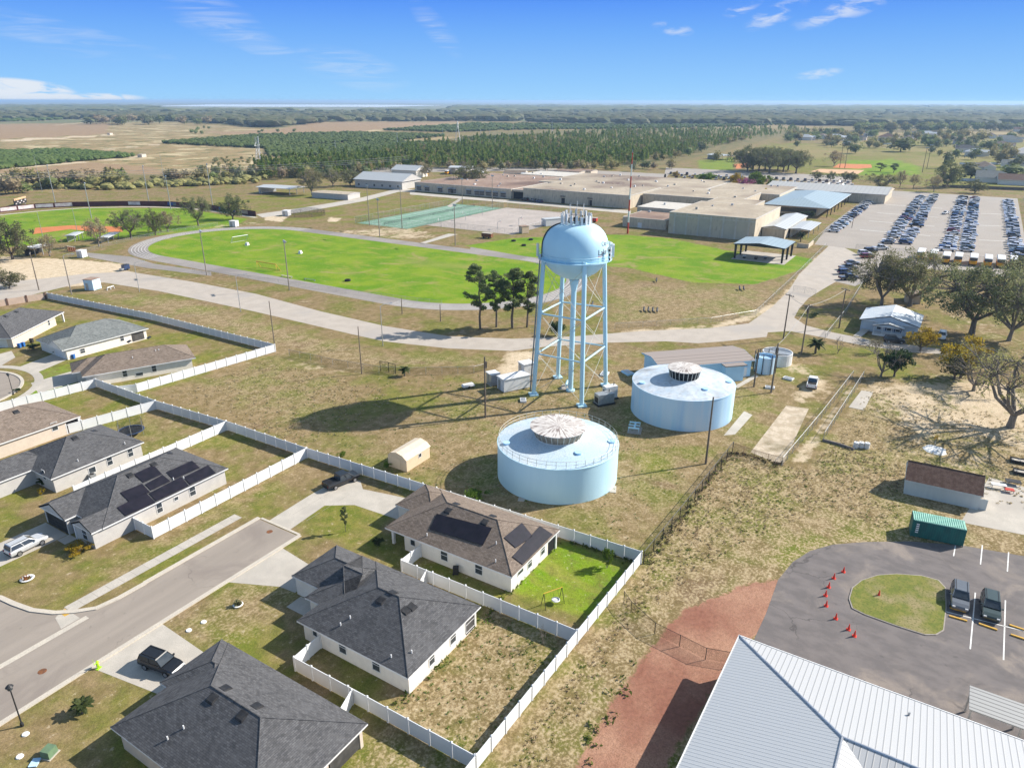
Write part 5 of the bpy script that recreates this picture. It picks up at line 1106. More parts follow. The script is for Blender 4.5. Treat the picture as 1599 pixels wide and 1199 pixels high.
for k in range(18):
    a=k*2*PI/18+.15; c=Vector((2.75*math.cos(a),2.75*math.sin(a),0)); h=R.uniform(1.6,2.3); q=B(); q.obox((c.x,c.y),33.0,.22,.42,h,a); o=q.obj('antenna_panel',M['trim'],t)
    B().tube([(c.x*.88,c.y*.88,32.6),(c.x*.88,c.y*.88,33.3+h)],.05,5).obj('mast',M['steel'],o)
for x,y,h in ((-1.6,.4,37.),(1.3,-.8,36.7),(.2,1.5,36.4),(-.6,-1.7,36.6),(1.9,.9,36.9)): B().tube([(x,y,33.1),(x,y,h)],.035,5).obj('whip_antenna',M['trim'],t)
for k in range(9): a=k*.7; B().obox((1.5*math.cos(a),1.5*math.sin(a)),33.15,.45,.3,.9,a).obj('radio_box',M['black' if k%2 else 'steel'],t)
va=math.radians(122)          # cables and ladder climb the side seen at left
b=B()
for k in range(5):
    a=va+(k-2)*.035; pt=[(RT*.40*math.cos(a),RT*.4*math.sin(a),33.2)]+[((r+.1)*math.cos(a),(r+.1)*math.sin(a),z+.05) for r,z in prof[6:16][::-1]]+[((RT+.12)*math.cos(a),(RT+.12)*math.sin(a),26.9)]; b.tube(pt,.07,5)
L0=lp(0,1); n=Vector((L0.x,L0.y,0)).normalized(); s_=Vector((-n.y,n.x,0))
for k in range(4): b.tube([lp(0,26.7)+n*.55+s_*(k*.14-.7),lp(0,.6)+n*.55+s_*(k*.14-.7)],.06,5)
b.obj('feed_cable',M['black'],t)
b=B()
for e in (-.25,.25): b.tube([lp(0,1)+n*.75+s_*(e+.2),lp(0,28)+n*.75+s_*(e+.2)],.04,5)
for k in range(60): z=1.2+k*.44; b.tube([lp(0,z)+n*.75+s_*-.05,lp(0,z)+n*.75+s_*.45],.025,4)
for k in range(20):
    z=3+k*1.22; c=lp(0,z)+n*.75+s_*.2; pr=None
    for j in range(7):
        a=-1.5+j*.5; q=c+n*(.15+.6*math.cos(a))+s_*(.42*math.sin(a))
        if pr: b.tube([pr,q],.025,4,cap=False)
        pr=q
b.obj('caged_ladder',M['steel'],t)
def arcmount(deg,nm):
    a=math.radians(deg); o=None
    for k in range(3):
        aa=a+(k-1)*.09; c=((RT+.95)*math.cos(aa),(RT+.95)*math.sin(aa)); q=B(); q.obox(c,27.2,.25,.38,2.2,aa); q.tube([(c[0]*.96,c[1]*.96,26.9),(c[0]*.96,c[1]*.96,29.5)],.05,5); q.obj('antenna_panel',M['trim'],t)
for d_ in (122,-62,-40): arcmount(d_,'')
a=math.radians(-88); c=((RT+.9)*math.cos(a),(RT+.9)*math.sin(a)); q=B(); q.obox(c,27.,.2,.3,2.5,a); m_o=q.obj('antenna_panel',M['trim'],t)
for z in (27.1,27.9,28.7): B().obox((c[0]*.985,c[1]*.985-.02),z,.3,.42,.35,a-.12).obj('radio_box',M['black'],m_o)
for z in (27.5,28.3,29.1): a=math.radians(-50); c=Vector(((RT+.6)*math.cos(a),(RT+.6)*math.sin(a),z)); B().tube([c,c+Vector((math.cos(a),math.sin(a),0))*.3],.36,14).obj('dish_antenna',M['trim'],t)
# lettering painted on the tank
def lettering(txt,size,deg,z,m,par,r=RT+.02,ul=False):
    cu=bpy.data.curves.new('lettering','FONT'); cu.body=txt; cu.size=size; cu.align_x='LEFT'; cu.extrude=0; o=bpy.data.objects.new('tmp',cu); COL.objects.link(o)
    dg=bpy.context.evaluated_depsgraph_get(); dg.update(); me=bpy.data.meshes.new_from_object(o.evaluated_get(dg)); bpy.data.objects.remove(o)
    bm=bmesh.new(); bm.from_mesh(me); bmesh.ops.subdivide_edges(bm,edges=[e for e in bm.edges if e.calc_length()>.25],cuts=2); bm.to_mesh(me); bm.free()
    a0=math.radians(deg)
    def rad(z):
        for (r0,z0),(r1,z1) in zip(prof,prof[1:]):
            if z0<=z<=z1 and z>24: return r0+(r1-r0)*(z-z0)/max(z1-z0,1e-6)
        return RT
    for v in me.vertices:
        zz=z+v.co.y; rr=rad(zz)+.03; a=a0+v.co.x/RT; v.co=(rr*math.cos(a),rr*math.sin(a),zz)
    me.materials.append(m); q=bpy.data.objects.new('lettering',me); COL.objects.link(q); q.parent=par; return q
mt_=pm('letter_brown',(.10,.055,.05),None,2,.6)
lettering('City of',1.05,-101,29.75,mt_,tk); lettering('Lake Wales',1.45,-111,28.2,mt_,tk)
b=B(); a=[math.radians(-111+k*3) for k in range(5)]
for p,q in zip(a,a[1:]): b.face([((RT+.03)*math.cos(x),(RT+.03)*math.sin(x),z) for x,z in ((p,27.9),(q,27.9),(q,28.0),(p,28.0))])
b.obj('underline',M['red'],tk)
# ground storage tanks
def gtank(label,c,rad,h,lid,drum,lh,wall,roofm,mesh_m,rails):
    t=thing('storage_tank',label,'water tank',(*c,0)); b=B(); b.lathe([(rad,0),(rad,h)],96); b.obj('tank_wall',wall,t,smooth=True); b=B(); b.lathe([(rad,h),(rad+.06,h),(rad+.06,h+.12),(rad-.05,h+.14)],96); b.obj('rim',wall,t)
    rise=1.15; ro=B().lathe([(rad-.04,h+.13),(rad*.66,h+.13+rise*.36),(drum*.9,h+rise)],72).obj('tank_roof',roofm,t,smooth=True); z0=h+rise-.25
    top=lid*.93; v=B().lathe([(drum+.12,z0-.15),(drum+.12,z0+.22),(drum,z0+.24),(top,z0+lh)],48,mis=[1,1,0]).obj('vent_drum',[mesh_m,M['trim']],t)
    b=B()
    nm=26 if rails else 22
    for k in range(nm): a=k*2*PI/nm; b.tube([((drum+.02)*math.cos(a),(drum+.02)*math.sin(a),z0+.2),((top+.02)*math.cos(a),(top+.02)*math.sin(a),z0+lh-.03)],.065,4)
    b.obj('mullion',M['rail'],v)
    B().lathe([(lid*.93,z0+lh-.06),(lid,z0+lh),(lid,z0+lh+.09),(lid*.6,z0+lh+.24),(.01,z0+lh+.36)],48).obj('vent_lid',M['lid'],t)
    if rails:
        b=B(); hh=h+.14
        for z in (hh+.55,hh+1.08): b.lathe([(rad-.2,z-.03),(rad-.17,z),(rad-.2,z+.03),(rad-.23,z),(rad-.2,z-.03)],72)
        for k in range(40): a=k*2*PI/40; p=((rad-.2)*math.cos(a),(rad-.2)*math.sin(a)); b.tube([(*p,h+.1),(*p,hh+1.09)],.035,4)
        b.obj('guard_rail',M['rail'],t)
    for a,r_ in ((-2.1,.62),(2.3,.86),(-1.1,.88)): z=h+.13+rise*(1-r_)*1.1; B().tube([(rad*r_*math.cos(a),rad*r_*math.sin(a),z-.1),(rad*r_*math.cos(a),rad*r_*math.sin(a),z+.22)],.55,14).obj('roof_hatch',M['bluewall'],t)
    return t
gtank('low round light blue tank with guard rail and wide streaked vent lid, nearest the houses',(28.3,9.3),9.25,5.55,4.3,3.45,1.7,M['blue'],M['blueroof'],M['louvre'],True)
gtank('weathered round pale blue tank with stained roof beside the pump building',(62.1,1.3),9.3,5.75,3.1,2.55,1.85,M['bluestain'],M['roofstain'],M['dark'],False)
for u,v,w_,lab in ((815,778,1.7,'small concrete splash pad at the left foot of the front tank'),(957,764,2.,'concrete splash pad at the right foot of the front tank')): x,y=G(u,v); tag(B().obox((0,0),0,w_,1.,.08,.4).obj('splash_pad',M['conc'],loc=(x,y,0)),lab,'concrete pad')
# pump building at 45 degrees
a45=-PI/4; pc=((72.6+86.9)/2+3.2,(9.3-5.2)/2+3.2)
t=thing('pump_building','light blue pump building with brown ribbed low roof behind the weathered tank','building',(*pc,0),a45)
b=B(); b.box(-10.2,-4.2,0,10.2,4.4,3.6); b.box(3.2,-6.2,0,7.4,-4.2,3.35); b.obj('wall',M['bluewall'],t)
r=B(); hiproof(r,-10.7,-4.8,10.7,5.,3.75,.16,'x',1,1,.16); r.obj('roof',[M['pumproof'],M['bluewall'],M['bluewall']],t); r=B(); r.prism([(2.9,-6.6),(7.8,-6.6),(7.8,-4.4),(2.9,-4.4)],3.4,3.62); r.obj('roof',M['pumproof'],t)
for f in ((-8,),( -4.,),(0,)): win(t,'-y',-4.2,f[0],1.3,1.2,1.)
win(t,'-x',-10.2,-.6,.6,1.5,1.7)
B().box(8.2,-4.26,0,9.3,-4.204,2.1).obj('door',M['trim'],t)
# aeration basins right of the pump building
x,y=G(1193,580); t=thing('steel_basin','weathered pale blue round steel basin with catwalk right of the pump building','tank',(x,y,0)); B().lathe([(0.01,0),(2.1,0),(2.1,3.6),(1.98,3.6),(1.98,3.),(.01,3.)],24).obj('basin_wall',M['bluestain'],t); b=B()
for k in range(8): a=k*PI/4; b.tube([(2.3*math.cos(a),2.3*math.sin(a),0),(2.3*math.cos(a),2.3*math.sin(a),4.4)],.09,6)
b.lathe([(2.25,4.35),(2.35,4.4),(2.25,4.45)],24); b.obj('catwalk_frame',M['black'],t)
x,y=G(1212,566); t=thing('steel_basin','open white basin behind the steel basin with catwalk','tank',(x,y,0)); B().lathe([(3.2,0),(3.2,2.6),(3.0,2.6),(3.0,1.8),(.01,1.8)],28).obj('basin_wall',M['trim'],t); B().box(-.9,-3.1,2.2,.9,3.1,2.55).obj('launder',M['steel'],t)
# small equipment
def hut(name,label,cat,p0,lx,ly,h,a,m,roofm=None,door=True):
    t=thing(name,label,cat,(*p0,0),a); B().obox((0,0),.15,lx,ly,h-.15).obj('wall',m,t); B().obox((0,0),h,lx+.25,ly+.25,.14).obj('roof',roofm or M['trim'],t)
    b=B()
    for sx in (-1,1): b.obox((sx*lx*.42,0),0,.25,ly,.15)
    b.obj('skid',M['conc'],t)
    if door: B().obox((-lx/2-.03,ly*.18),.25,.05,.9,min(2.,h-.35)).obj('door',M['steel'],t)
    return t
hut('equipment_hut','white telecom equipment hut with grilles beside the left tower leg','hut',G(802,606),6.,2.8,2.7,math.radians(-28),M['trim']); hut('equipment_hut','smaller louvred white cabinet left of the telecom hut','hut',G(770,600),2.,2.2,2.5,math.radians(-28),M['alu'])
hut('equipment_hut','pale flat roofed hut behind the telecom hut toward the road','hut',G(822,584),2.6,2.4,2.6,math.radians(-28),M['trim'])
for lab,u,v,lx,ly,h,a,m in (('grey diesel generator on slab between tower and weathered tank',943,630,3.4,1.8,1.9,-.6,M['steel']),('white generator tank behind the grey diesel generator',952,622,2.6,1.4,2.4,-.6,M['trim'])):
    x,y=G(u,v); t=thing('generator',lab,'generator',(x,y,0),a); B().obox((0,0),.3,lx,ly,h).obj('housing',m,t); B().obox((0,0),0,lx+.4,ly+.4,.3).obj('base',M['black'],t); B().obox((-lx/2-.02,0),.5,.05,ly*.7,h*.6).obj('grille',M['black'],t); B().tube([(lx*.3,0,h+.3),(lx*.3,0,h+.9)],.09,8).obj('exhaust',M['black'],t)
for lab,u,v,n in (('light blue valve piping frame between the two round tanks',991,672,0),('blue pipe elbow at the foot of the tower riser',885,605,1)):
    x,y=G(u,v); t=thing('valve_piping',lab,'pipework',(x,y,0),.3); b=B()
    if n==0:
        for s in (-1,1): b.tube([(s*1.2,-.8,.1),(s*1.2,-.8,1.),(s*1.2,1.,1.),(s*1.2,1.,.1)],.17,8)
        b.tube([(-1.2,0,1.),(1.2,0,1.)],.17,8); b.tube([(0,-.9,1.),(0,1.1,1.)],.12,8)
    else: b.tube([(-.8,0,.1),(-.8,0,.9),(.6,0,1.2),(1.4,0,.1)],.25,8)
    b.obj('pipe',M['blue'],t); B().obox((0,0),0,3.,2.4,.05).obj('base',M['lot'],t)
for lab,u,v,lx,ly in (('white bin lid lying in the grass left of the huts',731,605,2.6,1.2),):
    x,y=G(u,v); t=thing('tarp_covered_mower',lab.replace('bin lid','covered trailer'),'trailer',(x,y,0),-.5); B().prism([(-1.3,-.6),(1.3,-.6),(1.3,.6),(-1.3,.6)],.35,.8,scale=.85).obj('cover',M['trim'],t)
    for s in (-1,1): B().tube([(0,s*.55,.25),(0,s*.68,.25)],.25,10).obj('wheel',M['tyre'],t)
for i,(u,v,r_) in enumerate(((944,585,1.2),(817,626,.9),(980,583,1.3),(1231,592,1.),(1202,606,.9))):
    x,y=G(u,v); t=thing('valve_vault',['white vault lid below the right tower leg','pale vault lid below the left tower leg','blue rimmed vault left of the weathered tank','upper white vault frame right of the weathered tank','lower white vault frame right of the weathered tank'][i],'vault',(x,y,0),.2+i*.4); B().obox((0,0),0,r_*2,r_*1.3,.35).obj('frame',M['trim'] if i!=2 else M['bluewall'],t); B().obox((0,0),.352,r_*1.6,r_*.95,.03).obj('lid',M['steel'],t)
x,y=G(640,734-10); t=thing('garden_shed','tan gambrel garden shed on the tank yard side of the white fence','shed',(19.1,31.3,0)); b=B(); b.box(-2.9,-1.9,0,2.9,1.9,2.1)
for s in (-2.9,2.9): b.prism([(s-.001 if s>0 else s,-1.9),(s,-1.9)],2.1,2.1) if 0 else None
b.obj('wall',M['shedt'],t); r=B(); pf=[(-2.05,2.0),(-1.2,2.65),(0,2.95),(1.2,2.65),(2.05,2.0)]
for (y0,z0),(y1,z1) in zip(pf,pf[1:]): r.face([(-3.05,y0,z0),(-3.05,y1,z1),(3.05,y1,z1),(3.05,y0,z0)],0)
for s in (-2.92,2.92): r.face([(s,y0,z0-.02) for y0,z0 in pf],1)
r.obj('roof',[M['shedr'],M['shedt']],t); win(t,'-y',-1.9,.4,1.2,.6,.6); B().box(-2.96,-.7,.05,-2.904,.7,1.95).obj('door',M['shedt'],t)
# ---------------------------------------------------------------- poles
def upole(label,u,vb,vt,kind='plain',m=None,r=.16,name='utility_pole',vt_u=None):
    x,y=G(u,vb); h=hgt(u,vb,vt); m=m or M['wood']; t=thing(name,label,'pole' if kind!='lamp' else 'street light',(x,y,0)); B().tube([(0,0,-.2),(0,0,h)],[r*1.15,r*.75],8).obj('shaft',m,t); a=math.radians(60)
    if kind=='cross':
        for z in (h-.5,h-1.6)[:1 if h<13 else 2]: q=B(); q.obox((0,0),z,2.6,.14,.16,a); q.obj('crossarm',m,t)
        for k in (-1.1,-.4,.4,1.1): B().tube([(k*math.cos(a),k*math.sin(a),h-.36),(k*math.cos(a),k*math.sin(a),h-.1)],.07,6).obj('insulator',M['steel'],t)
    if kind=='xfmr': B().tube([(.35,.1,h-2.2),(.35,.1,h-1.1)],.28,10).obj('transformer',M['black'],t)
    if kind=='flood':
        q=B(); q.obox((0,0),h-.25,3.,.12,.14,a); q.obj('crossarm',M['steel'],t)
        for k in (-1.3,-.65,0,.65,1.3):
            c=(k*math.cos(a),k*math.sin(a)); B().tube([(c[0],c[1],h-.1),(c[0]+.25,c[1]-.2,h+.35)],[.12,.32],8).obj('floodlight',M['alu'],t)
    if kind=='lamp': q=B(); q.tube([(0,0,h-.1),(.9,-.5,h+.35),(2.1,-1.1,h+.4)],.05,6); o=q.obj('arm',M['steel'],t); B().obox((2.3,-1.2),h+.3,.75,.3,.16,-.5).obj('lamp_head',M['alu'],o)
    return t,(x,y,h)
U={}
def up(k,*a,**kw): U[k]=upole(*a,**kw)[1]
up('a','wooden pole with floodlights on the near side of the track beside the left goal',323,430,362,'flood',M['woodl']); up('b','pale wooden pole with floodlight bar beside the centre of the track',452,453,378,'flood',M['woodl'])
up('c','dark wooden pole in front of the equipment huts',758,652,557,'xfmr'); up('d','leaning dark pole right of the front tank by the diagonal fence',1102,724,620); up('e','dark pole between weathered tank and vault frames',1204,613,536,'xfmr'); up('f','utility pole left of the vault frames by the pump building walk',1177,604,545,'xfmr')
up('g','tall utility pole beside the main road bend',1223,530,459,'cross'); up('h','utility pole with black transformer by the shaggy palm',1251,554,475,'xfmr'); up('i','utility pole beside the wire fence left of the cottage',1310,512,450,'cross')
up('j','slim dark pole beside the tan clearing near the end of the white fence',429,540,470,r=.11); up('k','slim dark pole near the small fan palm',565,584,510,r=.11); up('l','utility pole at the left by the block wall',61,453,394,'cross'); up('m','pale lamp pole right of the block wall pole',112,460,400,'lamp',M['woodl'])
up('n','concrete street light beside the white road cube hut',218,456,411,'lamp',M['alu'],r=.1,name='street_light'); up('o','concrete street light on the verge below the track',376,487,432,'lamp',M['alu'],r=.1,name='street_light'); up('p','concrete street light on the road verge left of the pines',598,540,478,'lamp',M['alu'],r=.1,name='street_light')
for i,(u,vb,vt) in enumerate(((628,490,465),(688,502,475))): up('q%d'%i,['short dark post nearer the street light on the track verge','short dark post nearer the pines on the track verge'][i],u,vb,vt,r=.12,name='fence_post')
for i,(u,vb,vt) in enumerate(((577,352,290),(593,370,312),(628,357,292),(711,384,321),(722,320,280),(769,325,275))): up('t%d'%i,['tall pole at the left corner of the tennis courts','floodlight pole by the track left of the tennis courts','tall pole at the near edge of the tennis net','floodlight pole at the track edge below the grey court','far pole behind the tennis courts near the path','far pole behind the grey court'][i],u,vb,vt,'flood',M['woodl'],r=.17,name='light_pole')
for i,(u,vb,vt) in enumerate(((87.5,321,259),(143,341,287),(233,317,260),(267,327,276),(332,321,257),(67,370,331),(122,367,324),(258,290,240),(66,300,243))): up('b%d'%i,['leftmost tall steel light mast behind the outfield wall','steel light mast in the left outfield grass','tall steel mast behind the middle of the outfield wall','steel light mast before the maroon wall right of centre','tall steel mast right of the outfield','left foul pole near the orange infield','second foul pole in front of the orange infield','thin distant mast behind the outfield','thin distant mast at upper left behind the thicket'][i],u,vb,vt,'flood' if i<5 else 'plain',M['steel'],r=.2 if i<5 else .1,name='light_mast')
for i,(u,vb,vt) in enumerate(((1440,269.5,231),(1447,264,227),(1319,263,222),(1311,262,224))): up('r%d'%i,['left one of the paired ball field light poles at right','right one of the paired ball field light poles at right','ball field light pole by the orange infield','second light pole by the orange infield'][i],u,vb,vt,'flood',M['wood'],r=.22,name='light_pole')
for i,(u,vb,vt) in enumerate(((1388,380,359),(1330,356,322),(1265,336,318),(1597,395,360))): up('s%d'%i,['small pole at the near end of the first double row','pole at the fence of the parking row','pole before the cafeteria','pole at the right edge of the parking lot'][i],u,vb,vt,r=.12)
for i,(u,vb,vt) in enumerate(((525,246,220),(621,231,207),(692,224,200),(751,218,202),(765,215,203),(801,213,196),(862,208,190))): up('w%d'%i,['pale roadside pole beside the grove nearest the barn','pale pole in the grove left of the second pylon','pale pole left of the second pylon','pale pole beyond the second pylon','short pale pole beyond the second pylon','pale pole beyond the pine wood','farthest pale pole beyond the pine wood'][i],u,vb,vt,'cross',M['alu'],r=.25)
# striped mast
x,y=G(980,365); h=hgt(980,365,238); t=thing('radio_mast','tall red and white banded mast before the beige annex','mast',(x,y,0)); n=7
for k in range(n): B().tube([(0,0,h*k/n),(0,0,h*(k+1)/n)],[.42-.03*k,.39-.03*k],10).obj('band',M['red'] if k%2==0 and k<5 or k==6 else M['trim'],t)
q=B(); q.obox((0,0),h-.3,1.6,.15,.15,.8); q.obox((0,0),h-1.6,1.6,.15,.15,.8); q.obj('crossarm',M['steel'],t); B().tube([(0,0,h),(0,0,h+1.2)],.1,6).obj('lightning_rod',M['steel'],t)
# pylons
def pylon(label,u,vb,vt,w0):
    x,y=G(u,vb); h=hgt(u,vb,vt); t=thing('transmission_pylon',label,'pylon',(x,y,0),.6); b=B(); c=[]
    for s in (-1,1):
        for r_ in (-1,1): b.tube([(s*w0,r_*w0*.6,0),(s*w0*.35,r_*w0*.2,h*.62),(s*w0*1.0,r_*.3,h)],.22,4)
    for k in range(6):
        z0,z1=h*.62*k/6,h*.62*(k+1)/6; f0,f1=1-.65*k/6,1-.65*(k+1)/6
        for r_ in (-.6,.6):
            b.tube([(-w0*f0,w0*r_*f0,z0),(w0*f1,w0*r_*f1,z1)],.12,4); b.tube([(w0*f0,w0*r_*f0,z0),(-w0*f1,w0*r_*f1,z1)],.12,4)
    b.obj('lattice',M['steel'],t); q=B(); q.tube([(-w0*1.9,0,h*.72),(w0*1.9,0,h*.72)],.3,4); q.tube([(-w0*1.9,0,h*.72),(-w0*.6,0,h*.84)],.18,4); q.tube([(w0*1.9,0,h*.72),(w0*.6,0,h*.84)],.18,4); q.obj('crossarm',M['steel'],t)
pylon('steel lattice pylon standing on the tan field at left',406,262,214,4.2); pylon('Y shaped steel lattice pylon beyond the pines',715,222,190,6.)
def wire(label,p,q,sag=1.2,r=.03,n=12):
    p,q=Vector(p),Vector(q); c=(p+q)/2; c.z=0; b=B(); pts_=[]
    for i in range(n+1):
        f=i/n; v=p.lerp(q,f); v.z-=sag*4*f*(1-f); pts_.append(v-Vector((p.x,p.y,0)))
    o=b.tube(pts_,r,4,cap=False).obj('overhead_wire',M['wire'],loc=(p.x,p.y,0)); tag(o,label,'wire','overhead wires')
def T_(k,dz=0): return (U[k][0],U[k][1],U[k][2]-dz)
for a,b_,lab in (('e','h','wire from the vault frame pole to the pole by the shaggy palm'),('h','i','wire from the palm pole to the pole left of the cottage'),('g','h','wire from the road bend pole to the palm pole'),('f','e','wire between the two poles by the vault frames')): wire(lab,T_(a,.3),T_(b_,.3),.6,.04)
xa,xb=G(-30,330),G(600,300)
for i,(z,s) in enumerate(((17,0),(15.6,0),(14.5,3))): wire(['highest of three long lines crossing above the outfield','middle of three long lines crossing above the outfield','lowest of three long lines crossing above the outfield'][i],(*G(-40,322),z),(*G(640,282),z),2.5,.07,30)
# ---------------------------------------------------------------- wire fences
def chain(label,pl,h=1.8,step=3.,m='chain',pm_='steel',fill=True,name='chain_link_fence',r=.035):
    x0,y0=pl[0]; t=thing(name,label,'fence',(x0,y0,0)); pl=[(x-x0,y-y0) for x,y in pl]; fb=B(); rb=B(); first=None
    for i in range(len(pl)-1):
        a,b=Vector(pl[i]),Vector(pl[i+1]); L=(b-a).length; n=max(1,round(L/step)); d=(b-a)/n
        if fill: fb.face([(*a,.05),(*b,.05),(*b,h),(*a,h)])
        rb.tube([(*a,h),(*b,h)],r*.8,4)
        for k in range(n+(1 if i==len(pl)-2 else 0)):
            c=a+d*k
            if first is None: first=B().tube([(0,0,0),(0,0,h+.05)],r,5).obj('post',M[pm_],t); o=first
            else: o=first.copy(); COL.objects.link(o); o.parent=t
            o.location=(c.x,c.y,0)
    if fill: fb.obj('mesh_panel',M[m],t)
    rb.obj('top_rail',M[pm_],t); return t
chain('dark wire fence climbing from the white fence corner to the end of the bare strip',[(13.6,-11.1),(26,-11.4),(50.3,-11.8)],1.9,3.,'chaind','black',r=.06); chain('short rusty wire fence across the end of the bare strip',[(50.3,-11.8),(49.6,-15.5),(49.3,-19.9)],1.6,2.4,'chaind','rust')
chain('galvanised wire fence along the left of the mown lane',[(49.3,-19.9),(72,-21.8),(97.4,-23.5)],1.7,3.,r=.05); chain('galvanised wire fence along the right of the mown lane',[(62.6,-23.8),(80,-24.6),(98.4,-25.4)],1.7,3.,r=.05)
chain('black wire fence crossing the red path beside the white roofed building',[(5.5,-12),(4.3,-13.4),(2.4,-17.0),(1.6,-22.9),(2.6,-26)],1.5,3.,'chaind','black',r=.04)
chain('low wire fence in front of the tank yard below the road',Pp((452,556),(520,571),(592,583),(640,585),(740,583),(760,578)),1.6,3.4,'chaind','steel'); chain('dark gate posts beside the small fan palm',Pp((594,579),(607,581),(618,584)),2.2,1.4,'chaind','black',r=.07,name='yard_gate')
chain('wire fence along the grass edge beside the curved main road',Pp((690,476),(560,460),(420,440),(300,425)),1.2,4.,'chain','steel'); chain('wire fence following the main road round the dry field',Pp((960,513),(1110,504),(1180,492),(1235,440),(1290,385)),1.4,4.)
chain('tall green meshed fence round the tennis courts',[(191.5,175.6),(191.5,207.4),(272.5,207.4),(272.5,175.8),(191.5,175.6)],3.,4.,'chaint','steel'); chain('wire fence round the grey ball court',[(204.6,175.4),(204.6,127.6),(275.4,127.6),(275.4,175.3)],2.6,4.)
chain('tennis net running across all the green courts',[(195,192.5),(213,192.3),(232,192.4),(249,192.6),(269,192.6)],1.05,17,'chaind','black',r=.09,name='tennis_net'); chain('wire fence beside the school parking row',[(246,13.2),(300,14.2),(470,13.)],1.8,5.,'chain'); chain('wire fence at the near edge of the school parking lot',[(251,-3),(250,-30),(249,-62)],1.8,4.); chain('wire fence at the right edge of the school parking lot',[(251,-62),(340,-63),(470,-64.5)],1.8,6.)
chain('cream wire gate across the main road at the lot entrance',Pp((1238,456),(1256,458),(1273,463)),2.,3.,name='road_gate'); chain('wire fence running down from the oaks to the cottage drive',Pp((1350,440),(1320,490),(1288,530)),1.6,3.,r=.05); chain('wire fence in front of the ball field spectator area',Pp((100,404),(170,384),(250,366),(340,352)),1.3,4.)
# ---------------------------------------------------------------- right hand side
t=thing('metal_roof_building','large L shaped white metal roofed building with blue grey shaded slope at lower right','building',(-8.3,-36.6,0)); b=B(); b.box(-45,-10.2,0,9.8,10.2,3.8); b.box(-9.8,-60,0,9.8,-10.2,3.8); b.obj('wall',M['stucco'],t)
ez,zr=4.,6.65; w1=10.8; w2=10.5; ap=(0,0,zr)
rh=ribbed('roof_ribs_shade_tint',(.42,.44,.46),(.32,.345,.37),0,2.6); rl=ribbed('roof_ribs_long',(.43,.435,.44),(.29,.295,.30),1,2.); rx=ribbed('roof_ribs_short',(.43,.435,.44),(.29,.295,.30),0,2.)  # rh: same roof metal, tinted bluer to paint in the slope's shade
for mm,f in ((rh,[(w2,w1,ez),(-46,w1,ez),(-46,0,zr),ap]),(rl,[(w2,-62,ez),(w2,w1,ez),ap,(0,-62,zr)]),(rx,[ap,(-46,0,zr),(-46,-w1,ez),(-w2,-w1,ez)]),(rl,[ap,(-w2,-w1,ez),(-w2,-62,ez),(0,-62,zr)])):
    r=B(); r.face(f); r.face([(p[0],p[1],p[2]-.12) for p in f[::-1]]); r.obj('roof',mm,t)
r=B()
for p,q in ((ap,(w2,w1,ez)),(ap,(-46,0,zr)),(ap,(0,-62,zr))): r.tube([Vector(p)+Vector((0,0,.02)),Vector(q)+Vector((0,0,.02))],.10,6)
r.obj('ridge_cap',M['alu'],t); r=B(); r.box(-46,w1+.003,ez-.22,w2+.1,w1+.1,ez+.05); r.box(w2+.003,-62,ez-.22,w2+.1,w1,ez+.05); r.obj('gutter',M['trim'],t)
for x,y in ((-12.,w1-5.5),(w2-3.,-4.5)): z=ez+.25*min(w1-y,w2-x); B().tube([(x,y,z-.1),(x,y,z+.35)],.09,8).obj('vent_pipe',M['steel'],t)
for k in range(18): B().obox((w2+.16,w1-1.5-k*1.25),ez-.12,.12,.14,.14).obj('gutter_bracket',M['black'],t)
p0,p1,p2=G(1513,1062,3),G(1513,1107,3),G(1610,1090,3)
t=thing('canopy','low white ribbed canopy roof beside the white building at the lower right edge','canopy',(*p1,0)); r=B(); r.box(0,-16,2.9,3.3,0,3.05); r.obj('roof',ribbed('canopy_ribs',(.34,.34,.33),(.13,.125,.12),0,1.9),t)
for x in (.15,3.15):
    for y in (-.2,-4,-8): B().box(x-.07,y-.07,0,x+.07,y+.07,2.9).obj('post',M['steel'],t)
def cone(i,u,v,lb):
    x,y=G(u,v); t=thing('traffic_cone',lb,'cone',(x,y,0),0,'orange cones on the asphalt curve'); B().lathe([(.001,.75),(.035,.75),(.15,.05)][::-1],14).obj('cone',M['orange'],t); B().obox((0,0),0,.42,.42,.05).obj('base',M['orange'],t); return t
for i,(u,v) in enumerate(((1317,893),(1302,903),(1294,917),(1289,930),(1290,946),(1305,966),(1325,983),(1334,993),(1372,930))): o=cone(i,u,v,['topmost orange cone of the curved line','second orange cone from the top of the curved line','third orange cone from the top of the curved line','leftmost orange cone of the curved line','orange cone just below the leftmost one','lone orange cone midway down the lower curve','upper one of the two close orange cones','lower one of the two close orange cones at the line end','orange cone standing on the grass island'][i]); o.scale=(1.05,)*3
for i,(u,v,u2,v2) in enumerate(((1483,949,1508,956),(1482,962,1510,970),(1528,974,1557,984),(1576,976,1600,984),(1578,991,1602,999))):
    a,b_=Vector(G(u,v)),Vector(G(u2,v2)); c=(a+b_)/2; o=B().obox((0,0),.016,(b_-a).length,.2,.14,math.atan2((b_-a).y,(b_-a).x)).obj('wheel_stop',M['painty'],loc=(c.x,c.y,0)); tag(o,['yellow wheel stop under the bumper of the nearer island SUV','yellow wheel stop below the white line by the island','yellow wheel stop below the sunshade SUV','upper yellow wheel stop at the right edge','lower yellow wheel stop at the right edge'][i],'wheel stop','yellow wheel stops')
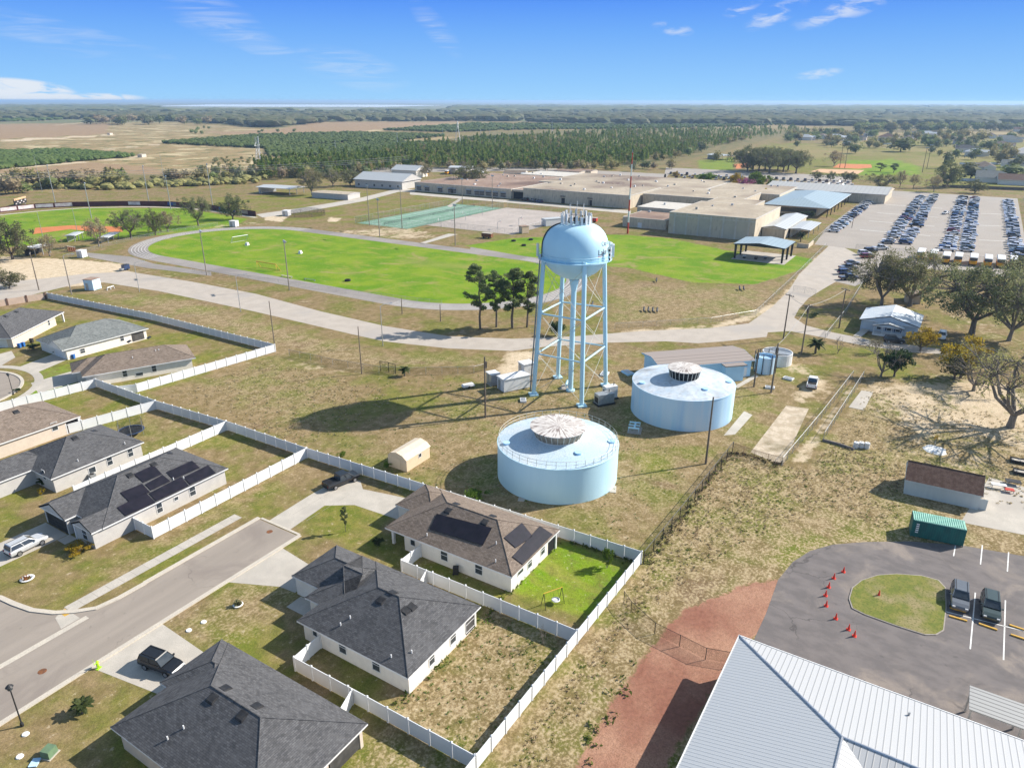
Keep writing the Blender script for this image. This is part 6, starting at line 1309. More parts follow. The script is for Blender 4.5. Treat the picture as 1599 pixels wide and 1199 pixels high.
# teal container
t=thing('shipping_container','teal shipping container with pale ribbed top on the edge of the asphalt','container',(40.,-41.8,0),math.radians(-82)); b=B(); b.box(-3.05,-1.22,.12,3.05,1.22,2.55); b.obj('body',M['teal'],t); r=B()
for k in range(24): x=-3.03+k*.253; r.box(x,-1.2,2.55,x+.15,1.2,2.62)
r.box(-3.06,-1.23,2.5,3.06,1.23,2.56); r.obj('roof',M['tealroof'],t)
r=B()
for k in range(22): x=-2.95+k*.27; r.box(x,-1.26,.3,x+.13,-1.222,2.4)
r.obj('corrugation',M['teal'],t)
for s in (-1,1):
    for x in (-3.06,2.98): B().box(x,s*1.23-.04,.02,x+.1,s*1.23+.04,2.58).obj('corner_post',M['teal'],t)
b=B()
for k in range(5): b.box(-2.6,-1.265,.75+k*.3,-2.25,-1.262,.93+k*.3)
b.obj('lettering',M['paint'],t); B().box(-3.09,-1.1,.2,-3.062,1.1,2.45).obj('door',M['teal'],t)
# brown roofed shed
t=thing('storage_shed','long grey walled shed with red brown shingle roof above the teal container','shed',(53.2,-41.7,0),math.radians(-87)); b=B(); b.box(-4.7,-2.6,0,4.7,2.6,2.3); b.obj('wall',M['shedw'],t); r=B(); hiproof(r,-4.9,-3.,4.9,3.,2.45,.62,'x',1,1,.14); r.obj('roof',[M['shbr'],M['shedw'],M['shedw']],t); B().box(4.72,-1.,0,4.76,1.,2.1).obj('door',M['rust'],t); B().obox((5.2,-2.2),0,1.,.08,1.7).obj('side_screen',M['shedw'],t)
for i,(u,v) in enumerate(((1336,699),(1344,699),(1353,700))): x,y=G(u,v); t=thing('white_drum',['leftmost white drum on the low wall line','middle white drum on the low wall line','rightmost white drum on the low wall line'][i],'drum',(x,y,0)); B().lathe([(.01,0),(.42,0),(.45,.3),(.42,.6),(.45,.9),(.4,1.05),(.01,1.05)],16).obj('body',M['trim'],t); B().tube([(.15,0,1.05),(.15,0,1.12)],.08,8).obj('cap',M['alu'],t)
o=strip('low_block_wall',[G(1284,688),G(1310,695),G(1333,703)],.25,M['asphd'],0,.4,'thing'); tag(o,'low dark block wall left of the white drums','wall',None,'thing')
for i,(u,v) in enumerate(((1592,722),(1597,740))):
    x,y=G(u,v); t=thing('planter_bed',['upper black framed planting bed at the right edge','lower black framed planting bed at the right edge'][i],'planter',(x,y,0),-1.5); b=B()
    for q in ((-1.3,-.7,1.3,-.6),(-1.3,.6,1.3,.7),(-1.3,-.6,-1.2,.6),(1.2,-.6,1.3,.6)): b.box(q[0],q[1],0,q[2],q[3],.5)
    b.obj('frame',M['black'],t); B().box(-1.19,-.59,.0,1.19,.59,.35).obj('soil',M['conc'],t)
for i,(u,v,m,lx,ly,h,lab) in enumerate(((1558,762,'trim',2.,.8,.7,'white covered table on the patio beside the brown roofed shed'),(1575,768,'red',1.2,.9,.5,'pink red play table on the patio'),(1581,756,'black',2.,1.2,.6,'dark frame behind the pink play table'))):
    x,y=G(u,v); t=thing('patio_table',lab,'table',(x,y,0),-1.4); B().obox((0,0),h-.08,lx,ly,.08).obj('top',M[m],t)
    for sx in (-1,1):
        for sy in (-1,1): B().obox((sx*lx*.42,sy*ly*.4),0,.08,.08,h-.08).obj('leg',M['steel'],t)
x,y=G(1460,702); tag(B().prism([(x_*R.uniform(.8,1.2),y_*R.uniform(.8,1.2)) for x_,y_ in arc(0,0,1.9,0,330,11)],0,.12,scale=.8).obj('plastic_sheet',M['paint'],loc=(x,y,0)),'whitish plastic sheet on the ground behind the brown roofed shed','tarp')
x,y=G(1459,696); t=thing('yellow_sign','small yellow post sign behind the brown roofed shed','sign',(x,y,0)); B().tube([(0,0,0),(0,0,1.6)],.04,5).obj('post',M['steel'],t); B().obox((0,0),1.2,.7,.05,.7,-.9).obj('plate',M['painty'],t)
# cottage
t=thing('cottage','blue grey cottage with pale metal gable roof and front porch under the oaks','house',(141,-26.2,0)); b=B(); b.box(-5.7,-6.3,0,6,6.3,2.75); b.obj('wall',M['cottage'],t); r=B(); hiproof(r,-6.2,-6.8,6.5,6.8,2.9,.27,'x',1,1,.16); r.obj('roof',[ribbed('cottage_ribs',(.62,.67,.71),(.50,.56,.61),0,1.1,dirt=(.74,.75,.76)),M['trim'],M['cottage']],t)
r=B(); hiproof(r,-8.6,-3.6,-5.,3.4,2.5,.25,'x',1,1,.14); r.obj('porch_roof',[M['mroof'],M['trim'],M['cottage']],t); b=B(); b.box(-8.4,-3.4,0,-5.75,3.2,.5); b.obj('porch_deck',M['trim'],t)
for y in (-3.2,-1,1.1,3.): B().box(-8.3,y-.08,.5,-8.14,y+.08,2.35).obj('porch_column',M['trim'],t)
b=B(); b.box(-8.3,-3.3,1.05,-8.2,1.,1.15); 
for k in range(22): b.box(-8.28,-3.2+k*.19,.5,-8.22,-3.14+k*.19,1.05)
b.obj('porch_railing',M['trim'],t)
for y in (-2.2,-.2,2.1): win(t,'-x',-5.7,y,.9,.9,1.3)
for y in (-2.9,-1.5,-.9,.5): B().box(-5.74,y-.16,.8,-5.704,y+.16,2.3).obj('shutter',PC['blue'],t)
b=B(); b.face([(-5.8,4.,.5),(-12,5.2,.02),(-12,7.,.02),(-5.8,5.8,.5)]); b.obj('ramp',M['conc'],t)
x,y=G(1424,470); t=thing('garden_shed','low beige shed between the oak trunks behind the cottage','shed',(x,y,0),.1); b=B(); b.box(-3,-2,0,3,2,2.2); b.obj('wall',M['beige'],t); r=B(); hiproof(r,-3.3,-2.3,3.3,2.3,2.3,.3,'x',1,1,.12); r.obj('roof',[M['shb'],M['trim'],M['beige']],t)
# ---------------------------------------------------------------- estate odds and ends
def lamp(lab,u,v,vt):
    x,y=G(u,v); h=hgt(u,v,vt); t=thing('street_lamp',lab,'street lamp',(x,y,0)); B().lathe([(.16,0),(.16,.3),(.07,.5),(.055,h-.6)],10).obj('post',M['black'],t); q=B(); q.lathe([(.08,h-.62),(.22,h-.45),(.24,h-.15)],10); q.obj('lantern',M['glass'],t); B().lathe([(.34,h-.15),(.2,h),(.05,h+.12)],12).obj('cap',M['black'],t)
lamp('black post lantern on the lawn at the lower left by the street',35,1133,1070); lamp('black post lantern beside the cul-de-sac at the left edge',21,616,583)
def tramp():
    x,y=G(206,678); t=thing('trampoline','round blue rimmed trampoline with safety net in the fenced yard','trampoline',(x,y,0)); b=B(); b.lathe([(1.9,.78),(2.15,.8),(2.15,.86),(1.9,.86),(1.9,.78)],32); b.obj('rim_pad',PC['blue'],t); B().lathe([(.01,.80),(1.88,.80)],32).obj('mat',M['black'],t); b=B(); b.lathe([(2.05,.9),(2.05,2.6)],32); b.obj('net',M['chaind'],t)
    for k in range(6): a=k*PI/3; B().tube([(2.1*math.cos(a),2.1*math.sin(a),0),(2.1*math.cos(a),2.1*math.sin(a),2.65)],.035,5).obj('pole',M['steel'],t)
tramp()
x,y=G(863,943); t=thing('swing_frame','small swing frame with round nest swing on the bright lawn','swing',(x,y,0),math.radians(-30)); b=B()
for s in (-1.25,1.25):
    for e in (-.55,.55): b.tube([(s,e,0),(s*.96,0,1.95)],.035,5)
b.obj('frame',M['black'],t); B().tube([(-1.25,0,1.95),(1.25,0,1.95)],.05,6).obj('crossbar',M['painty'],t); q=B(); q.lathe([(.01,.45),(.42,.45),(.5,.5),(.42,.56)],20,(.4,0)); s=q.obj('swing_seat',M['trim'],t)
b=B(); [b.tube([(.4+e,0,.5),(.4+e*.5,0,1.95)],.012,4) for e in (-.45,.45)]; b.obj('rope',M['black'],s)
x,y=G(78,1178); t=thing('utility_pedestal','green transformer box with open pale lid on the lawn','transformer box',(x,y,0),math.radians(20)); B().obox((0,0),0,1.2,1.1,.08).obj('base',M['conc'],t); B().prism([(-.5,-.45),(.5,-.45),(.5,.45),(-.5,.45)],.08,.8,scale=.94).obj('housing',M['green'],t); B().obox((-1.0,.6),.02,.9,.7,.1,.3).obj('lid',M['bluestain'],t)
for i,(u,v) in enumerate(((40,1146),(318,971),(295,984),(31,1177+4),)): x,y=G(u,v); tag(B().lathe([(.01,.1),(.28,.1),(.32,0)],14).obj('utility_cover',M['paint'],loc=(x,y,0)),['white utility lid below the street lamp on the lawn','upper white utility lid on the lawn near the driveway','white dish shaped utility lid nearer the driveway','small utility lid beside the transformer box'][i],'utility lid')
for i,(u,v) in enumerate(((66,1048),(421,830))): x,y=G(u,v); tag(B().lathe([(.01,.028),(.4,.028),(.42,.022)],18).obj('manhole_cover',M['rust'],loc=(x,y,0)),['rusty manhole cover in the street near the lamp','rusty manhole cover at the end of the street'][i],'manhole cover')
x,y=G(372,945); t=thing('garden_planter','small agave in a white stone ring on the straw lawn','planter',(x,y,0)); B().lathe([(.45,0),(.6,.16),(.42,.2),(.3,.1)],14).obj('ring',M['paint'],t); v,f=leaves([(0,0,.4)],[.32],26,.3,.9,NR,1.3); npmesh('agave',v,f,M['olive'],parent=t)
x,y=G(43,904); t=thing('garden_planter','round flower ring with red blooms on the lawn by the silver SUV','planter',(x,y,0)); B().lathe([(.6,0),(.8,.16),(.6,.2),(.4,.1)],14).obj('ring',M['paint'],t); v,f=leaves([(-.2,0,.3)],[.5],40,.16,.7,NR,1.); npmesh('flowers',v,f,M['redleaf'] if 'redleaf' in M else leafmat('red_leaves',(.30,.07,.03),(.12,.14,.03)),parent=t)
# lime green child figure sign: body one skinned mesh, holding its flag
x,y=G(154,1043); t=thing('caution_figure','lime green plastic child shaped caution sign at the kerb by the driveway','sign',(x,y,0),math.radians(200)); V=[(0,0,.55),(0,0,.78),(0,0,.86),(0,0,.98),(.13,0,.80),(.3,0,.72),(.4,0,.86),(-.13,0,.80),(-.25,0,.62),(.09,0,.3),(.1,0,.04),(-.09,0,.3),(-.1,0,.04)]
E_=[(0,1),(1,2),(2,3),(1,4),(4,5),(5,6),(1,7),(7,8),(0,9),(9,10),(0,11),(11,12)]; Rr=[.12,.13,.07,.13,.06,.05,.045,.06,.05,.075,.06,.075,.06]
me=bpy.data.meshes.new('figure'); me.from_pydata(V,E_,[]); me.materials.append(M['lime']); o=bpy.data.objects.new('figure',me); COL.objects.link(o); o.parent=t
bm=bmesh.new(); bm.from_mesh(me); ly=bm.verts.layers.skin.verify(); bm.verts.ensure_lookup_table()
for i,v in enumerate(bm.verts): v[ly].radius=(Rr[i],Rr[i]); v[ly].use_root=(i==0)
bm.to_mesh(me); bm.free(); o.modifiers.new('skin','SKIN'); o.modifiers.new('sub','SUBSURF').levels=2; B().obox((0,0),0,.55,.4,.05).obj('base',M['lime'],t)
q=B(); q.tube([(.4,0,.86),(.42,0,1.5)],.015,5); q.obj('flag_pole',M['lime'],t)
for lab,u,v,m in (('blue wheeled bin beside the far left house wall',31,543,'bluebox'),('second blue wheeled bin beside the far left house wall',37,541,'bluebox'),('black wheeled bin by the far left house',50,535,'black'),('blue wheeled bin between the two far left houses',115,560,'bluebox'),('dark garage bin beside the brown roofed house door',130,586,'black'),('black grill against the white wall in the narrow side yard',712,896,'black')):
    x,y=G(u,v); t=thing('wheeled_bin' if 'bin' in lab else 'barbecue_grill',lab,'bin' if 'bin' in lab else 'grill',(x,y,0),.5); B().prism([(-.28,-.3),(.28,-.3),(.28,.3),(-.28,.3)],.05,.95,scale=1.1).obj('body',M[m],t); B().obox((0,0),.96,.66,.7,.08).obj('lid',M[m],t); B().tube([(-.3,.3,.1),(.3,.3,.1)],.1,8).obj('wheel',M['tyre'],t)
for lab,u,v in (('air conditioner beside the wall of the plain grey house',145,748),('air conditioner beside the tan house wall',12,708),('air conditioner on the white wall by the small black disc',214,575)):
    x,y=G(u,v); t=thing('air_conditioner',lab,'air conditioner',(x,y,0)); B().obox((0,0),.08,.85,.85,.8).obj('housing',M['steel'],t); B().obox((0,0),0,1.1,1.1,.08).obj('base',M['conc'],t); B().lathe([(.01,.89),(.34,.89),(.36,.885)],16).obj('fan_grille',M['black'],t)
# cube hut and road things at left
x,y=G(146,452); hut('utility_hut','pale blue cube hut with brown flat roof beside the main road at left','hut',(x,y),3.2,3.2,3.3,math.radians(20),M['bluestain'],M['roofflat2'])
x,y=G(173,452); t=thing('pipe_arch','white pipe arch on the grass beside the pale blue cube hut','pipework',(x,y,0),.3); B().tube([(-1.4,0,0),(-1.3,0,.8),(1.3,0,.8),(1.4,0,0)],.16,8).obj('pipe',M['trim'],t); B().tube([(0,0,.8),(0,0,0)],.14,8).obj('support',M['trim'],t)
x,y=G(197,422); t=thing('utility_cart','blue box cart with white ends parked beside the road at left','cart',(x,y,0),.2); B().obox((0,0),.4,2.2,1.4,1.5).obj('body',PC['blue'],t); B().obox((-1.7,0),.5,1.,1.2,.5).obj('tongue',M['steel'],t); B().obox((0,0),1.9,2.3,1.5,.08).obj('roof',M['black'],t)
for s in (-1,1): B().tube([(0,s*.7,.35),(0,s*.85,.35)],.35,10).obj('wheel',M['tyre'],t)
x,y=G(129,402); hut('ticket_booth','white ticket booth at the ball field gate','booth',(x,y),2.6,2.2,2.6,.4,M['trim'],M['trim'])
for i in range(4): x,y=G(107+i*3.4,392+i*.6); t=thing('gate_pillar','rusty brown pillar beside the ticket booth','pillar',(x,y,0),0,'pillars by the ticket booth'); B().obox((0,0),0,.5,.5,1.8).obj('shaft',M['rust'],t); B().obox((0,0),1.8,.65,.65,.12).obj('cap',M['conc'],t)
# ---------------------------------------------------------------- sports field things
def goal(lab,u0,v0,u1,v1,vt,m):
    a,b_=Vector(G(u0,v0)),Vector(G(u1,v1)); h=2.44; t=thing('football_goal',lab,'goal',(a.x,a.y,0)); d=b_-a; n=Vector((-d.y,d.x)).normalized()*1.6; q=B(); q.tube([(0,0,0),(0,0,h),(d.x,d.y,h),(d.x,d.y,0)],.15,6); q.obj('goal_frame',m,t); q=B()
    for e in ((0,0),(d.x,d.y)): q.tube([(e[0],e[1],h),(e[0]+n.x,e[1]+n.y,0)],.1,5)
    q.tube([(n.x,n.y,.05),(d.x+n.x,d.y+n.y,.05)],.06,5); q.obj('back_stay',m,t); q=B(); q.face([(0,0,h),(d.x,d.y,h),(d.x+n.x,d.y+n.y,.05),(n.x,n.y,.05)]); q.obj('net',M['chain'],t)
goal('white football goal at the far left end of the bright field',364,380,388,376,364,M['trim']); goal('yellow football goal near the middle of the left field',402,419,432,424,408,M['painty'])
for lab,u,v in (('white tipped over goal box beside the left football goal',386,383),('pale discarded board on the bright field',469,396)): x,y=G(u,v); t=thing('field_box',lab,'box',(x,y,0),.4); B().prism([(-.9,-.6),(.9,-.6),(.9,.6),(-.9,.6)],0,1.1,scale=.6).obj('shell',M['trim'],t)
x,y=G(366,354); hut('white_box_hut','white block hut beside the track below the rounded oak','hut',(x,y),2.6,3.2,2.6,.3,M['trim'],M['trim'])
for i,(u,v,lab) in enumerate(((543,439,'dark tyre lying on the bright infield'),(802,377,'left dark tyre on the bright grass by the rust trailer'),(818,384,'lower dark tyre on the bright grass by the rust trailer'),(829,375,'right dark tyre on the bright grass by the rust trailer'))): x,y=G(u,v); t=thing('discarded_tyre',lab,'tyre',(x,y,0)); B().lathe([(.55,.05),(.9,.0),(1.0,.3),(.9,.6),(.55,.55),(.55,.05)],18).obj('tread',M['tyre'],t); B().lathe([(.3,.1),(.56,.1),(.56,.4)],14).obj('hub',M['black'],t)
for i,(u,v,lab) in enumerate(((484,438,'green bench on the grass beside the track'),(448,433,'pale board beside the green bench'))): x,y=G(u,v); t=thing('field_bench',lab,'bench',(x,y,0),math.radians(-88)); B().obox((0,0),.42,5.,.5,.07).obj('seat',M['green'] if i==0 else M['conc'],t); [B().obox((s*2.1,0),0,.1,.4,.42).obj('leg',M['steel'],t) for s in (-1,1)]
for i,(u,v,n,lab) in enumerate(((1026,487,4,'cluster of black plank benches on the dry field'),(1161,453,2,'pair of black exercise benches on the dry field'),(1025,440,1,'lone black sit up bench on the dry field'),(925,477,1,'black bench seen through the tower legs'))):
    x,y=G(u,v); t=thing('exercise_bench',lab,'bench',(x,y,0),math.radians(20))
    for k in range(n):
        o=B().tube([(-1.3,k*1.2,.45),(1.1,k*1.2,.85)],.24,4).obj('plank',M['black'],t); B().tube([(-1.2,k*1.2,0),(-1.2,k*1.2,.5)],.07,5).obj('leg',M['black'],o); B().tube([(1.,k*1.2,0),(1.,k*1.2,1.15)],.1,5).obj('leg',M['black'],o)
for i,(u,v,lab) in enumerate(((761,372,'rust red trailer box beside the grey court'),(925,347,'orange red trailer behind the water tower dome'))): x,y=G(u,v); t=thing('box_trailer',lab,'trailer',(x,y,0),-1.5); B().obox((0,0),.5,4.6,2.,1.6).obj('body',M['red'] if i else M['rust'],t); B().obox((0,0),2.1,4.7,2.1,.1).obj('roof',M['conc'],t); [B().tube([(s*1.2,e*.9,.4),(s*1.2,e*1.08,.4)],.4,10).obj('wheel',M['tyre'],t) for s in (-1,1) for e in (-1,1)]
for i,(u,v) in enumerate(((689,355),(727,344),(753,336),(810,352),(777,358))): x,y=G(u,v); t=thing('basketball_hoop','white backboard hoop on the %s of the ball court'%['near left corner','left side midway','far left side','right side','near right side'][i],'basketball hoop',(x,y,0),.6+(PI if i>2 else 0)); B().tube([(0,0,0),(0,0,3.2),(0,1.2,3.6)],.09,6).obj('post',M['steel'],t); B().obox((0,1.25),3.,1.8,.08,1.1).obj('backboard',M['trim'],t); B().lathe([(.2,3.05),(.24,3.07),(.2,3.1)],12,(0,1.6)).obj('rim',M['orange'],t)
# pavilion
t=thing('pavilion','open sided pavilion with pale blue metal roof and dark posts on the bright field','pavilion',(214.4,23.6,0)); x0,x1,y0,y1=-8.2,8.6,-9.,9.4; r=B(); hiproof(r,x0,y0,x1,y1,5.5,.11,'x',1,1,.3); r.obj('roof',[M['mroofb'],M['black'],M['black']],t)
for x in (-7.4,.3,7.8):
    for y in (-8.2,8.6): B().prism([(x-.22,y-.3),(x+.22,y-.3),(x+.22,y+.3),(x-.22,y+.3)],0,5.3,scale=1.35).obj('post',M['black'],t)
for i,(u,v) in enumerate(((1162,403),(1180,405),(1195,404))): x,y=G(u,v); t=thing('stage_stack',['white stacked tables at the left under the pavilion','dark chairs under the middle of the pavilion','pale low boxes under the pavilion'][i],'furniture stack',(x,y,.05),.2); B().obox((0,0),.7,2.2,1.2,.1).obj('top',M['trim' if i!=1 else 'black'],t); [B().obox((s*.9,0),0,.12,1.,.7).obj('leg',M['black'],t) for s in (-1,1)]
# baseball wall with banners
pl=Pp((-60,338),(0,332),(55,326),(115,323),(200,321.5),(262,322),(320,326),(365,333),(400,338)); t=thing('outfield_wall','curved maroon outfield wall hung with sponsor banners','wall',(*pl[0],0)); P0=Vector(pl[0]); b=B()
for a,c in zip(pl,pl[1:]): a,c=Vector(a)-P0,Vector(c)-P0; m_=(a+c)/2; b.obox(m_,0,(c-a).length,.15,2.6,math.atan2((c-a).y,(c-a).x))
b.obj('panel',M['maroon'],t); k=0
for a,c in zip(pl,pl[1:]):
    a,c=Vector(a)-P0,Vector(c)-P0; L=(c-a).length; n=int(L/6); d=(c-a)/n; nn=Vector((d.y,-d.x)).normalized()
    for i in range(n):
        q=a+d*(i+.5); wp=P(q.x+P0.x,q.y+P0.y,1.)[0]; k+=1
        if 118<wp<205 or (wp>205 and k%3==0): continue
        mm=M['banner'] if wp<115 else R.choice([M['banner'],M['bannerb'],M['bannert'],M['maroon']])
        for s in (1,-1):
            v=nn*(.1*s); w_=d*.44; 
        p=q+ (nn if (CAMX-P0.x-q.x)*nn.x+(CAMY-P0.y-q.y)*nn.y>0 else -nn)*.10; o=B().obox((p.x,p.y),.5,d.length*.9,.04,1.7,math.atan2(d.y,d.x)).obj('banner',mm,t)
x,y=G(33,321); t=thing('outbuilding','wide scoreboard with orange top stripe behind the outfield at left','outbuilding',(x,y,0),math.radians(122-90+10)); B().obox((0,0),.9,14,.5,2.4).obj('panel',M['black'],t); B().obox((0,0),3.3,14,.7,.9).obj('header',M['clayp'],t); b=B(); [b.obox((-5.4+k*2.2,-.28),1.3+(k%2)*.9,1.3,.05,.6) for k in range(6)]; b.obj('pale_mark',M['banner'],t); [B().obox((s*5,0),0,.35,.35,.9).obj('post',M['steel'],t) for s in (-1,1)]  # low building with orange top, simplified to a raised panel with pale marks
def shedlike(name,label,cat,p,lx,ly,h,a,wm,rm,pitch=.2,openf=False,ov=.5,axis='x',nwin=0):
    t=thing(name,label,cat,(*p,0),a)
    if openf:
        for sx in (-1,0,1):
            for sy in (-1,1): B().obox((sx*lx*.47,sy*ly*.46),0,.25,.25,h).obj('post',M['steel'],t)
        B().box(-lx/2,ly*.40,0,lx/2,ly*.46,h).obj('back_wall',wm,t)
    else: B().box(-lx/2,-ly/2,0,lx/2,ly/2,h-.1).obj('wall',wm,t)
    r=B(); hiproof(r,-lx/2-ov,-ly/2-ov,lx/2+ov,ly/2+ov,h,pitch,axis,1,1,.18); r.obj('roof',[rm,M['trim'],wm],t)
    for k in range(nwin): win(t,'-x',-lx/2,-ly/2+(k+.5)*ly/nwin,1.2,1.6,1.4)
    return t
shedlike('bleacher_cover','white roofed dugout beside the orange infield','dugout',G(118,375),8,3,2.6,math.radians(40),M['steel'],M['mroof'],.1,True); shedlike('bleacher_cover','long grey bleacher roof below the ball field trees','dugout',G(172,376),12,3,2.4,math.radians(40),M['steel'],M['mroof'],.1,True); shedlike('gate_shelter','dark shelter with white awning beside the large left oak','shelter',G(60,397),7,5,3,.3,M['black'],M['trim'],.15,True)
# ---------------------------------------------------------------- school
def flat(label,x0,x1,y0,y1,h,roofm,name='school_building',strips=0,cat='school building'):
    t=thing(name,label,cat,((x0+x1)/2,(y0+y1)/2,0)); a,c=(x1-x0)/2,(y1-y0)/2; B().box(-a,-c,0,a,c,h-.25).obj('wall',M['beige'],t); B().box(-a-.12,-c-.12,h-.25,a+.12,c+.12,h).obj('parapet',M['parapet'],t); r=B(); r.face([(-a+.4,-c+.4,h+.03),(a-.4,-c+.4,h+.03),(a-.4,c-.4,h+.03),(-a+.4,c-.4,h+.03)]); r.obj('roof',roofm,t)
    for k in range(int(a*c/110)): x,y=R.uniform(-a*.85,a*.85),R.uniform(-c*.85,c*.85); q=B(); q.obox((x,y),h+.03,R.uniform(.7,1.6),R.uniform(.7,1.4),R.uniform(.5,1.1),0); q.obj('roof_unit',R.choice([M['alu'],M['trim'],M['conc']]),t)
    return t,a,c
t,a,c=flat('long classroom wing with brown flat roof and dark window awnings facing the tennis courts',307.5,352,193,266,5.6,M['roofflat2'])
for y in (33,26.5,16,8,5.5,-6,-12,-15.5,-20.5,-25.5,-31): 
    w_=3.8; win(t,'-x',-a,y,.7,w_,2.5); q=B(); q.face([(-a-.01,y-w_/2-.2,3.9),(-a-1.1,y-w_/2-.2,3.1),(-a-1.1,y+w_/2+.2,3.1),(-a-.01,y+w_/2+.2,3.9)]); q.obj('awning',M['steel'],t)
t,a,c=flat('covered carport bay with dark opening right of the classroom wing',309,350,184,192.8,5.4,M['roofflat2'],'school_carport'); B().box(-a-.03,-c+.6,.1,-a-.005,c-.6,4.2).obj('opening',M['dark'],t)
t,a,c=flat('long beige school block with two grey double doors and gravel roof',306.5,352,117,184,7.,M['roofflat']); 
for y in (-10,7): B().box(-a-.06,y-1.1,0,-a-.005,y+1.1,3.).obj('door',M['black'],t); q=B(); q.box(-a-1.2,y-1.5,3.9,-a-.01,y+1.5,4.1); q.obj('awning',M['black'],t)
for k in range(15): q=B(); q.box(-a-.1,-c+2+k*4.4,0,-a-.005,-c+2.3+k*4.4,6.7); q.obj('pilaster',M['beige'],t)
flat('beige school block stepped back right of the double door block',322,362,62,116,6.6,M['roofflat']); flat('rear school wing with pale gravel roof behind the long blocks',352.5,420,95,200,6.,M['roofflat']); flat('far right rear school wing with grey roof beside the pink tree',362.6,410,52,94,6.,M['roofflat']); flat('rear brown roofed school wing behind the classroom wing',352.6,392,201,262,5.,M['roofflat2'])
flat('pale flat canopy roof in the middle of the brown rear roofs',395,425,205,240,5.2,M['parapet'],'school_canopy')
flat('beige rear block with parapet left of the blue cafeteria',290,321,50,74,7.4,M['roofflat'])
t,a,c=flat('tall beige gymnasium with tall panelled bays facing the bright field',245.5,289,35.3,72.4,9.2,M['roofflat'],'gymnasium',cat='gymnasium')
for k in range(7): y=-c+2.6+k*(2*c-5.2)/6; B().box(-a-.12,y-.35,0,-a-.005,y+.35,8.9).obj('pilaster',M['parapet'],t)
for k in (0,1,3,5): y=-c+2.6+(k+.5)*(2*c-5.2)/6; B().box(-a-.05,y-2.2,.3,-a-.005,y+2.2,7.4).obj('bay_panel',M['bay'],t)
b=B(); b.box(-a-.16,-c,7.6,-a-.01,c,8.0); b.obj('band',M['parapet'],t)
t,a,c=flat('small beige annex with brown roof left of the gymnasium',252,275,76,97,4.4,M['roofflat2'],'school_annex'); B().box(-a-.05,1,0,-a-.005,3,2.3).obj('door',M['trim'],t); flat('narrow link roof between annex and gymnasium',262,276,72.6,75.9,4.9,M['parapet'],'school_annex'); flat('raised beige block with pale roof behind the annex',276,300,74.5,100,6.,M['parapet'],'school_annex')
# cafeteria, white roofs, porch
t=thing('cafeteria','cafeteria with broad blue grey hip roof beside the parking row','building',(364,36.3,0)); B().box(-29,-10,0,30,10,4.4).obj('wall',M['beige'],t); r=B(); hiproof(r,-35,-16,35,16,4.8,.17,'x',0,0,.25); r.obj('roof',[M['mroofb'],M['trim'],M['beige']],t); B().box(-29.04,-9,1.,-29.005,9,3.2).obj('window_band',M['glass'],t)
for k in range(7): B().obox((-33+k*11,-15),0,.4,.4,4.7).obj('post',M['black'],t)
shedlike('school_building','long white metal roofed hall behind the blue cafeteria','school building',(422,36),38,66,5.2,0,M['beige'],ribbed('hall_roof_white',(.42,.41,.385),(.36,.35,.33),1,.4),.12,False,1.,'y')
shedlike('school_building','low white gabled building with curved wall attached to the gymnasium','school building',(279,30.3),44,9.4,4.3,0,M['beige'],M['mroof'],.2,False,.5,'x'); shedlike('entrance_canopy','white entrance canopy on posts beside the palm and the low wall','canopy',(276,21.2),24,8,3.6,0,M['beige'],M['mroof'],.1,True,.4,'x')
t=thing('low_wall','beige low wall with step by the near end of the fenced parking row','wall',(247,14.5,0)); B().box(-5,-1.5,0,5,-1.2,1.6).obj('panel',M['beige'],t); B().box(-5,-1.2,0,-4.7,3,1.6).obj('return_panel',M['beige'],t)
# barns at the left
shedlike('barn','long grey walled barn with pale metal roof and white gable end','barn',(317.,297),22,38,5.2,math.radians(6),M['stuccog'],M['mroof'],.34,False,.8,'y',6); shedlike('barn','second pale gabled barn behind the long grey barn','barn',G(640,276),16,22,5.4,math.radians(6),M['stucco'],M['mroof'],.36,False,.6,'y')
shedlike('open_shed','open shed with pale lean roof at the edge of the thicket','shed',G(440,302),14,26,4.,math.radians(8),M['steel'],M['mroof'],.1,True,.6,'y'); shedlike('open_shed','low weathered shed with patchy flat roof before the barn','shed',G(525,309),12,26,3.2,math.radians(8),M['stuccog'],M['roofflat'],.06,False,.3,'y')
x,y=G(480,336); t=thing('shade_house','dark mesh shade enclosure on the grass between track and sheds','enclosure',(x,y,0),.2); B().lathe([(9,0),(9,2.2),(5,3.2),(.01,3.5)],20).obj('mesh_cover',M['chaind'],t); [B().tube([(8.9*math.cos(k),8.9*math.sin(k),0),(8.9*math.cos(k),8.9*math.sin(k),2.3)],.1,5).obj('post',M['wood'],t) for k in range(6)]
hut('garden_shed','small white shed beside the dark shade enclosure','shed',G(448,337),3.6,3.,2.6,.4,M['trim'],M['trim']); hut('garden_shed','white metal shed by the grey court, behind the tower dome','shed',G(862,352),9,4.4,3.2,-.55,M['trim'],M['mroof']); hut('garden_shed','cream block shed at the near corner of the grey court','shed',G(818,364),3.4,3.,3.,-.5,M['shedt'],M['roofflat2'])
shedlike('picnic_shelter','long white roofed shelter on the far green field','shelter',G(1125,249),16,22,4.2,math.radians(-30),M['steel'],M['mroof'],.12,True,.5,'y')
for i,(u,v) in enumerate(((664,275),(735,272),(745,274),(753,275),(700,272))): x,y=G(u,v); o=dup(b0,(x,y),R.uniform(.2,.7),['orange yellow bus before the pines behind the barn gable','yellow bus under the white awning behind the brown roof','second yellow bus right of the awning','third yellow bus before the broad oak','yellow bus nose behind the classroom roof'][i]); o['group']='buses in the yard behind the school'
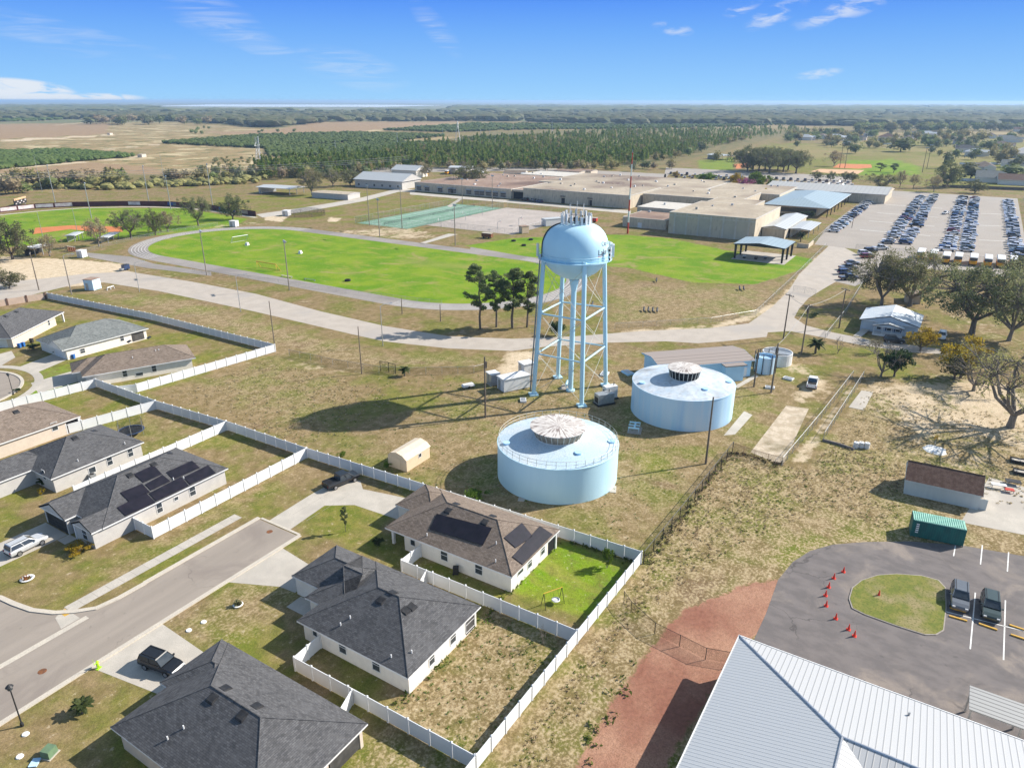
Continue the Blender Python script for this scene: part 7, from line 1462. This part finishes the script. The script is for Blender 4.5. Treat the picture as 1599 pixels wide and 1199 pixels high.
shedlike('bus_depot','white awning roof over the yellow buses behind the brown roofs','canopy',G(722,271),14,18,5,math.radians(20),M['steel'],M['mroof'],.12,True,.5,'y'); shedlike('portable_classroom','pale portable with grey gable behind the white pickup trucks','building',G(805,278),12,16,4,math.radians(20),M['stuccot'],M['shb'],.25,False,.4,'y'); shedlike('portable_classroom','small grey gabled shed behind the classroom roof','shed',G(822,280),7,7,3.4,math.radians(20),M['steel'],M['mroof'],.35,False,.3,'y'); shedlike('portable_classroom','tan portable with pink tree behind the flat roofs','building',G(890,275),12,22,4.2,0,M['stuccot'],M['roofflat2'],.08,False,.3,'y'); shedlike('portable_classroom','second tan portable right of the pink tree','building',G(915,274),12,14,4.2,0,M['stuccot'],M['roofflat2'],.08,False,.3,'y')
# far houses at right
mats_=[M['shg'],M['shb'],M['shbr'],M['shg2']]
far=((1283,217,15,11,0,'brown roofed house between the white gable and the leftmost distant roof',M['shb']),(1448,213,17,12,0,'pale grey roofed house before the tall tree belt',M['mroof']),(1545,216,16,12,0,'red brown roofed house below the middle of the tree belt',M['shbr']),(1507,238,15,11,0,'small dark roofed house left of the white house at right',M['shg']),(1582,262,17,13,0,'pale roofed house above the red brown roof at the right edge',M['shg2']),(1258,219,14,11,2,'white walled house with pale roof far left in the distant row',M['mroof']),(1308,219,13,12,0,'white gabled house in the distant row',M['mroof']),(1337,219,15,11,0,'low dark roofed house in the distant row',M['shg']),(1357,213,14,12,0,'grey roofed house behind the red roofed one',M['shg2']),(1385,219,18,15,0,'large house with red brown roof in the distant row',M['shbr']),(1425,215,18,14,0,'grey roofed house right of the red roofed one',M['shg2']),(1417,221,14,10,0,'brown roofed house in front of the grey roofed one',M['shb']),
 (1499,225,16,13,0,'white fronted house with pinkish roof right of the shrubs',M['shbr']),(1575,222,20,14,0,'grey roofed house far right in front of the tree belt',M['shg2']),(1594,206,18,12,0,'brown roofed house at the right edge near the tree belt',M['shbr']),(1522,244,14,10,0,'white house behind the dark shrubs at right',M['mroof']),(1563,232,16,12,0,'brown grey house beside the wide bush at right',M['shb']),
 (1535,266,20,15,0,'brown roofed house behind the nearer grey roofed one',M['shb']),(1552,284,22,17,0,'near grey hip roofed house beyond the parking lot',M['shg2']),(1585,288,20,14,0,'red brown roofed house cut by the right edge beyond the parking lot',M['shbr']),(1598,246,20,16,0,'pale roofed house at the right edge beside the palm like tree',M['stuccog']))
for u,v,lx,ly,_k,lab,rm in far:
    p=G(u,v); t=thing('suburban_house',lab,'house',(*p,0),R.choice([0,PI/2])+.05); t.scale=(1.35,1.35,1.5) if v<255 else (1.08,1.08,1.15); B().box(-lx/2,-ly/2,0,lx/2,ly/2,2.9).obj('wall',R.choice([M['stucco'],M['stuccot'],M['stucco']]),t); r=B(); hiproof(r,-lx/2-.5,-ly/2-.5,lx/2+.5,ly/2+.5,3.,.42,'x',0,R.choice([0,1]),.2); hiproof(r,-lx/2-3,-ly/2-.5,0,.5,3.,.42,'x',1,0,.2); r.obj('roof',[rm,M['trim'],M['stucco']],t); B().box(-lx/2-2.6,-ly/2,0,-lx/2-.003,0,2.9).obj('garage_wing',M['stucco'],t)
    for k in range(2): win(t,'-y',-ly/2,-lx*.2+k*lx*.4,.9,1.6,1.3); win(t,'-x',-lx/2,ly*.25,.9,1.5,1.3)
for lab,pl in (('white fence before the red roofed distant house',((1355,226),(1392,226))),('long white fence before the brown roofs at far right',((1498,257),(1540,258),(1599,254))),('white fence beside the grey hip roofed house',((1500,283),(1540,284)))): fence(lab,Pp(*pl),2.,6.,group='white fences of the far houses')
t_=Pp((1470,293),(1600,298)); fence('brown wooden fence along the back of the parking lot',t_,2.,5.,'wooden_fence',M['wood'],None)
for i,(u,v,w_) in enumerate(((345,206-29.5,60),(950,174.,60),(890,174.5,50),(1010,176,70),(1130,174,80),(585,180,50),(730,179,50))): x,y=G(u,v); t=thing('distant_barn','pale roofed building far off in the hazy woods, %s'%['upper left','right of the tower line','left of the tower line','further right of the tower line','rightmost of the scattered ones','above the tan pasture','above the second pylon'][i],'building',(x,y,0)); B().box(-w_/2,-w_/3,0,w_/2,w_/3,8).obj('wall',M['trim'],t); r=B(); hiproof(r,-w_/2,-w_/3,w_/2,w_/3,8.1,.3,'x',1,1,.3); r.obj('roof',[M['mroof'],M['trim'],M['trim']],t)
for k in range(5): x,y=G(1470+k*19,168.2+(k%2)*.6); t=thing('greenhouse_range','white greenhouse range near the horizon at right','greenhouse',(x,y,0),0,'greenhouses near the horizon'); B().box(-120,-70,0,120,70,14).obj('wall',M['trim'],t); r=B(); hiproof(r,-120,-70,120,70,14.2,.08,'x',1,1,.3); r.obj('roof',[M['mroof'],M['trim'],M['trim']],t)
for u,v,lab in ((222,246,'tiny white shed at the end of the dark grove'),(172,211,'tiny dark hut on the tan track'),(472,222,'tiny white roofed stand among the groves')): hut('field_hut',lab,'hut',G(u,v),7,5,3,.4,M['stuccot'],M['conc'])
